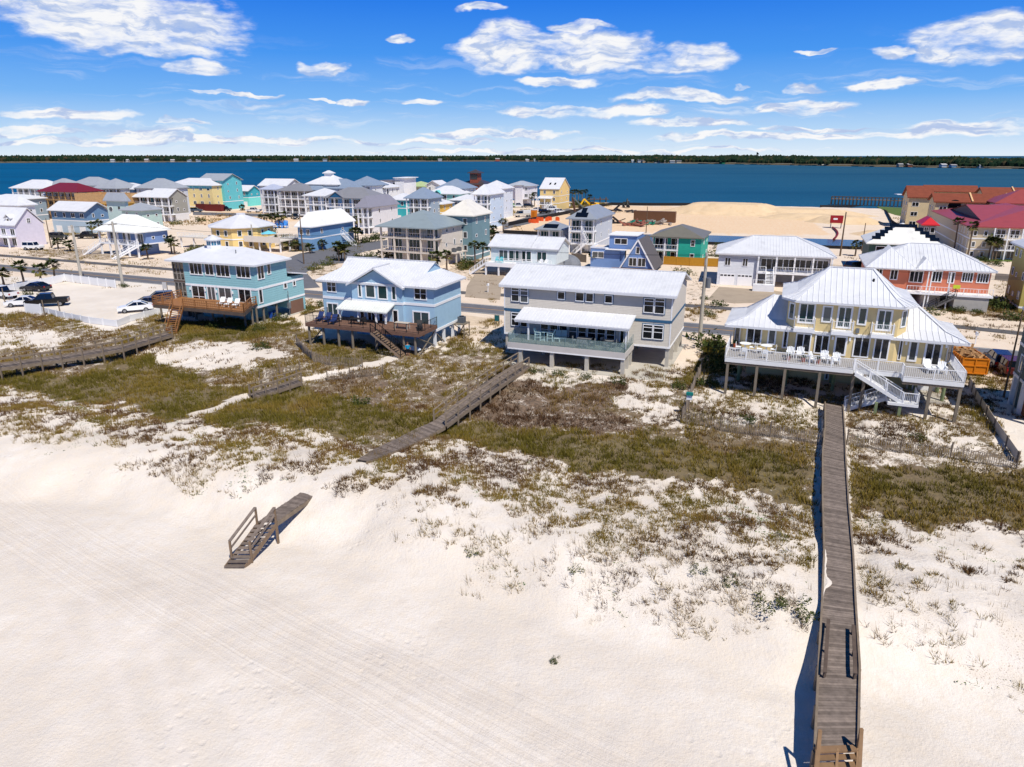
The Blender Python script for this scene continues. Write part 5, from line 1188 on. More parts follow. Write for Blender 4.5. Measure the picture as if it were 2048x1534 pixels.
# ================= dune grass =================
def foliage_mat(key,cols,nm='tint'):
    m_=bpy.data.materials.new(key); m_.use_nodes=True; T=NT(m_.node_tree); b=m_.node_tree.nodes['Principled BSDF']; b.inputs['Roughness'].default_value=.7; b.inputs['Specular IOR Level'].default_value=.15
    a=T.n('ShaderNodeAttribute'); a.attribute_name=nm; n=len(cols); c=T.ramp(a.outputs['Fac'],[(i/(n-1),lin(x)) for i,x in enumerate(cols)]); T.l(c,b.inputs['Base Color']); return m_
rng=np.random.default_rng(5)
def scatter(n,xr,yr):
    x=rng.uniform(xr[0],xr[1],n); y=rng.uniform(yr[0],yr[1],n); z=hgt(x,y); c,b,o=covfield(x,y,z)
    return x,y,z,c,b
def visible(x,y,z,mar=60):
    px,py=proj_np(x,y,z); return (px>-mar)&(px<2048+mar)&(py<1534+mar)
def blades(name,x,y,z,nb,hh,ww,tint,spread,lean,label,cat_mat):
    n=len(x); N=n*nb; ti=np.repeat(np.arange(n),nb); a=rng.uniform(0,6.283,N); r=rng.uniform(0,1,N)**.5*np.repeat(spread,nb)
    bx=x[ti]+np.cos(a)*r; by=y[ti]+np.sin(a)*r; bz=z[ti]-.03; h=np.repeat(hh,nb)*rng.uniform(.5,1.15,N); la=a+rng.normal(0,.6,N); ll=h*rng.uniform(.15,1,N)*lean
    tx=bx+np.cos(la)*ll-.12*h; ty=by+np.sin(la)*ll; tz=bz+h; wa=rng.uniform(0,6.283,N); w=np.repeat(ww,nb)*rng.uniform(.6,1.3,N)
    dx=np.cos(wa)*w;dy=np.sin(wa)*w
    co=np.empty((N,3,3)); co[:,0]=np.stack([bx-dx,by-dy,bz],1); co[:,1]=np.stack([bx+dx,by+dy,bz],1); co[:,2]=np.stack([tx,ty,tz],1)
    me=bpy.data.meshes.new(name); me.vertices.add(N*3); me.vertices.foreach_set('co',co.ravel()); me.loops.add(N*3); me.loops.foreach_set('vertex_index',np.arange(N*3,dtype=np.int32))
    me.polygons.add(N); me.polygons.foreach_set('loop_start',np.arange(0,N*3,3,dtype=np.int32)); me.update(calc_edges=True)
    at=me.attributes.new('tint','FLOAT','POINT'); tt=np.clip(np.repeat(tint,nb)+rng.normal(0,.10,N),0,1); at.data.foreach_set('value',np.repeat(tt,3).astype(np.float32))
    me.materials.append(cat_mat); o=bpy.data.objects.new(name,me); COL.objects.link(o); tag(o,label,'grass'); o['kind']='stuff'; return o
GM=foliage_mat('dune_grass_blades',[(98,90,32),(120,104,40),(138,114,54),(106,78,48),(80,56,38)])
# dense and mixed field
x,y,z,c,b=scatter(230000,(-95,95),(22,112)); 
clump=vnoise(x,y,1.6,51)*.6+vnoise(x,y,.6,52)*.4
keep=(c>.31)&(rng.uniform(0,1,len(x))<(c**1.3)*np.clip(.15+(clump-.38)*3.2+(c-.7)*1.6,0,1.0)*.75)&visible(x,y,z)
x,y,z,c,b,clump=[q[keep] for q in (x,y,z,c,b,clump)]; n=len(x); print('dense tufts',n)
tint=np.clip(b*.85+(vnoise(x,y,4,53)-.5)*.7+(vnoise(x,y,1.2,54)-.5)*.3,0,1)
hh=.22+.28*vnoise(x,y,2.5,55)+rng.uniform(0,.12,n); hh=hh*(1-.25*(tint>.6))
blades('dune_grass',x,y,z,11,hh,np.full(n,.032),tint,np.full(n,.26),.75,'olive and brown dune grass covering the swale before the houses',GM)
# sparse tufts on white sand
x,y,z,c,b=scatter(210000,(-90,80),(18,75)); v=x*V0.x+y*V0.y
cl=vnoise(x,y,2.6,61)*.3+vnoise(x,y,.9,62)*.5+vnoise(x,y,9,63)*.2
keep=(c>.1)&(c<.6)&(rng.uniform(0,1,len(x))<np.clip((cl-.43)*4.2,0.0,.75)*np.clip(.62+(v-34)*.12,.55,1.7))&visible(x,y,z)
x,y,z,c,b,v=[q[keep] for q in (x,y,z,c,b,v)]; n=len(x); print('sparse',n)
tint=np.clip(.62+(vnoise(x,y,3,64)-.5)*1.0+rng.normal(0,.12,n),0,1); sz=rng.uniform(0,1,n)**2
blades('sparse_dune_grass',x,y,z,13,.13+.36*sz+.12*(v<37.5)*sz,np.where(v<37.5,.015,.022),tint,.07+.20*sz,.9,'scattered tufts of grass on the white sand slope',GM)
# taller straw blades (sea oats) near the dune crest
x,y,z,c,b=scatter(9000,(-80,70),(18,70)); keep=(c>.1)&(c<.5)&(vnoise(x,y,4,71)>.52)&visible(x,y,z)
x,y,z=[q[keep][:2600] for q in (x,y,z)]; n=len(x)
blades('sea_oats',x,y,z,5,rng.uniform(.5,.95,n),np.full(n,.009),np.full(n,.62),np.full(n,.15),.25,'thin upright straw coloured sea oats on the dune slope',GM)
# creeping vines
VM=foliage_mat('vine_leaves',[(60,92,36),(84,112,44),(110,124,60)])
x,y,z,c,b=scatter(60000,(-90,80),(18,72)); vn=vnoise(x,y,5,81); keep=(c>.1)&(c<.6)&(np.abs(vn-.5)<.035)&visible(x,y,z); x,y,z=[q[keep] for q in (x,y,z)]; n=len(x); print('vine',n)
blades('dune_vine',x,y,z,7,np.full(n,.06),np.full(n,.07),rng.uniform(0,1,n),np.full(n,.3),1.6,'green creeping vines trailing over the white sand',VM)
# roadside and background grass
x,y,z,c,b=scatter(60000,(-190,140),(78,345)); keep=(c>.3)&(rng.uniform(0,1,len(x))<c*.8)&visible(x,y,z)&(vnoise(x,y,3,91)>.3)
x,y,z,c,b=[q[keep] for q in (x,y,z,c,b)]; n=len(x); print('far',n)
fs=np.clip(y/110,1,2.6)
blades('roadside_grass',x,y,z,8,.3*fs,.05*fs,np.clip(b*.9+rng.normal(0,.15,n),0,1),.5*fs,.8,'rough grass along the road verges and vacant lots',GM)

# ================= palms and shrubs =================
PALM=foliage_mat('palm_leaves',[(42,54,22),(66,76,34),(100,100,48),(124,106,62)])
def leafmesh(name,tris,tint,m_):
    me=bpy.data.meshes.new(name); co=np.array(tris,float); N=len(co); me.vertices.add(N*3); me.vertices.foreach_set('co',co.reshape(-1)); me.loops.add(N*3); me.loops.foreach_set('vertex_index',np.arange(N*3,dtype=np.int32))
    me.polygons.add(N); me.polygons.foreach_set('loop_start',np.arange(0,N*3,3,dtype=np.int32)); me.update(calc_edges=True)
    at=me.attributes.new('tint','FLOAT','POINT'); at.data.foreach_set('value',np.repeat(np.clip(tint,0,1),3).astype(np.float32)); me.materials.append(m_); return me
def palmcrown(seed,r=1.5):
    rr=random.Random(seed); T_=[];ti=[]
    for k in range(26):
        a=rr.uniform(0,6.283); e=rr.uniform(-.5,1.3); L=r*rr.uniform(.75,1.1)*(1 if e>0 else .8); d=Vector((math.cos(a),math.sin(a),0)); old=.8 if e<-.1 else rr.uniform(0,.5)
        st=Vector((0,0,0)); tip=st+d*math.cos(e)*L*.55+Vector((0,0,math.sin(e)*L*.6)); side=Vector((-d.y,d.x,0)); up=Vector((0,0,1))
        T_.append((st+side*.03,st-side*.03,tip)); ti.append(.6)
        for j in range(13):
            f=(j/12-.5)*2.5; dd=(d*math.cos(e)*math.cos(f)+side*math.sin(f)+up*math.sin(e)*math.cos(f)).normalized(); l2=L*rr.uniform(.4,.58); q=tip+dd*l2+Vector((0,0,-.32*l2*(1+abs(f)*.4))); w_=dd.cross(up).normalized()*.115*r
            T_.append((tip-w_*.5,tip+w_*.5,q)); ti.append(old+rr.uniform(-.1,.15)); mid=tip.lerp(q,.5)+Vector((0,0,.05)); T_.append((tip,mid+w_*1.1,q)); ti.append(old)
    return leafmesh('crown',T_,np.array(ti),PALM)
PC=[palmcrown(i) for i in range(4)]
TRK=mat('palm_trunk',(112,96,80),.95,.25,3)
PTM={}
NP=[0]
def palm(label,base,top=None,h=None,r=1.5,group='cabbage palms between the houses',z0=None):
    x,y=un(*base,0)
    if h is None:
        lo=0;hi=20
        for _ in range(40):
            md=(lo+hi)/2; d=y*math.cos(P)+(H-md)*math.sin(P); py=767-F*(y*math.sin(P)-(H-md)*math.cos(P))/d
            if py>top: lo=md
            else: hi=md
        h=max(lo-.9*r/1.5,1.0)
    NP[0]+=1; rr=random.Random(NP[0]); t=thing('palm_tree',label,'palm tree',(x,y,0),rr.uniform(0,6),group); k=round(h*2)/2
    if k not in PTM:
        m=MB(); n=5; pr_=None
        for i in range(n): z0_=k*i/n; z1_=k*(i+1)/n; m.tube((.06*math.sin(i),0,z0_-(.2 if i==0 else 0)),(.06*math.sin(i+1),0,z1_),.19-.012*i,.185-.012*i,8,cap=(i in(0,n-1)))
        m.tube((.06*math.sin(n),0,k-.5),(.06*math.sin(n),0,k+.1),.17,.28,8)
        PTM[k]=m.mesh('trunk',TRK)
    link('trunk',PTM[k],t); c=link('crown',PC[NP[0]%4],t,(0,0,k),rr.uniform(0,6)); c.scale=(r/1.5*rr.uniform(.9,1.1),)*2+(r/1.5*rr.uniform(.85,1.1),)
    return t
PL_=[((606,496),474,'palm in the middle of the grassy lot beside the blue house'),((578,498),478,'leaning low palm at the left end of the grassy lot'),((645,500),480,'small palm at the right end of the grassy lot'),((535,452),430,'palm just left of the sandy lot with blue chairs'),((990,492),462,'palm between the blue green house and the orange sand'),((775,452),432,'palm right of the white grey roof house'),((9,575),536,'palm at the far left by the car park back fence'),((48,568),524,'palm second from the left behind the car park'),((83,563),528,'palm third from the left behind the car park'),((111,558),520,'palm fourth from the left behind the car park'),
((117,497),476,'short palm beside the white jeep'),((141,502),482,'stubby palm right of the slim pole by the lavender house'),((186,474),444,'palm left of the pale green tower house'),((201,471),442,'palm at the foot of the pale green tower house'),((296,519),486,'palm before the stairs of the blue pyramid roof house'),((344,507),474,'left palm of the pair right of the blue pyramid roof house'),((350,509),480,'right palm of the pair right of the blue pyramid roof house'),
((523,442),430,'small palm above the octagonal yellow house'),((545,449),426,'palm left of the big blue chairs'),((558,456),432,'palm in front of the big blue chairs'),((568,446),424,'palm behind the big blue chairs'),((486,421),410,'small palm by the far white pickup'),((592,503),480,'palm on the grassy lot left of the side street'),((620,507),488,'low palm at the edge of the side street verge'),
((659,481),450,'palm before the blue house with the wide white roof'),((693,482),453,'palm by the white stairs of the blue house'),((712,488),452,'left palm of the tall pair before the white porch house'),((717,488),456,'right palm of the tall pair before the white porch house'),((716,459),431,'palm at the left porch of the white grey roof house'),((744,462),432,'palm at the middle of the white grey roof house'),((768,444),431,'palm at the side wall of the white grey roof house'),
((678,523),487,'left palm of the clump behind the sky blue house'),((690,523),489,'right palm of the clump behind the sky blue house'),((684,521),492,'middle palm of the clump behind the sky blue house'),((765,524),500,'left low palm in front of the beige three storey house'),((777,524),498,'right low palm in front of the beige three storey house'),((870,539),504,'left palm at the corner of the beige three storey house'),((894,542),499,'right palm at the corner of the beige three storey house'),
((950,531),482,'palm behind the white ranch house stairs'),((966,529),487,'palm beside the ranch house left gable'),((987,478),452,'bushy palm before the blue green tall house'),((979,480),455,'bushy palm left of its twin by the blue green tall house'),((1006,465),437,'tall palm at the left edge of the orange sand lot'),((1069,413),384,'left palm between the white tower house and the yellow gabled house'),((1063,412),388,'palm next to the white tower house'),((1112,409),381,'palm in front of the yellow gabled house'),((1105,410),389,'low palm before the yellow gabled house porch'),
((1144,404),380,'first palm right of the yellow gabled house'),((1150,403),379,'second palm right of the yellow gabled house'),((1157,402),381,'third palm right of the yellow gabled house'),((1164,401),379,'fourth palm right of the yellow gabled house'),((1171,400),378,'fifth and tallest palm right of the yellow gabled house'),((1179,405),389,'lone round palm at the bay shore'),
((1190,538),505,'palm in front of the blue A-frame house'),((1710,512),481,'young palm by the lagoon near the tilting pole'),((1906,506),436,'tall palm before the beige condominium, left of two'),((1934,517),444,'tall palm before the beige condominium, right of two'),((1976,520),474,'left palm of the trio by the olive house'),((1983,521),472,'middle palm of the trio by the olive house'),((1990,520),477,'right palm of the trio by the olive house')]
for bse,tp,l in PL_: palm(l,bse,tp,r=1.9 if bse[1]<460 else 1.7)
def shrubmesh(seed,sp=1.0,cols=0,leaf=.13,n=420,flat=.65):
    rr=random.Random(seed); T_=[];ti=[]; cl=[(Vector((rr.gauss(0,.42),rr.gauss(0,.42),abs(rr.gauss(.25,.2)))),rr.uniform(.25,.5)) for _ in range(9)]
    for i in range(n):
        c,r_=rr.choice(cl); d=Vector((rr.gauss(0,1),rr.gauss(0,1),rr.gauss(0,.8))).normalized(); p=c+d*r_*rr.uniform(.5,1.05); p.z=max(.02,p.z*flat*1.5); s=leaf*rr.uniform(.6,1.4); a=Vector((rr.gauss(0,1),rr.gauss(0,1),rr.gauss(0,1))).normalized()*s; b=Vector((rr.gauss(0,1),rr.gauss(0,1),rr.gauss(0,1))).normalized()*s
        T_.append((p,p+a,p+b)); ti.append(cols+rr.uniform(-.25,.25))
    return leafmesh('foliage',T_,np.array(ti),PALM)
SH=[shrubmesh(11,cols=.35),shrubmesh(12,cols=.2),shrubmesh(13,cols=.6),shrubmesh(14,cols=.45)]
NS=[0]
def shrub(label,pxy,s=1.0,k=None,group=None,name='shrub'):
    NS[0]+=1; p=ung(*pxy); k=NS[0]%4 if k is None else k; rr=random.Random(NS[0]); s=s*1.25 if p[1]>75 else s; t=link(name,SH[k],None,(p[0],p[1],p[2]-.05),rr.uniform(0,6)); t.scale=(s,s,s*rr.uniform(.8,1.1)); return tag(t,label,'shrub',group)
for bse,s,k,l in (((600,488),2.2,1,'dark bush at the back of the grassy lot'),((630,487),2.0,0,'green bush before the blue house deck'),((570,486),2.2,1,'bush beneath the octagonal house side deck'),((455,505),1.6,1,'dark green hedge behind the turquoise house roof'),((940,530),1.8,1,'dark hedge by the beige house side wall'),((925,538),1.5,0,'grassy bush beside the beige house garden fence'),((985,486),2.4,1,'dark leafy clump under the palms near the orange sand'),((965,480),2.0,1,'dark shrub by the blue green house wall'),((1165,505),1.5,1,'shrub behind the A-frame flat roof'),((1455,500),1.8,1,'dark shrub left of the garage house roof'),((2030,640),1.4,1,'dark shrub on the verge at the right edge'),((1870,628),1.2,2,'brown scrub on the verge behind the yellow house'),((352,449),1.8,2,'dry scrub before the far street'),((700,492),1.8,1,'dark bush by the street bend'),((860,540),1.4,1,'hedge at the foot of the beige house front'),((720,806),1.15,0,'bright saw palmetto alone in the brown dunes below the sky blue house'),((527,697),.9,1,'green palmetto below the turquoise house'),((1440,738),2.7,1,'dark bush in the shade left of the yellow house'),((1425,700),2.5,1,'tall green bush left of the yellow house upper corner'),((1405,770),1.3,1,'green bush by the lath fence beside the grey house'),((1360,775),1.1,0,'round green bush in front of the grey house right corner'),
((1070,745),1.0,1,'green bush at the top of the railed boardwalk'),((1120,752),.9,0,'low bush before the grey house left pile'),((1170,757),.8,0,'low green bush between the grey house front piles'),((1240,768),.9,1,'green bush at the grey house corner pile'),((1835,880),.9,0,'green bush in the sand below the yellow house'),((1500,842),.9,1,'dark green bush left of the long boardwalk'),
((1412,598),.9,0,'small yucca beside the garage driveway'),((1418,630),1.0,1,'bush on the near side of the bike path'),((1440,612),1.2,1,'dark bush beside the wooden stump by the road'),((1925,624),1.2,0,'bright bush at the concrete wall of the salmon house'),((1902,622),.8,1,'small bush by the salmon house stairs'),((1958,627),.8,1,'low bush at the right of the concrete wall'),
((2000,618),2.4,1,'broad dark tree at the right edge beyond the road'),((1988,612),1.6,0,'leafy bush beside the broad dark tree'),((1861,440),3.2,1,'round dark tree before the beige condominium'),((1990,530),1.6,1,'low bush under the trio of palms'),((1962,521),1.3,0,'hedge bush left of the trio of palms'),((525,470),3.2,1,'large dark bush right of the yellow octagonal house'),((540,476),2.4,1,'dark bush under the right deck of the octagonal house'),
((392,500),1.8,2,'brown green bush before the octagonal house'),((375,505),1.6,0,'bush left of the octagonal house fence'),((740,484),2.2,1,'dark hedge left of the beige house'),((722,486),1.8,1,'dark bush beside the tall pair of palms'),((755,478),2.2,1,'dark bush at the beige house left corner'),((670,484),1.6,1,'dark green bush by the blue house wall'),((705,480),1.6,1,'bush behind the white stairs of the blue house'),
((735,513),1.5,0,'light green hedge bush left of the beige house drive'),((720,514),1.3,0,'light green bush in the street corner bed'),((650,530),1.6,0,'grassy mound bush behind the sky blue house'),((630,540),1.5,2,'tan green bush left of the sky blue house roof'),((665,520),1.4,2,'reddish bush at the side street corner'),((975,502),1.8,1,'dark tree clump left of the ranch house'),((1168,410),3.0,1,'dark shrub mass under the bay palms'),((1152,410),2.4,1,'shrub beside the yellow gabled house fence'),
((308,450),2.6,0,'bushes on the sandy lot before the grey gabled house'),((405,443),2.0,0,'bush left of the dark red containers'),((550,430),1.8,0,'bush by the far street'),((800,390),3.0,1,'dark trees beside the modern white house'),((795,392),2.6,1,'dark tree below the modern white house'),((945,395),3.0,1,'trees between the brown tower house and the porch house'),((1005,442),1.6,2,'dry bush beside the far street corner'),((1450,497),2.0,1,'palmetto beside the teal house right wall'),((1433,512),1.8,2,'brown bush at the mustard fence corner'),
((1365,548),1.6,2,'tan brush pile behind the grey house roof'),((1375,552),1.2,0,'green bush beside the tan brush pile'),((60,590),.9,0,'bush inside the white car park fence'),((250,574),.8,1,'weeds at the foot of the concrete pole'),((640,612),1.2,0,'bush between the turquoise and sky blue houses'),((612,618),1.1,2,'dry bush right of the turquoise house annex'),((560,640),1.2,0,'grassy bush by the turquoise house slab'),((430,655),1.1,1,'tall green weeds under the turquoise house deck'),((520,660),1.0,0,'green weeds at the turquoise house corner pile')):
    shrub(l,bse,s,k,name='palmetto' if 'palmetto' in l else ('tree' if ' tree' in l and 'clump' not in l else 'shrub'))
p=ung(1110,1323); t=link('beach_plant',SH[0],None,(p[0],p[1],p[2]),1); t.scale=(.32,.32,.35); tag(t,'single small green plant on the bare beach sand','plant')
m=shrubmesh(15,cols=.5)
for x_,y_,l in ((1563,1075,'brown grass clump left of the long boardwalk shadow'),(1600,1225,'largest dark grass clump touching the boardwalk shadow'),(1545,1215,'dark grass clump left of the largest one by the boardwalk'),(1460,1165,'reddish dead clump in the sparse grass'),(1151,1140,'round reddish brown clump at the middle of the sand slope'),(945,1105,'dark brown clump at the sand slope edge'),(1400,1145,'green clump on the sparse slope')):
    p=ung(x_,y_); t=link('grass_clump',SH[2 if 'brown' in l else 3],None,(p[0],p[1],p[2]-.05),x_); s=.55 if 'largest' not in l else .9; t.scale=(s,s,s*.8); tag(t,l,'grass clump')
# ================= background houses =================
def house(label,eR,xL,xB,Z,wall,roofc,roof='hip',rise=2.0,levels=2,porch=0,th=TH,back='R',eL=None,D=None,W=None,gr='solid',pcol=None,band=True,fw=None,name='house',wf=True,rl=.55,porchx=None,ov=.6,side=2,low=None,gl=None,seed=None):
    S=site(eR,xL,xB,Z,th,ov,back,eL,D,W=W); h=S.thing(name,label,name.replace('_',' '))
    W_,D_=S.W,S.D; b=max(0,Z-2.85*levels); WM=paint(wall); TM=paint(pcol) if pcol else TRIM; RM=roofm(roofc); rr=random.Random(int(eR[0]*7+eR[1])); glz=gl or GLASS
    m=MB(); px0,px1=porchx or (0,W_)
    if px1<=1.01: px0,px1=px0*W_,px1*W_
    base=0 if gr=='solid' else b
    if b<.3: base=0
    if porch:
        m.box(0,W_,porch,D_,base,Z-.2)
        if px0>.3: m.box(0,px0,0,porch-.002,base,Z-.2)
        if px1<W_-.3: m.box(px1,W_,0,porch-.002,base,Z-.2)
    else: m.box(0,W_,0,D_,base,Z-.2)
    if gr=='stilts' and b>.5: m.box(W_*.25,W_*.75,D_*.4,D_-.3,0,b)
    if roof=='gable_x':
        for x in (0,W_): m.quad((x,0,Z-.2),(x,D_,Z-.2),(x,D_/2,Z+rise-.35))
    if roof=='gable_y': m.quad((0,porch*0,Z-.2),(W_,0,Z-.2),(W_/2,0,Z+rise-.35)); m.quad((0,D_,Z-.2),(W_,D_,Z-.2),(W_/2,D_,Z+rise-.35))
    m.build('wall',WM,h)
    if low:
        m=MB(); m.box(-.03,W_+.03,D_*.0+(porch if porch else -.03),D_+.03,0,b-.05); m.build('lower_wall',paint(low),h)
    r=MB()
    if roof=='hip': hip(r,-ov,W_+ov,-ov,D_+ov,Z,rise)
    elif roof=='gable_x': gable_x(r,-ov,W_+ov,-ov,D_+ov,Z,rise)
    elif roof=='gable_y': gable_y(r,-ov,W_+ov,-ov,D_+ov,Z,rise)
    else: r.box(-ov,W_+ov,-ov,D_+ov,Z-.2,Z+.12)
    ro=r.build('roof',RM,h)
    if band and b>.3:
        t=MB(); t.box(-.05,W_+.05,(-.05 if not porch else porch-.05),D_+.05,b-.12,b+.14); t.build('trim_band',TM,h)
    lv=[b+2.85*i for i in range(levels)]
    if porch:
        for z in lv:
            if z<.5: continue
            MB().box(px0-.02,px1+.02,0,porch-.003,z-.22,z-.01).build('porch_floor',TM,h)
            rail(h,(px0+.1,.08,z),(px1-.1,.08,z),TM,1.0,sp=rl,post=3,r=.05,rw=.1)
        n=max(2,round((px1-px0)/3.2))
        for i in range(n+1): MB().box(-.16,.16,-.16,.16,0,Z-.2).build('porch_column',TM,h,(px0+.2+(px1-px0-.4)*i/n,.2,0))
    elif gr=='stilts' and b>.5:
        for i in range(4):
            for y in (.2,D_*.5,D_-.2): MB().box(-.15,.15,-.15,.15,0,b).build('column',TM,h,(.2+(W_-.4)*i/3,y,0))
    if wf:
        yo=porch if porch else 0
        for z in lv:
            n=max(2,int(W_/3.4))
            for i in range(n):
                a=W_*(i+.5)/n; inp=porch and px0<a<px1
                if porch and not inp: win(S,'F',a,z+.9,.95,1.35,rows=2,t=.1,glass=glz); continue
                if inp: win(S,'F',a,z+.05,min(2.7,W_/n-.5),2.25,lites=3,t=.1,off=yo,name='sliding_door',glass=glz)
                else: win(S,'F',a,z+.85,rr.choice((.9,1.0,1.6)),1.4,lites=rr.choice((1,2)),t=.1,off=yo,glass=glz)
        if gr=='solid' and b>1.8:
            n=max(1,int(W_/4))
            for i in range(n): 
                m=MB(); a=W_*(i+.5)/n; yy=porch if porch else 0; m.box(a-1.2,a+1.2,yy-.05,yy-.003,.02,2.0); m.build('garage_door',TM if rr.random()<.6 else mat('grey_garage',(120,122,122),.7),h)
        sf='R' if back=='R' else 'L'
        for z in lv:
            for i in range(side):
                a=(porch or 0)+(D_-(porch or 0))*(i+.5)/side+rr.uniform(-.4,.4); win(S,sf,a,z+.95,rr.choice((.7,.9)),rr.choice((.7,1.25)),t=.1,glass=glz)
    return S,h
def addroof(h,f,col,name='roof'): r=MB(); f(r); return r.build(name,roofm(col),h)
WR=(214,214,216); GRR=(158,162,168); BGR=(132,146,164); GY=(134,134,138)
# --- far left cluster ---
S,h=house('large lavender white gable house with sea facing dormers at the left edge',(29,451),-80,90,5.4,(214,208,220),WR,'gable_x',4.0,2,0,ov=.35,wf=False)
win(S,'R',S.D/2,5.6,1.0,1.3,lites=2,rows=2)
for a in (S.W-1.3,S.W-4.5): win(S,'F',a,.3+2.6,1.6,1.7,lites=2); win(S,'F',a,.3,1.6,2,lites=2)
m=MB(); m.box(S.W-12,S.W-.3,-2.2,-.05,2.5,2.7); m.build('porch_floor',TRIM,h); rail(h,(S.W-12,-2.1,2.7),(S.W-.3,-2.1,2.7),TRIM,sp=.5,r=.05)
posts(h,[(S.W-.6,-2),(S.W-5,-2)],0,2.5,.3,TRIM)
m=MB(); m.box(S.W-3.8,S.W-2.2,.6,3,5.2,7.2); dm=m.build('dormer',WHITE,h); r=MB(); gable_y(r,S.W-4.2,S.W-1.8,.3,4,7.1,.9); r.build('dormer_roof',roofm(WR),dm); win(S,'F',S.W-3,5.9,1,1,off=.6)
house('white hip roofed house above the lavender gable house',(34,411),-60,60,8.8,(220,220,222),WR,'hip',2.4,2,D=6)
S,h=house('blue and white house with white roof and small salmon gable',(170,423),92,None,6.4,(104,136,168),WR,'gable_x',2.4,1,0,D=9,low=(176,196,212),ov=.8)
m=MB(); m.quad((-.02,.3,6.25),(-.02,S.D-.3,6.25),(-.02,S.D/2,8.3)); m.build('gable_end',paint((206,130,106)),h)
house('pale green stucco tower house with round windows',(250,402),205,262,9.6,(186,206,200),GRR,'hip',2.2,3,0,wf=False)
S=Site(*(lambda s:(s.o,s.W,s.D,s.Z,s.th))(S)); 
def roundwin(S,h,x,z,r): m=MB(); m.tube((x,-.06,z),(x,-.01,z),r,r,20); w_=m.build('round_window',TRIM,h); m=MB(); m.tube((x,-.08,z),(x,-.065,z),r*.85,r*.85,20); m.build('pane',GLASS,w_)
SS,hh_=house('low pale green wing with grey hip roof joined right of the round windowed tower',(282,421),236,None,7.4,(178,202,192),GRR,'hip',1.8,2,0,D=8)
tw=[o for o in bpy.data.objects if o.get('label')=='pale green stucco tower house with round windows'][0]
for z in (7.2,3.6): roundwin(None,tw,1.4,z,.75)
for z in (7.6,): MB().box(4.2,4.9,-.05,-.004,z-.4,z+.4).build('window',GLASS,tw)
# timber frame under construction
S=site((232,389),147,None,9.2,TH,.1,D=11); h=S.thing('house_under_construction','unfinished plywood and timber framed house without a roof','house under construction'); OSB=mat('plywood',(184,148,104),.85,.18,1.2); STUD=mat('yellow_stud',(196,162,90),.8,.12,3,island=.15)
m=MB(); m.box(0,S.W,0,.2,6.2,9.2); m.box(S.W-.2,S.W,.2,S.D,6.2,9.2); m.box(0,.2,.2,S.D,6.2,9.2); m.box(0,S.W,S.D-.2,S.D,6.2,9.2); m.box(S.W*.45,S.W*.62,-.1,-.003,6.4,9.1); m.build('sheathing',OSB,h)
m=MB()
for z in (.9,3.2,6.05): m.box(0,S.W,-.02,S.D,z,z+.22)
for i in range(17):
    x=S.W*i/16
    for y in (0,S.D): m.box(x-.06,x+.06,y-.03,y+.08,1.1,6.1)
for i in range(7): x=S.W*i/6; m.box(x-.15,x+.15,.1,.4,-.1,1)
m.build('frame',STUD,h); m=MB(); m.box(S.W*.5,S.W-.3,.3,S.D-.3,3.45,6.0); m.build('inner_wall',mat('yellow_sheathing',(190,152,66),.8,.1,1),h)
m=MB(); m.bar((S.W*.3,-3.5,0),(S.W*.42,-.1,4.5),.12,.3); m.bar((S.W*.5,-3,0),(S.W*.42,-.1,4.3),.1,.2); m.build('prop',STUD,h)
house('house with dark crimson hip roof and tan timber porch',(153,384),72,None,9.6,(206,200,194),(116,34,48),'hip',2.8,2,2.2,D=11,pcol=(176,142,96))
house('pale blue house with long white roof at the far left by the bay',(90,377),17,None,9.5,(188,212,222),WR,'hip',3.0,2,2,D=12)
house('grey roofed house partly behind the long white roof at far left',(128,374),78,None,10,(180,186,192),GRR,'hip',3,2,0,D=12,wf=False)
house('grey roofed house with square white tower left of centre cluster',(196,371),132,None,10.5,(196,198,202),GRR,'hip',3,3,0,D=12,side=1)
house('second grey hip roofed house behind the plywood house',(231,377),183,None,10,(204,206,208),GRR,'hip',3.4,3,2,D=12)
house('blue house with bright white roof behind the plywood house',(266,378),210,None,9.6,(100,134,168),WR,'hip',2.0,3,0,D=11)
house('white grey house with grey roof and roof vents by the bay',(330,377),267,None,10,(206,208,210),GRR,'hip',3.4,3,0,D=12)
house('small white pavilion roofed house with porch left of the plywood house',(112,390),82,None,8.2,(214,214,220),WR,'hip',1.6,2,2,D=6)
house('low white house between the pavilion and the plywood frame',(148,402),112,None,6,(216,216,218),(236,236,238),'gable_x',3.2,1,0,D=12,gr='stilts')
house('slate blue house with flat pale roof at the left edge',(46,398),-30,None,7.6,(138,156,168),(222,222,220),'hip',1.2,2,0,D=9)
S,h=house('taupe grey gable house with three levels of white porches',(336,395),290,376.5,8.2,(156,154,144),WR,'gable_x',2.7,2,2.2,low=(224,222,218),ov=.4)
house('dark teal house with white roofs attached left of the taupe gable house',(294,394),257,None,8.2,(66,112,130),WR,'hip',2,3,1.8,D=10)
S,h=house('cream yellow long house with white hip roof and turquoise strip',(423,371),331,None,10,(234,212,150),WR,'hip',2.6,3,0,D=13)
MB().box(S.W*.35,S.W+.05,-.07,-.006,8.7,9.75).build('turquoise_band',paint((110,196,204)),h)
house('tall turquoise house with grey roof standing by the bay',(446,361),393,None,11.8,(104,192,198),GRR,'gable_x',2.6,3,0,D=12)
house('small bright cyan house with white gable roof and white stairs',(496,382),446,None,6.6,(60,164,176),WR,'gable_x',2.3,1,0,D=9,low=(120,214,204))
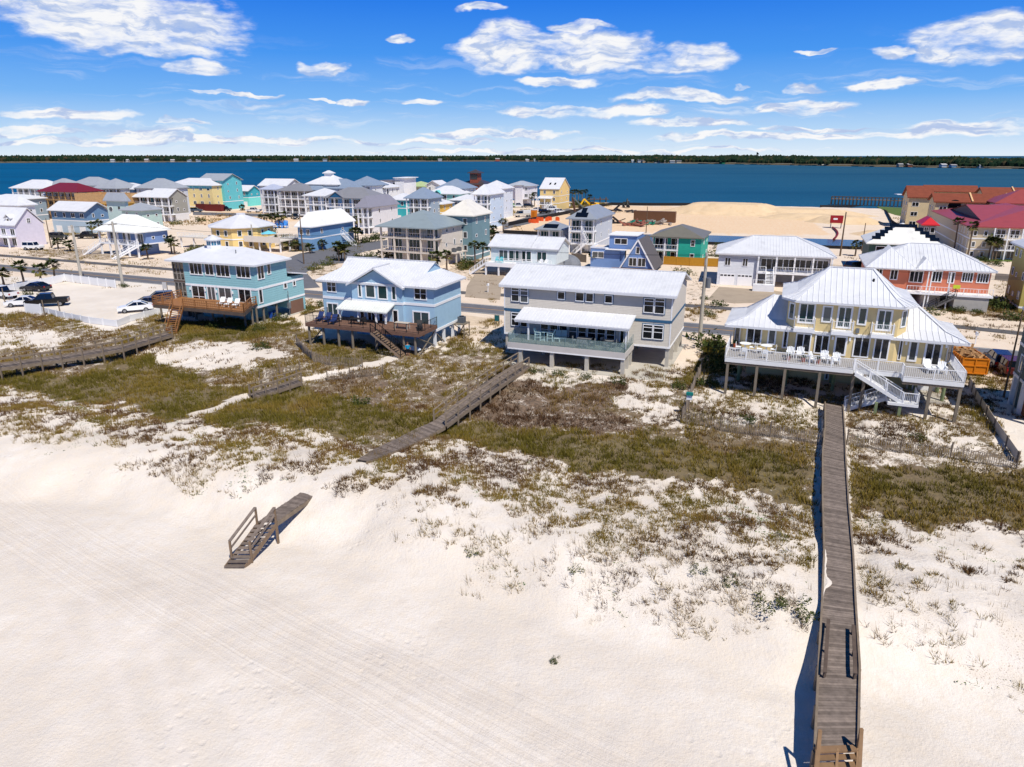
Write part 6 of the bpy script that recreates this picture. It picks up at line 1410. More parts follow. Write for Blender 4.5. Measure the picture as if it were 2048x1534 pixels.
# middle cluster
house('grey white house with white gable roof nearest the water left of centre',(573,372),514,None,10,(206,206,206),WR,'gable_x',2.6,3,0,D=11)
house('grey house with lavender roof and stacked decks left of centre',(548,379),516,None,9.2,(170,172,178),(176,182,200),'hip',1.8,3,2,D=9)
house('taupe roofed house with glass railed balconies and white columns',(609,382),549,None,9.4,(160,152,146),GY,'hip',2.6,3,2.2,D=12)
S,h=house('white hip roofed tall house with a lantern on its ridge',(676,369),608,None,11.5,(228,226,216),WR,'hip',3.2,3,0,D=12)
m=MB(); m.box(S.W*.38,S.W*.58,S.D*.4,S.D*.6,13.8,15.4); c_=m.build('lantern',WHITE,h); r=MB(); hip(r,S.W*.34,S.W*.62,S.D*.36,S.D*.64,15.4,.9); r.build('lantern_roof',roofm(WR),c_)
house('blue grey hip roofed house behind the glass balcony house',(648,380),591,None,9.6,(150,170,190),BGR,'hip',2.6,2,0,D=11)
house('larger slate blue roofed house with dark upper hip',(704,377),634,None,10.2,(140,160,186),BGR,'hip',3.2,3,0,D=12,side=1)
house('light blue house with white hip roof and porches left of the blue gabled one',(659,392),603,None,9.2,(168,188,212),WR,'hip',2.2,3,2.2,D=11)
S,h=house('blue house with grey roof, blue front gable and white two level porch',(742,397),644,None,9,(118,166,208),GY,'hip',3.0,3,2.2,D=12)
r=MB(); gable_y(r,1.5,7.5,-.7,5,9,1.9); r.build('dormer_roof',roofm(GY),h); MB().quad((2,-.5,9),(7,-.5,9),(4.5,-.5,10.6)).build('gable_end',paint((24,84,124)),h)
house('white house with blue grey front roof slope and white rear hip',(745,371),691,None,11,(214,216,220),BGR,'hip',3.2,3,0,D=12)
house('white porch house with white hip roof beside the modern house',(774,375),718,None,10,(226,226,224),WR,'hip',2.2,3,2.2,D=11)
S,h=house('modern white flat roofed house with stepped boxes',(800,362),755,None,11.6,(222,220,220),(120,114,114),'flat',0,3,0,D=11)
m=MB(); m.box(S.W*.8,S.W*1.25,-.6,S.D,2,12.6); m.build('wing',WHITE,h); m=MB(); m.box(S.W*.75,S.W*1.35,-1.2,S.D+.5,12.7,12.95); m.build('wing_roof',TRIM,h)
house('cream house with pale green hip roof by the bay',(853,373),808,None,8.8,(224,220,190),(176,192,138),'hip',2.0,2,2,D=11)
house('white roofed house with little cross gable right of the green roof',(881,371),849,None,9.8,(216,214,206),WR,'gable_y',1.9,2,0,D=9)
house('white house with blue grey hip roof behind the mint house',(930,377),869,None,10,(224,224,224),BGR,'hip',3.2,3,0,D=12)
S,h=house('brick red house with dark roof and central lookout tower',(971,369),917,None,9.6,(128,70,54),(66,62,66),'hip',2.2,3,0,D=11)
m=MB(); m.box(S.W*.38,S.W*.7,.5,4.5,0,14.2); t_=m.build('tower',paint((138,72,54)),h); r=MB(); hip(r,S.W*.3,S.W*.78,-.3,5.3,14.4,1.4); r.build('tower_roof',roofm((66,62,66)),t_); m=MB(); m.box(S.W*.40,S.W*.68,.42,.49,11.6,13.8); m.build('tower_window',GLASS,t_)
house('blue grey house with porch and grey blue gables left of the mint house',(857,397),806,None,8.6,(150,166,180),BGR,'hip',3.2,2,2.2,D=11)
S,h=house('mint green house with white hip roof and small front gable',(920,388),850,None,8.4,(158,214,198),WR,'hip',2.6,2,2.2,D=11,porchx=(0,.62))
r=MB(); gable_y(r,2.5,6.0,-.8,4,8.4,1.2); r.build('dormer_roof',roofm((120,206,200)),h)
house('golden yellow house with low white hip roof in the middle cluster',(886,408),834,None,6.4,(216,174,84),WR,'hip',1.8,1,0,D=9,low=(222,190,110))
house('small cyan walled house with low white hip roof left of the golden one',(815,400),771,None,7.2,(64,178,186),WR,'hip',2.0,1,0,D=10)
house('slate blue low house with white roof right of the golden one',(950,401),896,None,6.8,(120,146,170),WR,'hip',1.8,2,0,D=10)
house('pale blue three storey porch house with white hip roof',(978,389),942,1012,10.4,(196,212,228),WR,'hip',2.8,3,2.2,gl=GLASS2)
house('white roofed house peeking behind the pale blue porch house',(1010,377),957,None,10.4,(220,224,230),WR,'hip',2.6,3,0,D=10)
house('blue green tall house with cream hip roof',(947,431.5),880,986,9.6,(112,142,150),(222,216,204),'hip',3.0,3,0)
house('white house with purple grey hip roof and porches before the side street',(737,415),707.5,800,7.6,(214,212,212),(138,136,146),'hip',3.0,2,2.4)
S,h=house('blue house with very wide white hip roof and white stairs',(623,454),587.5,712,5.8,(104,146,184),(230,230,228),'hip',3.2,1,0,eL=None,low=(120,160,196))
stair(h,(S.W+.05,S.D*.75,2.9),(S.W+3.5,S.D*.75,0),(0,-1,0),1.3,TRIM,TRIM,sp=.5)
m=MB(); m.box(-6.5,-.05,1,6,2.5,2.75); m.build('side_deck',mat('grey_deck_side',(166,162,156),.8,.1,2),h); rail(h,(-6.5,1,2.75),(-.1,1,2.75),TRIM,sp=.5,r=.05); posts(h,[(-6,1.3),(-6,5.5),(-3,1.3)],0,2.5,.25,GREYPOST)
S,h=house('periwinkle blue house with white pyramid roof, front porch and two white stairs',(269,465.5),186,342,5.6,(122,148,192),(232,232,226),'hip',3.4,1,2.4,gr='stilts',th=27,low=None)
stair(h,(S.W-.6,-.1,2.75),(S.W-3.6,-4.2,0),(1,0,0),1.3,TRIM,TRIM,sp=.5); stair(h,(.6,-.1,2.75),(-2.8,-2.5,0),(0,1,0),1.2,TRIM,TRIM,sp=.5)
# octagonal yellow house
x,y=un(453,455,5.4); ax=Vector((x,y)); R8=7.6; t_=thing('octagonal_house','yellow octagonal house with white conical roof and side decks','house',(ax.x+1.5,ax.y+6,0),-R(TH)); pc=[(R8*math.cos(R(22.5+45*i)),R8*math.sin(R(22.5+45*i))) for i in range(8)]
m=MB(); m.prism(pc,0,5.4); m.build('wall',paint((232,202,134)),t_); m=MB(); po=[(p[0]*1.1,p[1]*1.1) for p in pc]; m.prism(po,5.3,5.5)
for i in range(8): m.quad((*po[i],5.5),(*po[(i+1)%8],5.5),(*[q*.12 for q in po[(i+1)%8]],7.9),(*[q*.12 for q in po[i]],7.9))
m.prism([(q[0]*.13,q[1]*.13) for q in po],7.85,8.3); m.build('roof',roofm(WR),t_); m=MB(); m.prism([(p[0]*1.01,p[1]*1.01) for p in pc],2.6,2.85); m.build('trim_band',TRIM,t_)
class _S: pass
S8=_S(); S8.e=t_; S8.W=0
for i in range(8):
    a,b=Vector(pc[i]),Vector(pc[(i+1)%8]); d=(b-a).normalized(); nrm=Vector((d.y,-d.x)); 
    for k in (.3,.7):
        for z in (3.4,.9): c=a.lerp(b,k)+nrm*.02; win(S8,((c.x,c.y,z),math.atan2(d.y,d.x)),0,0,1.0,1.4,t=.12,glass=GLASS2 if z>3 else None)
m=MB(); m.box(-14.5,-6.5,-6.5,-1.5,2.5,2.75); m.box(5,15.5,-5.5,-1.0,2.5,2.75); m.box(5,15.5,-5.6,-5.5,2.2,3.6); m.build('deck',mat('cream_deck',(214,206,194),.7,.05,2),t_); rail(t_,(-14.5,-6.5,2.75),(-6.5,-6.5,2.75),TRIM,sp=.5,r=.05)
posts(t_,[(-14,-6),(-10,-6),(9,-5),(12,-5),(15,-5),(15,-1.5)],0,2.5,.28,TRIM)
um=Vector((ax.x+1.5,ax.y+6,0))+U0*10.5-V0*3.2; t=thing('parasol','light blue parasol on the deck right of the octagonal house','parasol',tuple(um)); MB().tube((0,0,2.75),(0,0,4.6),.05).build('pole',TRIM,t); m=MB(); k=10; 
for i in range(k): a=2*math.pi*i/k;b=2*math.pi*(i+1)/k; m.quad((1.9*math.cos(a),1.9*math.sin(a),4.1),(1.9*math.cos(b),1.9*math.sin(b),4.1),(0,0,4.8))
m.build('canopy',paint((110,196,214)),t)
# beige three storey house
S,h=house('beige three storey stucco house with grey hip roof and arched sea porches',(871,457.5),749,939,7.9,(214,204,190),(138,150,154),'hip',3.0,3,3.0,pcol=(206,196,184),ov=.7,gl=GLASS2,th=24,side=3)
S_,h_=S,h; m=MB(); m.box(S.W+.05,S.W+2.2,S.D*.35,S.D*.75,2.3,2.5); m.bar((S.W+2,S.D*.4,0),(S.W+2,S.D*.4,2.4),.25); m.bar((S.W+2,S.D*.7,0),(S.W+2,S.D*.7,2.4),.25); m.build('side_platform',paint((206,196,184)),h)
for k in (.45,.62): acunit('grey air conditioner on the side platform of the beige house, %s one'%('near' if k<.5 else 'far'),S,S.W+1.1,S.D*k,2.52)
# white tower house and yellow gabled house by the bay
S,h=house('white three storey house with grey hip roof and projecting stair tower by the bay',(1062,372),1010,None,8.6,(226,224,228),(168,174,182),'hip',2.0,2,0,D=11,gr='stilts',gl=GLASS)
m=MB(); m.box(S.W*.42,S.W*.7,-1.6,-.01,0,8.9); m.build('stair_tower',paint((230,228,232)),h); r=MB(); hip(r,S.W*.38,S.W*.74,-2.1,2,9,1.6); r.build('tower_roof',roofm((168,174,182)),h)
S,h=house('yellow three storey gable house with white roof, skylights and palms by the bay',(1119,378),1078,1141,8.6,(232,200,132),WR,'gable_x',4.2,2,0,ov=.35,low=(226,196,130))
m=MB(); shed(m,-.4,S.W*.72,-2.6,-.05,4.9,5.6); m.build('porch_roof',roofm(WR),h); posts(h,[(0,-2.4),(S.W*.35,-2.4),(S.W*.7,-2.4)],0,4.9,.25,TRIM,'porch_column'); m=MB(); m.box(-.3,S.W*.72,-2.6,-.05,2.3,2.5); m.build('porch_floor',TRIM,h); stair(h,(S.W*.5,-2.6,2.5),(S.W*.4,-5.6,0),(1,0,0),1.2,TRIM,TRIM,sp=.5)
for k in (.42,.68): m=MB(); f0=.35; y0_=-.35+(S.D/2+.35)*f0; z0_=8.6+4.2*f0; m.bar((S.W*k,y0_,z0_+.1),(S.W*k,y0_+1.3,z0_+.1+1.3*4.2/(S.D/2+.35)),.7,.12); m.build('skylight',GLASS,h)
m=MB(); m.box(-.05,S.W+.05,-.05,S.D+.05,5.65,5.85); m.build('trim_band',TRIM,h)
# solar roofed grey house
S,h=house('grey house with grey roof, black solar panels and white outside stairs',(1193,438.5),1131,1231,8.0,(190,196,204),(142,148,156),'hip',2.4,2,2.2,gl=GLASS2)
m=MB(); 
def on_slope(m,S,Z,rise,xa,xb,fa,fb,ov=.6):
    hd=(S.D/2+ov) if S.W>=S.D else (S.W/2+ov)
    ya,yb=-ov+hd*fa,-ov+hd*fb; za,zb=Z+rise*fa+.08,Z+rise*fb+.08; m.quad((xa,ya,za),(xb,ya,za),(xb,yb,zb),(xa,yb,zb)); m.quad((xa,ya,za),(xb,ya,za),(xb,ya,za-.06),(xa,ya,za-.06))
SOL=mat('solar_panel',(14,18,28),.15,spec=.5)
on_slope(m,S,8.0,2.4,S.W*.25,S.W*.72,.12,.5); on_slope(m,S,8.0,2.4,S.W*.42,S.W*.62,.5,.9); m.build('solar_panel',SOL,h)
S2_,h2=house('low grey wing with solar panels left of the grey solar house',(1125,460),1068,None,5.2,(190,196,204),(142,148,156),'hip',1.7,1,1.8,D=8,gl=GLASS2)
m=MB(); on_slope(m,S2_,5.2,1.7,S2_.W*.25,S2_.W*.85,.15,.6); m.build('solar_panel',SOL,h2)
stair(h,(S.W*.55,-.1,5.1),(S.W*.85,-1.8,2.9),(0,-1,0),1.2,TRIM,TRIM,sp=.5); stair(h,(S.W*.85,-3.0,2.9),(S.W*.35,-3.0,0),(0,-1,0),1.2,TRIM,TRIM,sp=.5)
# white roofed ranch with deck
S=site((1117,498.5),975,1144,5.3,TH,.5); h=S.thing('ranch_house','pale mint ranch house on piles with white gable roof and wide white deck','house'); WM=paint((206,216,216))
m=MB(); m.box(0,S.W,0,S.D,2.4,5.15); 
for x in (0,S.W): m.quad((x,0,5.1),(x,S.D,5.1),(x,S.D/2,6.75))
m.box(3,S.W-1,2.5,S.D,0,2.38); m.build('wall',WM,h); r=MB(); gable_x(r,-.5,S.W*.62,-.5,S.D+.5,5.3,1.85,.16,rib=.6); gable_x(r,S.W*.623,S.W+.5,-.4,S.D+.4,5.25,1.75,.16,rib=.6); r.build('roof',roofm((212,213,216)),h)
CW_=S.W
for a,w_,l in ((2.6,1.9,2),(S.W*.36,2.2,2),(S.W*.46,2.2,2),(S.W*.55,2,2),(S.W*.78,2.0,2)): win(S,'F',a,2.65,w_,2.0,lites=l,name='sliding_door',glass=GLASS2)
f0=S.floor(979,523,2.35); f1=S.floor(1107,531,2.35); yd=min(-2.6,(f0[1]+f1[1])/2); m=MB(); m.box(f0[0],f1[0],yd,-.05,2.2,2.4); m.box(f0[0],f1[0],yd-.06,yd-.002,1.75,2.42); m.build('deck',TRIM,h); rail(h,(f0[0],yd,2.4),(f1[0],yd,2.4),TRIM,1,sp=.3,r=.03,post=2)
posts(h,[(f0[0]+(f1[0]-f0[0])*k/5,yd+.2) for k in range(6)],0,2.2,.28,TRIM); stair(h,(f0[0]-.05,yd+.1,2.4),(f0[0]-3.4,yd+.1,0),(0,1,0),1.2,TRIM,TRIM,sp=.3)
def on(S,k,l,px,py,z,rz=0,g=None): return onfloor(S,k,l,(px,py),z,rz,g)
for k_,l,fx in (('adir_aqua','aqua armchair on the left part of the ranch deck, left of two',.13),('adir_aqua','aqua armchair on the left part of the ranch deck, right of two',.2),('adir_white','white armchair on the right part of the ranch deck, left of two',.8),('adir_white','white armchair on the right part of the ranch deck, right of two',.88)):
    K[k_].put(l,S.l2w(S.W*fx,-1.4,2.42),-R(S.th),None)
x,y=un(1135,536); t=thing('covered_boat','boat under a grey dome shaped tarpaulin beside the ranch house','boat',(x,y,0),-R(TH)); m=MB(); N=12
for i in range(N):
    for j in range(6):
        def q(i,j): a=2*math.pi*i/N; e=(math.pi/2)*j/6; return (2.9*math.cos(a)*math.cos(e),2.2*math.sin(a)*math.cos(e),.2+2.6*math.sin(e)**.8*(1-.1*((i%2))))
        m.quad(q(i,j),q(i+1,j),q(i+1,j+1),q(i,j+1))
m.build('tarpaulin',mat('grey_tarp',(118,122,130),.6,.15,1.5,bump=.5),t); m=MB(); m.box(-2,2,-.8,.8,0,.3); m.build('trailer',DARK,t)
# blue A-frame complex
S=site((1331,526),1242,None,2.6,TH,0,D=8); o_=S.floor(1242,531,1.2)
S=site((1306,538),1242,None,1.0,TH,0,D=9); h=S.thing('a_frame_house','periwinkle blue A-frame house with flat roofed wing and wooden deck','house'); BM=mat('blue_board',(112,142,190),.75,.06,1.2); W_=S.W; ap=6.3
m=MB(); m.quad((0,0,1),(W_,0,1),(W_/2,0,ap)); m.quad((0,.15,1),(W_,.15,1),(W_/2,.15,ap)); m.build('front_wall',BM,h)
r=MB(); DR=mat('grey_shingle',(92,88,90),.9,.12,2)
for s_ in (0,1):
    xa=-.3 if s_==0 else W_+.3; za=.75; r.quad((xa,-.25,za),(xa,10,za),(W_/2,10,ap+.15),(W_/2,-.25,ap+.15)); r.quad((xa,-.25,za-.15),(xa,10,za-.15),(W_/2,10,ap-.05),(W_/2,-.25,ap-.05))
r.build('roof',DR,h); t=MB()
for xa in (-.3,W_+.3): t.bar((xa,-.32,.7),(W_/2,-.32,ap+.12),.1,.25)
t.build('fascia',TRIM,h)
win(S,'F',W_*.36,1.3,1.6,1.7,lites=2,glass=GLASS); win(S,'F',W_*.64,1.3,1.6,1.7,lites=2); win(S,'F',W_*.5,3.7,.8,1.4)
m=MB(); m.box(-6.5,-.6,1.2,7,.5,4.3); m.box(-2.9,W_*.42,1.6,7.5,4.3,6.9); m.box(-3.2,.3,1.4,1.6,.5,4.3); m.build('wing_wall',BM,h); m=MB(); m.box(-3.1,W_*.44,1.3,7.7,6.92,7.1); m.box(-3.4,.8,.4,1.2,4.2,4.35); m.build('wing_roof',TRIM,h); m=MB(); m.box(-6.6,-2.95,1.1,1.2,4.3,4.6); m.box(-6.6,-6.5,1.2,7,4.3,4.6); m.build('parapet',paint((214,220,230)),h)
m=MB(); m.box(-6.5,-2.9,1.2,7,4.28,4.34); m.build('flat_roof',paint((226,214,200)),h)
win(S,'F',-.6,5.2,2.6,1.2,lites=2,off=1.6); win(S,'F',-5,2.4,2.4,1.3,lites=2,off=1.2); win(S,'F',-1.6,1.0,.9,2.1,off=1.4,name='door')
m=MB(); 
for i in range(22): m.box(-1.8,W_+.6,-3.3+i*.15,-3.3+i*.15+.14,.85,.9)
for k in range(5): m.box(-3.3+k*.3,-3.0+k*.3,-2.2,-.6,.15*k,.15*k+.15)
for x_ in (-1.5,1,3,W_): m.box(x_,x_+.15,-3.2,-3.05,-.1,.85)
m.build('deck',mat('brown_plank',(134,98,72),.85,.12,2,island=.12),h)
# teal house
S,h=house('bright teal house with grey brown hip roof, white balcony and arched openings',(1408,476.5),1298,1423,5.6,(40,164,142),(116,112,100),'hip',2.0,2,2.0,porchx=(0,.55),ov=.5,band=False)
# white garage house
S=site((1674,515),1431,None,5.6,TH-4,.6,D=12.5); h=S.thing('garage_house','white house with two garage doors, centre stairs and long balcony','house'); WM=siding((206,208,212),.25); W_=S.W
x0_,_=S.face('F',1515,540); m=MB(); m.box(0,x0_,0,S.D,0,5.4); m.box(x0_,W_,1.6,S.D,2.6,5.4); m.box(x0_+.01,W_-1,6,S.D,0,2.58); m.build('wall',WM,h); r=MB(); hip(r,-.6,W_+.6,-.6,S.D+.6,5.6,2.6,rib=.5); r.build('roof',roofm((212,213,216)),h)
for a in ((1449,514,1462,531),(1484,516,1497,533)): wpx(S,'F',*a,lites=2,t=.08)
for a in ((1440,549,1467,573),(1475,551,1502,576)):
    a0,z1_=S.face('F',a[0],a[1]); a1,z0_=S.face('F',a[2],a[3]); m=MB(); m.box(a0,a1,-.05,-.003,.02,2.0); g_=m.build('garage_door',TRIM,h)
    for k in range(4): w_=(a1-a0)/4; MB().box(a0+w_*k+.08,a0+w_*(k+1)-.08,-.07,-.052,1.6,1.85).build('pane',GLASS,g_)
n=6
for i in range(n): win(S,'F',x0_+1.4+(W_-x0_-2.6)*i/(n-1),2.75,1.9,2.0,lites=2,off=1.6,name='sliding_door')
m=MB(); m.box(x0_,W_,-.6,1.6,2.35,2.6); m.build('balcony_floor',TRIM,h); xs_=S.face('F',1535,575)[0]
rail(h,(x0_+.1,-.55,2.6),(xs_-.7,-.55,2.6),TRIM,1,sp=.25,r=.03); rail(h,(xs_+.7,-.55,2.6),(W_-.1,-.55,2.6),TRIM,1,sp=.25,r=.03); stair(h,(xs_-.6,-.6,2.6),(xs_-.6,-3.6,1.1),(1,0,0),1.2,TRIM,TRIM,sp=.3)
m=MB(); m.box(xs_-2.6,xs_+.8,-5.2,-3.6,0,1.1); m.build('stair_base',WHITE,h); rail(h,(xs_-2.6,-5.15,1.1),(xs_+.8,-5.15,1.1),TRIM,.9,sp=.3)
posts(h,[(x0_+(W_-x0_)*k/4,-.4) for k in range(5)],0,5.4,.25,TRIM,'column')
# salmon house
S=site((1996,544),1730,1723,5.7,TH,.6,back='L',W=None,D=13); h=S.thing('salmon_house','salmon house with white hip roofs above grey concrete lower walls','house'); SM=paint((206,122,92)); W_=S.W; S5=S
xa,_=S.face('F',*Zm(1648,340,5.1125)(840,1100)); m=MB(); m.box(0,xa,-1.2,-.01,2.3,5.5); m.box(0,W_,0,S.D,2.35,5.5); m.box(.6,xa,1.5,S.D,0,2.3); m.build('wall',SM,h)
r=MB(); hip(r,-.6,W_+.6,-.6,S.D+.6,5.7,3.0,rib=.55); ro=r.build('roof',roofm((212,213,216)),h)
def cross(xa,xb,yf,rise):
    r=MB(); xm=(xa+xb)/2; k=3.0/(S.D/2+.6); yb=-.6+rise/k; 
    A=(xm,yf+(xb-xa)/2,5.7+rise); B=(xm,yb,5.7+rise)
    for p in ([(xa,yf,5.7),(xb,yf,5.7),A],[(xb,yf,5.7),(xb,-.55,5.7),B,A],[(xa,-.55,5.7),(xa,yf,5.7),A,B]): r.quad(*p); ribs(r,p,.55)
    r.box(xa,xb,yf,-.61,5.5,5.697); r.build('front_roof',roofm((212,213,216)),h)
cross(-.6,xa+.9,-2.2,2.7)
xb_,_=S.face('F',*Zm(1648,340,5.1125)(1070,1100)); cross(xa+.95,xb_+.5,-1.7,1.5)
z5=Zm(1648,340,5.1125)
for a in ((515,1005,605,1115),(665,1015,765,1125)): wz(S,z5,'F',*a,off=-1.2,lites=2,t=.12)
for a,l in (((860,1025,1025,1155),3),((1090,1028,1220,1150),3),((1255,1040,1350,1160),2),((1395,1040,1540,1150),4),((1550,1050,1700,1160),4)): wz(S,z5,'F',*a,lites=l,t=.12,name='sliding_door')
m=MB(); m.box(xa,W_+.2,-2.6,-.02,2.1,2.32); m.build('deck',TRIM,h); rail(h,(xa,-2.5,2.32),(W_+.1,-2.5,2.32),TRIM,1,sp=.4,r=.03,post=2); 
xc,_=S.face('F',*z5(1010,1300),-2); xd,_=S.face('F',*z5(1330,1300),-2); CW=mat('concrete_lower_wall',(176,172,164),.9,.12,1,weather=(146,142,136)); m=MB(); m.box(xc,xd-1.5,-.3,S.D,0,2.08); m.box(xd,W_-.2,-2.4,S.D-.1,-.2,2.08); m.build('concrete_wall',CW,h)
stair(h,(xd-.1,-2.7,2.3),(xc+.6,-2.7,0),(0,-1,0),1.1,mat('dark_grey_steps',(96,94,94),.8),BLACKMET,sp=.4); posts(h,[(xc+.2,-2.4),(xd-1,-2.4),(xb_,-2.4)],0,5.5,.16,TRIM,'porch_column')
m=MB(); a0,z1_=S.face('F',*z5(1325,1175),-2.6); a1,z0_=S.face('F',*z5(1390,1215),-2.6); m.box(a0,a1,-2.62,-2.56,z0_,z1_); tag(m.build('banner',paint((206,220,60))),'yellow green banner hung on the salmon house deck rail','banner').location=S.o; bpy.data.objects['banner'].rotation_euler=(0,0,-R(S.th))
on(S,'adir_sky','bright blue chair on the salmon house deck, left of two',1865,566,2.34); on(S,'adir_sky','bright blue chair on the salmon house deck, right of two',1880,568,2.34)
# solar white roofed house behind
S,h=house('dark green house with white roof stepped with black solar panels',(1889,491.5),1733,None,5.8,(60,84,76),(228,226,218),'hip',3.4,2,0,D=14)
m=MB()
for i,(xa_,xb_2,fa,fb) in enumerate(((.30,.70,.78,.93),(.22,.34,.62,.78),(.66,.78,.62,.78),(.15,.27,.47,.62),(.73,.86,.47,.62),(.08,.22,.32,.47),(.80,.94,.32,.47),(.03,.16,.18,.32),(.86,.99,.18,.32))): on_slope(m,S,5.8,3.4,S.W*xa_,S.W*xb_2,fa,fb)
m.build('solar_panel',SOL,h)
# beige condominium with red roof
S=site((2260,462),1937,1862,7.0,TH,.7,back='L'); h=S.thing('condominium','beige four level condominium with rose red metal roof and white balconies','apartment building'); BE=paint((206,190,160)); W_=S.W
m=MB(); m.box(0,W_,0,S.D,0,7.6-.8); m.build('wall',BE,h); r=MB(); hip(r,-.7,W_+.7,-.7,S.D+.7,7.0,3.2); r.build('roof',roofm((158,70,68)),h)
r=MB(); hd=S.D/2+.7; gy=-.7+3.9; g0=7.0+3.2*3.9/hd; r.quad((2.8,gy,g0),(hd,S.D/2-.0,10.21),(2.8,S.D/2,10.21)); r.quad((2.8,S.D-gy,g0),(hd,S.D/2,10.21),(2.8,S.D/2,10.21)); r.build('gable_roof',roofm((158,70,68)),h)
r=MB(); hd=S.D/2+.7; c_=3.2; zc=7.0+3.2*(c_+.7)/hd; yy=(c_+.7); r.quad((c_,-.7+yy,zc),(c_,S.D+.7-yy,zc),(c_,S.D/2,10.2)); r.build('gable_louvre',mat('louvre_grey',(110,104,100),.8),h)
t=MB()
for z in (1.9,4.2): t.box(-.05,W_,-.05,-.003,z,z+.3); t.box(-.05,-.003,-.05,S.D,z,z+.3)
t.build('trim_band',TRIM,h)
for z in (.4,2.5,4.9):
    for a in (1.0,3.0): win(S,'F',a,z,.8,1.2,t=.12)
    for i in range(7): win(S,'F',5.8+i*2.6,z-.2,1.7,1.7,lites=2,t=.08,name='sliding_door')
    for a in (2,6,9,12): win(S,'L',a,z,.9,1.4,t=.12)
for z in (2.2,4.5):
    MB().box(4.2,W_,-1.5,-.06,z-.2,z).build('balcony_floor',TRIM,h); rail(h,(4.2,-1.45,z),(W_,-1.45,z),TRIM,1,sp=.6,r=.05)
for i in range(9): MB().box(-.12,.12,-.12,.12,0,7.6-.8).build('column',TRIM,h,(4.3+i*2.6,-1.4,0))
# terracotta condominiums
TC=(128,66,46); TANW=(208,188,148)
def condo(label,eR,xL,Z,D,rise,gable=True,back=None,xb=None,left=True):
    S=site(eR,xL,xb,Z,TH,.6,back='L',D=D); h=S.thing('condominium',label,'apartment building'); m=MB(); m.box(0,S.W,0,S.D,0,Z-.2)
    for x in (0,S.W): m.quad((x,0,Z-.2),(x,S.D,Z-.2),(x,S.D/2,Z+rise-.4))
    m.build('wall',paint(TANW),h); r=MB(); gable_x(r,-.6,S.W+.6,-.6,S.D+.6,Z,rise,.3)
    r.build('roof',mat('terracotta_tile',TC,.85,.15,.8),h)
    for k in range(1,int(S.W/9)): x=k*9.0; mm=MB(); mm.bar((x,-.6,Z+.15),(x,S.D/2,Z+rise+.15),.4,.35); mm.build('parapet',paint((222,180,130)),h)
    for z in (.8,3.7,6.6):
        if z>Z-2: continue
        for i in range(int(S.W/4.5)): win(S,'F',2+i*4.5,z,1.9,1.3,lites=2,t=.08)
        for a in (S.D*.3,S.D*.7): win(S,'L',a,z,1.8,1.2,lites=2,t=.08)
    return S,h
S,h=condo('long tan condominium with terracotta roof, nearest of the terracotta group',(2120,408),1868,9.2,12,2.1)
for z in (3.7,6.6): m=MB(); m.box(3.2,6.4,-.07,-.003,z-.5,z+1.6); m.tube((4.8,-.07,z+1.6),(4.8,-.003,z+1.6),1.6,1.6,16) if z>6 else None; m.build('arched_opening',DARK,h)
condo('tan gable ended condominium wing with terracotta roof beside the pier',(1870,395),1815,9.4,14,3.2)
condo('terracotta roofed block behind, left of the far roofs at right',(1960,384),1850,9.2,12,2.0); condo('terracotta roofed block farthest right behind the red roof',(2120,390),1965,9.2,12,2.0)
S,h=house('rose red roofed building behind the beige condominium at the right edge',(2200,410),1990,None,9.6,(198,184,160),(150,70,66),'hip',3.4,3,0,D=14,side=1)
house('small house with bright red roof beside the beige condominium',(1880,450),1843,None,6,(150,146,140),(196,20,36),'hip',1.6,1,0,D=9)
house('olive yellow house with white roof cut by the right edge',(2250,505),2056,2021,9.2,(176,162,88),WR,'hip',2.4,3,0,back='L',side=3)
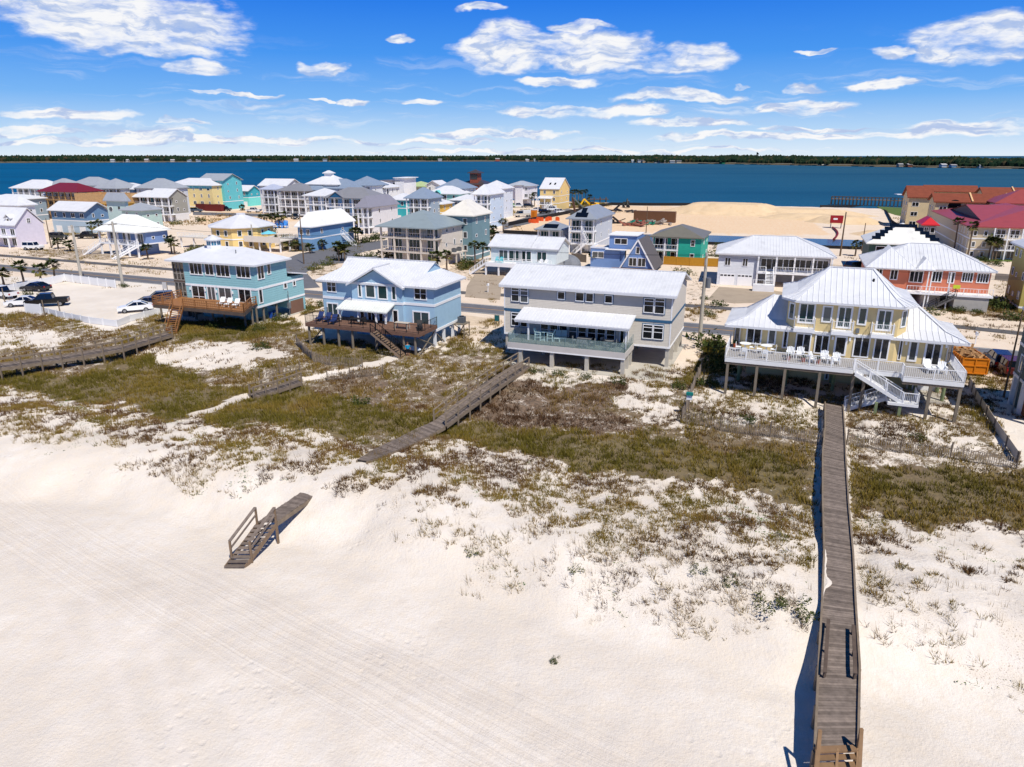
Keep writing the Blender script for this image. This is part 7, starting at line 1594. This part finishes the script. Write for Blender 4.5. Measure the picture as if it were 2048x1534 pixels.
# ================= vehicles =================
TYRE=mat('tyre_rubber',(26,26,27),.85); RIM=mat('wheel_rim',(150,152,156),.35,metal=.7); CGL=mat('car_glass',(14,20,28),.05,spec=.7); HL=mat('headlamp',(220,222,226),.15,spec=.6); TL=mat('tail_lamp',(150,20,20),.3)
def carpaint(c): return mat('car_paint_%02x%02x%02x'%c,c,.22,.03,1,spec=.6)
def vehicle(kind,label,pxy,rz,col,px=True,s=1.0):
    x,y=un(*pxy,0) if px else pxy; t=thing({'sedan':'parked_car','suv':'parked_suv','pickup':'pickup_truck','jeep':'parked_suv','van':'service_truck'}[kind],label,{'sedan':'car','suv':'car','pickup':'pickup truck','jeep':'car','van':'truck'}[kind],(x,y,.06),R(rz)); t.scale=(s,s,s)
    L={'sedan':4.7,'suv':4.7,'pickup':5.8,'jeep':4.6,'van':7.0}[kind]; W=1.86; w=W/2
    # side profile (x,z), front = +x
    if kind=='sedan': body=[(-2.35,.35),(-2.33,.85),(-2.1,1.0),(-1.6,1.02),(1.0,.95),(2.1,.78),(2.35,.6),(2.35,.3)]; cab=[(-1.75,1.0),(-.9,1.42),(.2,1.44),(1.15,.95)]
    elif kind=='suv': body=[(-2.35,.4),(-2.35,1.05),(-2.25,1.1),(1.0,1.08),(2.1,.95),(2.35,.75),(2.35,.35)]; cab=[(-2.2,1.08),(-2.0,1.7),(.2,1.74),(1.1,1.06)]
    elif kind=='jeep': body=[(-2.2,.5),(-2.2,1.15),(.9,1.15),(2.1,1.1),(2.2,.9),(2.2,.5)]; cab=[(-2.18,1.13),(-2.15,1.85),(.6,1.85),(.95,1.13)]
    elif kind=='pickup': body=[(-2.9,.5),(-2.9,1.15),(1.3,1.15),(2.75,1.08),(2.9,.9),(2.9,.45)]; cab=[(-1.0,1.13),(-.8,1.88),(.8,1.9),(1.55,1.13)]
    else: body=[(-3.5,.6),(-3.5,1.3),(2.2,1.3),(3.4,1.25),(3.5,1.0),(3.5,.6)]; cab=[(.6,1.28),(.7,2.2),(2.0,2.25),(2.6,1.28)]
    def prof(m,pts,wa,wb=None):
        wb=wa if wb is None else wb; k=len(pts); n=len(m.v); zs=[p[1] for p in pts]; z0,z1=min(zs),max(zs)
        for s_ in (-1,1):
            for p in pts: f=(p[1]-z0)/(z1-z0); ww=wa+(wb-wa)*f; m.v.append((p[0],s_*ww,p[1]))
        m.f.append(tuple(range(n,n+k))[::-1]); m.f.append(tuple(range(n+k,n+2*k))); m.m+=[0,0]
        for i in range(k): j=(i+1)%k; m.f.append((n+i,n+j,n+k+j,n+k+i)); m.m.append(0)
    m=MB(); prof(m,body,w)
    if kind!='van' : 
        top=[cab[1],cab[2],(cab[2][0],cab[2][1]+.04),(cab[1][0],cab[1][1]+.04)]; prof(m,top,w*.8,w*.8)
        for i in (0,3):
            a,b=(cab[0],cab[1]) if i==0 else (cab[3],cab[2])
            for s_ in (-1,1): m.bar((a[0],s_*(w-.06),a[1]),(b[0],s_*w*.8,b[1]),.09)
        xm=(cab[1][0]+cab[2][0])/2
        for s_ in (-1,1): m.bar((xm,s_*(w-.06),cab[0][1]),(xm,s_*w*.81,cab[1][1]),.08)
    else: prof(m,[cab[1],cab[2],(cab[2][0],cab[2][1]+.05),(cab[1][0],cab[1][1]+.05)],w*.85,w*.85)
    me=m.mesh('body',carpaint(col)); o=link('body',me,t); bv=o.modifiers.new('bevel','BEVEL'); bv.width=.06; bv.segments=2; bv.limit_method='ANGLE'
    m=MB(); prof(m,cab,w-.07,w*.78); m.build('window_glass',CGL,t)
    if kind=='pickup': m=MB(); m.box(-2.8,-1.05,-w+.1,w-.1,1.12,1.165); m.build('bed',DARK,t)
    if kind=='van': m=MB(); m.box(-3.4,.4,-w,w,1.32,2.4); m.build('cargo_box',paint((214,212,208)),t)
    xw={'sedan':1.4,'suv':1.42,'pickup':1.85,'jeep':1.4,'van':2.3}[kind]; r=.34 if kind in('sedan',) else .4
    for sx in (-1,1):
        for sy in (-1,1):
            m=MB(); m.tube((0,-.12,0),(0,.12,0),r,r,16); wh=m.build('wheel',TYRE,t,(sx*xw,sy*(w-.1),r-.05)); m=MB(); m.tube((0,sy*.1,0),(0,sy*.135,0),r*.6,r*.6,12); m.build('rim',RIM,wh)
    for sy in (-1,1): xf=body[-2][0] ; MB().box(xf-.06,xf+.02,sy*(w-.3)-.18,sy*(w-.3)+.18,.62,.8).build('headlight',HL,t); MB().box(body[0][0]-.02,body[0][0]+.06,sy*(w-.2)-.13,sy*(w-.2)+.13,.7,.95).build('tail_light',TL,t)
    return t
BK=(20,20,22); WH_=(224,224,224)
vehicle('pickup','black pickup truck at the front of the sandy car park',(96,612),-160,BK); vehicle('sedan','black sedan parked along the back fence of the sandy car park',(73,582),170,(22,24,30))
vehicle('sedan','white car partly behind the black pickup truck',(48,612),-165,WH_); vehicle('sedan','white car with black roof at the near right of the car park',(272,623),-155,(230,230,230))
vehicle('sedan','dark grey car right behind the white car with black roof',(294,614),-155,(70,64,66)); vehicle('suv','dark blue grey car under the turquoise house deck corner',(318,606),-155,(60,70,84)); vehicle('pickup','white pickup with orange load at the far left of the car park',(4,596),160,WH_)
vehicle('jeep','white jeep on the sand before the lavender gable house',(68,500),-5,(232,232,232)); vehicle('jeep','dark jeep right of the lavender gable house',(119,479),-10,(60,62,58)); vehicle('pickup','black pickup left of the periwinkle porch house',(176,477),-175,BK)
vehicle('pickup','black pickup beside the dark red containers',(449,422),-10,BK); vehicle('pickup','white pickup on the far street beyond the octagonal house',(507,425),-10,WH_); vehicle('suv','grey blue suv beside the taupe gable house',(393,424),10,(70,84,100)); vehicle('suv','white suv under the light blue porch house',(578,425),-20,WH_); vehicle('pickup','dark pickup next to the white suv under the porch house',(590,438),-60,(60,60,62))
vehicle('van','white utility truck with tan box on the far street',(1046,434),-150,(206,196,180)); vehicle('suv','black suv on the street near the construction sand',(1089,427),30,BK); vehicle('pickup','white van first behind the black suv',(1103,422),30,WH_); vehicle('suv','white car behind the white van on the bay street',(1120,427),30,WH_); vehicle('suv','black car last in the row on the bay street',(1118,415),25,(28,26,28))
vehicle('pickup','silver pickup by the white tower house',(1036,415),0,(190,196,204)); vehicle('suv','dark car by the palms of the white tower house',(1057,415),5,(40,44,48))
vehicle('suv','dark blue suv parked behind the orange dumpster',(1994,732),70,(26,40,66)); vehicle('suv','dark red car at the right edge by the dark green house',(2012,745),75,(76,26,26)); vehicle('suv','white suv partly seen behind the ranch and blue green house',(1000,448),20,WH_); vehicle('suv','dark navy suv in the shade beside the salmon house',(1712,540),20,(22,30,44))
# orange dumpster with debris
x,y=un(1946,752); t=thing('dumpster','orange open top dumpster full of timber debris beside the yellow house','dumpster',(x,y,0),-R(TH-8)); OR=mat('orange_steel',(204,120,20),.55,.08,1.5,weather=(176,98,24)); m=MB(); 
w_,d_,h_=2.5,5.0,1.9; m.box(-w_/2,w_/2,0,.08,.25,h_); m.box(-w_/2,w_/2,d_-.08,d_,.25,h_); m.box(-w_/2,-w_/2+.08,.08,d_-.08,.25,h_); m.box(w_/2-.08,w_/2,.08,d_-.08,.25,h_); m.box(-w_/2,w_/2,0,d_,.2,.3); m.build('body',OR,t)
m=MB()
for x_ in (-w_/2+.06,0,w_/2-.06): m.box(x_-.06,x_+.06,-.08,-.002,.25,h_)
for z_ in (.3,1.1,h_-.06): m.box(-w_/2,w_/2,-.085,-.004,z_-.06,z_+.06)
for y_ in np.arange(.3,d_,.6): m.box(-w_/2-.08,-w_/2-.002,y_-.05,y_+.05,.25,h_)
m.build('rib',OR,t)
for sx in (-1,1): MB().tube((sx*1.0-.08,.3,.14),(sx*1.0+.08,.3,.14),.14,.14,12).build('wheel',BLACKMET,t)
rr=random.Random(3); m=MB()
for i in range(90):
    c=Vector((rr.uniform(-1.0,1.0),rr.uniform(.4,4.6),1.5+rr.uniform(0,.5))); d=Vector((rr.gauss(0,1),rr.gauss(0,1),rr.gauss(0,.35))).normalized()*rr.uniform(.3,.8); m.bar(c-d,c+d,rr.uniform(.1,.35),.04)
tag(m.build('debris_pile',mat('debris_wood',(162,124,84),.9,.2,2,island=.35),None,(x,y,0),-R(TH-8)),'heap of broken boards filling the orange dumpster','debris')
# construction site
def boxy(name,label,cat,pxy,dims,col,rz=-20,z=0,m_=None):
    x,y=un(*pxy,0); t=thing(name,label,cat,(x,y,z),R(rz)); w_,d_,h_=dims; m=MB(); m.box(-w_/2,w_/2,-d_/2,d_/2,0,h_); m.build('body',m_ or paint(col),t); return t,(w_,d_,h_)
def container(label,pxy,col,dims=(9,2.5,2.5)):
    t,(w_,d_,h_)=boxy('shipping_container',label,'container',pxy,dims,col); m=MB(); n=int(w_/.4)
    for i in range(n): x_=-w_/2+.2+i*.4; m.box(x_,x_+.18,-d_/2-.04,-d_/2-.003,.15,h_-.15)
    m.box(-w_/2,w_/2,-d_/2-.05,-d_/2-.004,h_-.14,h_+.01); m.build('corrugation',paint(tuple(int(c*.9) for c in col)),t)
container('dark red container beside the black pickup, left of the pair',(418,421),(96,34,34),(11,2.6,2.6)); container('dark red container nearer the black pickup, right of the pair',(431,422),(110,40,38),(8,2.6,2.6)); container('brown container behind the debris on the construction sand',(1309,444),(112,78,54),(14,3,3.6))
RB=random.Random(9)
for (px_,py_,l,c,n) in ((1290,449,'teal debris heap on the construction sand',(30,140,118),14),(1268,452,'pinkish rubble heap left of the teal debris',(150,96,80),16),(1320,449,'pale pipes and rubble right of the brown container',(160,150,140),14),(1238,447,'dark scrap on the sand behind the solar house',(40,38,40),8),(1224,422,'dark pipe stack on the construction sand',(46,44,44),5),(1248,425,'long dark pipes lying on the sand',(54,50,50),6)):
    x,y=un(px_,py_); m=MB(); 
    for i in range(n): c0=Vector((RB.uniform(-4,4),RB.uniform(-1.5,1.5),RB.uniform(.1,1.3))); d=Vector((RB.gauss(0,1.2),RB.gauss(0,.5),RB.gauss(0,.2))).normalized()*RB.uniform(.8,2.4); m.bar(c0-d,c0+d,RB.uniform(.3,.9),RB.uniform(.2,.6))
    tag(m.build('debris_heap',paint(c),None,(x,y,0),-R(TH)),l,'debris')
def excavator(label,pxy,col,rz,s=1.0,armup=False):
    x,y=un(*pxy,0); t=thing('excavator',label,'excavator',(x,y,0),R(rz)); t.scale=(s,)*3
    for sy in (-1,1): m=MB(); m.box(-2,2,sy*1.2-.3,sy*1.2+.3,.05,.9); m.tube((-2,sy*1.2-.3,.48),(-2,sy*1.2+.3,.48),.43,.43,12); m.tube((2,sy*1.2-.3,.48),(2,sy*1.2+.3,.48),.43,.43,12); m.build('track',BLACKMET,t)
    m=MB(); m.box(-2.2,1.4,-1.3,1.3,1.0,2.0); m.box(-2.2,-.6,-1.3,1.3,2.0,2.6); m.build('body',paint(col),t); m=MB(); m.box(.1,1.5,.3,1.3,2.0,3.2); m.build('cab',CGL,t)
    m=MB(); 
    if armup: m.bar((1.3,-.2,1.8),(3.5,-.2,5.6),.4,.6); m.bar((3.5,-.2,5.6),(6.2,-.2,3.2),.35,.5)
    else: m.bar((1.3,-.2,1.8),(4.2,-.2,4.2),.4,.6); m.bar((4.2,-.2,4.2),(6.0,-.2,1.6),.35,.5)
    m.build('boom',paint(col),t); m=MB(); e=(6.2,3.2) if armup else (6.0,1.6); m.prism([(e[0]-.5,-.8),(e[0]+.5,-.8),(e[0]+.5,.5),(e[0]-.5,.5)],e[1]-1.2,e[1]); m.build('bucket',BLACKMET,t)
excavator('yellow excavator at the bay edge of the construction sand',(1186,418),(226,178,24),200,1.0); excavator('small dark excavator on the construction sand near the black fence',(1252,415),(52,56,52),-90,.9)
x,y=un(1150,430); t=thing('crane','dark lattice crane with bucket leaning over the construction sand','crane',(x,y,0),-R(30)); m=MB(); m.box(-1.5,1.5,-1.2,1.2,0,1.2); m.build('base',paint((70,72,70)),t); m=MB(); m.bar((0,0,1),(-1.2,0,6.5),.7,.5); m.build('mast',paint((92,66,52)),t); m=MB(); m.bar((-1.2,0,6.5),(5.5,0,1.2),.5,.35); m.build('boom',paint((96,104,96)),t)
x,y=un(1068,437); t=thing('portable_toilet','orange portable toilet beside the road','portable toilet',(x,y,0),-R(TH)); MB().box(-.9,.9,-.9,.9,0,3.0).build('body',paint((226,128,28)),t); MB().box(-.95,.95,-.95,.95,3.0,3.3).build('roof',paint((230,220,210)),t); MB().box(-.5,.5,-.95,-.903,.2,2.4).build('door',paint((200,110,20)),t)
for px_,py_,l in ((1071,446,'first orange barrier heap by the black silt fence'),(1085,442,'second orange barrier heap by the silt fence'),(1107,441,'third orange barrier heap on the orange sand')):
    x,y=un(px_,py_); m=MB()
    for i in range(5): c0=Vector((RB.uniform(-2.2,2.2),RB.uniform(-.6,.6),0)); m.box(c0.x-.5,c0.x+.5,c0.y-.2,c0.y+.2,0,1.1); m.box(c0.x-.3,c0.x+.3,c0.y-.15,c0.y+.15,1.1,1.3)
    tag(m.build('safety_barrier',paint((222,92,40)),None,(x,y,0),-R(TH)),l,'safety barrier')
# dredge: red pump box and hose
x,y=un(1671,456); t,(w_,d_,h_)=boxy('pump_box','dark red pump box standing on the construction sand','pump',(1671,456),(3.6,2,2.2),(150,26,34),-20,1.6); 
for a in (-1.5,1.5): MB().box(a-.08,a+.08,-.9,.9,-1.6,0).build('leg',GREYMET,t)
m=MB(); MB; m.box(-1.0,.2,-1.04,-1.003,1.0,1.5); m.build('panel',TRIM,t)
m=MB(); pr_=None
for i in range(13): f=i/12; px_=1665+8*math.sin(f*3.4)+4*f; py_=457+24*f; q=Vector((*un(px_,py_),.35)); (m.tube(pr_,q,.28,.28,8) if pr_ is not None else None); pr_=q
tag(m.build('red_hose',paint((120,24,28))),'curved red hose running from the pump box to the lagoon','hose')
# pier
a=Vector((*un(1662,409,-2),-2)); b=Vector((*un(1818,414,-2),-2)); t=thing('pier','long dark wooden pier standing in the bay at right','pier',tuple(a)); d=b-a; n=22; m=MB(); m.bar(Vector((0,0,2.8)),d+Vector((0,0,2.8)),3.0,.3); m.build('deck',OLDPOST,t); m=MB(); nr=Vector((-d.y,d.x,0)).normalized(); 
for s_ in (-1.4,1.4): m.bar(nr*s_+Vector((0,0,4)),d+nr*s_+Vector((0,0,4)),.2,.2)
m.build('handrail',STAINED,t)
for i in range(n):
    for s_ in (-1.4,1.4): q=d*(i/(n-1))+nr*s_; MB().tube((0,0,-1),(0,0,4),.22).build('pile',STAINED,t,tuple(q))
m=MB(); q=d*.85; m.box(q.x-1.5,q.x+1.5,q.y-1.5,q.y+1.5,5.6,5.9); m.build('shelter_roof',TRIM,t); 
x,y=un(1196,408,-2); t=thing('jetty','short dark jetty behind the lone shore palm','jetty',(x,y,-2)); MB().box(-6,5,-1.5,1.5,2.2,2.5).build('deck',STAINED,t); posts(t,[(k,s_) for k in (-5,-2,1,4) for s_ in (-1.2,1.2)],-1,3.4,.3,STAINED,'pile')
# giant blue chairs
for px_,l in ((553,'left'),(562,'middle'),(570,'right')): x,y=un(px_,456); o=K['adir_sky'].put('oversized blue chair on the sandy lot, %s of three'%l,(x,y,0),-R(TH)+.3,'oversized blue chairs',2.3)
x,y=un(1017,414); m=MB(); m.prism([(-3,-.5),(3,-.5),(3,.5),(-3,.5)],0,[3.2,1.0,1.0,3.2]); tag(m.build('lime_canopy',paint((120,200,40)),None,(x,y,0),0),'lime green canopy beside the white tower house','canopy')
# ================= far shore =================
FT=bpy.data.materials.new('pine_forest'); FT.use_nodes=True; T=NT(FT.node_tree); b=FT.node_tree.nodes['Principled BSDF']; b.inputs['Roughness'].default_value=.95; b.inputs['Specular IOR Level'].default_value=0
g_=T.n('ShaderNodeNewGeometry'); c=T.ramp(g_.outputs['Random Per Island'],[(0,lin((22,38,30))),(.5,lin((32,48,34))),(.85,lin((46,56,38))),(1,lin((70,60,44)))]); T.l(c,b.inputs['Base Color'])
shp=[un(-900,327.5,-2),un(0,326,-2),un(500,324,-2),un(1024,323,-2),un(1250,325.5,-2),un(1500,329,-2),un(1800,334.5,-2),un(2048,338,-2),un(2700,350,-2)]
def shore(s):
    k=s*(len(shp)-1); i=min(int(k),len(shp)-2); f=k-i; return (shp[i][0]*(1-f)+shp[i+1][0]*f, shp[i][1]*(1-f)+shp[i+1][1]*f)
m=MB(); near=[p for p in shp]; fr_=[(p[0]*2.6,p[1]*2.6) for p in shp][::-1]
for i in range(len(shp)-1): p,q=shp[i],shp[i+1]; m.quad((*p,-2.2),(*q,-2.2),(q[0]*1.004,q[1]*1.004,-.9),(p[0]*1.004,p[1]*1.004,-.9)); m.quad((p[0]*1.004,p[1]*1.004,-.9),(q[0]*1.004,q[1]*1.004,-.9),(q[0]*3,q[1]*3,2),(p[0]*3,p[1]*3,2))
o=m.build('far_shore_land',mat('far_land',(104,94,72),.95,.1,.01)); o['kind']='structure'
rr=np.random.default_rng(3); V=[];Fc=[]
ico=[(math.cos(a)*math.cos(e),math.sin(a)*math.cos(e),math.sin(e)) for e in (-.5,.45) for a in [2*math.pi*k/6+(.5 if e>0 else 0) for k in range(6)]]+[(0,0,1),(0,0,-1)]
icf=[(i,(i+1)%6,6+i) for i in range(6)]+[((i+1)%6,6+(i+1)%6,6+i) for i in range(6)]+[(6+i,6+(i+1)%6,12) for i in range(6)]
for row in range(7):
    N=900
    for i in range(N):
        s=(i+rr.uniform(-.5,.5))/N; s=min(max(s,0),.9999); x,y=shore(s); k=1.006+row*.012+rr.uniform(-.004,.004)+.03*(row>3)*row; x*=k;y*=k
        if row==0 and vnoise(s*60,0,1,5)>.62: continue
        hh=9+3.0*row**.5+5*float(vnoise(s*30,row,1,9))+3.5*float(vnoise(s*160,row,1,8))+rr.uniform(-1.3,1.3); hh*=(.62+.5*y/2600 if y<2600 else 1.12)*.84
        r=hh*.42*rr.uniform(.6,1.5); n=len(V)
        for p in ico: V.append((x+p[0]*r,y+p[1]*r*.8,hh*.5+p[2]*hh*.55*(1+rr.uniform(-.1,.1))-1))
        Fc+=[tuple(n+q for q in f) for f in icf]
me=bpy.data.meshes.new('far_forest'); me.from_pydata(V,[],Fc); me.materials.append(FT); o=bpy.data.objects.new('far_forest',me); COL.objects.link(o); tag(o,'dark pine forest lining the whole far shore of the bay','forest'); o['kind']='stuff'
for i,(px_,c,l) in enumerate(((225,(210,210,206),'tiny white house on the far shore, leftmost'),(252,(200,196,190),'tiny pair roofed house on the far shore, second from left'),(293,(206,180,160),'tiny tan house on the far shore, third from left'),(345,(216,200,184),'tiny pale house on the far shore, fourth from left'),(378,(200,206,210),'tiny grey house on the far shore left of centre'),(397,(190,196,202),'tiny blue grey house on the far shore left of centre'),(498,(216,214,210),'tiny white house on the far shore under the centre left trees'),(592,(214,206,196),'tiny cream house on the far shore, centre'),(650,(190,200,206),'tiny grey blue house on the far shore, centre'),(880,(206,200,196),'tiny pale house on the far shore above the lookout tower house'),(995,(190,96,70),'tiny orange roofed house on the far shore'),(1055,(210,206,200),'tiny white house on the far shore right of centre'),(1072,(190,214,214),'tiny aqua white house on the far shore right of centre'),
 (1268,(190,200,204),'far shore house, first in the row right of centre'),(1281,(200,200,204),'far shore house, second in the row right of centre'),(1290,(206,180,150),'far shore house, third in the row right of centre'),(1313,(160,180,200),'far shore house, fourth in the row right of centre'),(1323,(190,196,206),'far shore house, fifth in the row right of centre'),(1333,(206,190,160),'far shore house, sixth in the row right of centre'),(1345,(150,170,190),'far shore house, seventh in the row right of centre'),(1358,(200,190,170),'far shore house, eighth in the row right of centre'),(1445,(30,150,120),'tiny green house alone on the far shore'),(1648,(226,226,222),'wide low white building on the far shore at right'),(1802,(170,160,150),'far shore house, first of the right hand group'),(1820,(150,90,70),'far shore house with red brown walls in the right hand group'),(1888,(180,196,214),'tall pale blue far shore house at right'),(1908,(110,160,200),'small blue far shore house at right'),(1963,(226,226,230),'tall white far shore house farthest right'))):
    s=np.interp(px_,[0,500,1024,1250,1500,1800,2048],[1,2,3,4,5,6,7])/8; x,y=shore(float(s)); f=(px_-1024)/F*(y*math.cos(P)+24*math.sin(P)); x=f; k=y/2600; t=thing('far_house',l,'house',(x*.999,y*.999,-1)); w_=RB.uniform(9,15)*k+3; hh=RB.uniform(4,6)*k+1.5
    if 'wide' in l: w_*=1.8
    MB().box(-w_/2,w_/2,0,10,0,hh).build('wall',paint(tuple(int(q*.85) for q in c)),t); r=MB(); gable_x(r,-w_/2-.8,w_/2+.8,-1,11,hh,hh*.45); r.build('roof',paint(RB.choice(((150,150,150),(96,98,102),(180,180,180)))),t)
x,y=un(1512,329,-2); x*=1.05;y*=1.05; t=thing('dish_antenna','dark dish antenna above the far trees','antenna',(x,y,0)); MB().tube((0,0,0),(0,0,22),1.2,.9).build('mast',DARK,t); m=MB(); m.tube((-1,0,21.5),(2.2,0,25),.6,4.5,14); m.build('dish',DARK,t)
# person with board
p=un(816,712); x,y=p; sx_=Vector((x,y,0)); per=bpy.data.meshes.new('person'); jv=[(0,0,.92),(0,0,1.15),(0,0,1.38),(0,0,1.5),(0,.01,1.66),(.09,0,.88),(.12,.02,.5),(.13,0,.08),(.13,-.14,.03),(-.09,0,.88),(-.12,-.06,.5),(-.12,.02,.08),(-.12,-.12,.03),(.18,0,1.38),(.26,-.02,1.12),(.3,-.14,.92),(-.18,0,1.38),(-.25,0,1.12),(-.24,-.12,.9)]
je=[(0,1),(1,2),(2,3),(3,4),(0,5),(5,6),(6,7),(7,8),(0,9),(9,10),(10,11),(11,12),(2,13),(13,14),(14,15),(2,16),(16,17),(17,18)]
rad=[.13,.12,.14,.055,.105,.09,.06,.04,.035,.09,.06,.04,.035,.06,.042,.03,.06,.042,.03]
per.from_pydata(jv,je,[]); o=bpy.data.objects.new('person',per); COL.objects.link(o); o.location=(x,y,-.12); o.rotation_euler=(0,0,R(15)); sk=o.modifiers.new('skin','SKIN'); sv=per.skin_vertices[0].data
for i,r in enumerate(rad): sv[i].radius=(r,r*.85)
sv[0].use_root=True; sb=o.modifiers.new('sub','SUBSURF'); sb.levels=1; sb.render_levels=2; per.materials.append(mat('skin_tone',(196,140,110),.6)); tag(o,'person in turquoise shirt and dark shorts standing under the sky blue house deck','person')
m=MB(); m.tube((0,0,1.0),(0,0,1.42),.17,.19,14); m.tube((.17,0,1.4),(.25,-.01,1.16),.085,.07,10); m.tube((-.17,0,1.4),(-.24,0,1.16),.085,.07,10); m.build('shirt',mat('turquoise_shirt',(20,150,190),.8),o); m=MB(); m.tube((0,0,.86),(0,0,1.0),.17,.165,14); m.tube((.09,0,.9),(.12,.01,.55),.11,.095,10); m.tube((-.09,0,.9),(-.12,-.04,.55),.11,.095,10); m.build('shorts',DARK,o); m=MB(); m.tube((0,.015,1.68),(0,.02,1.79),.125,.07,12); m.tube((0,.07,1.58),(0,.05,1.7),.09,.11,10); m.build('hair',mat('brown_hair',(96,64,40),.8),o)
q=un(824,706); m=MB(); k=[]; 
for i in range(16): a=2*math.pi*i/16; k.append((1.15*math.cos(a),.28*math.sin(a)*(1-.15*math.cos(a))))
m.prism(k,-.03,.03); o=m.build('surfboard',paint((206,216,224)),None,(q[0],q[1],.62)); o.rotation_euler=(R(70),R(8),-R(10)); tag(o,'pale surfboard standing on edge behind the person','surfboard')
p=un(826,716); m=MB(); m.box(-1.4,1.6,-.6,.6,-.3,.03); o=m.build('paving_slab',CONC,None,(p[0]-1,p[1],-.05)); o.rotation_euler=(0,0,-R(TH)); o['kind']='structure'
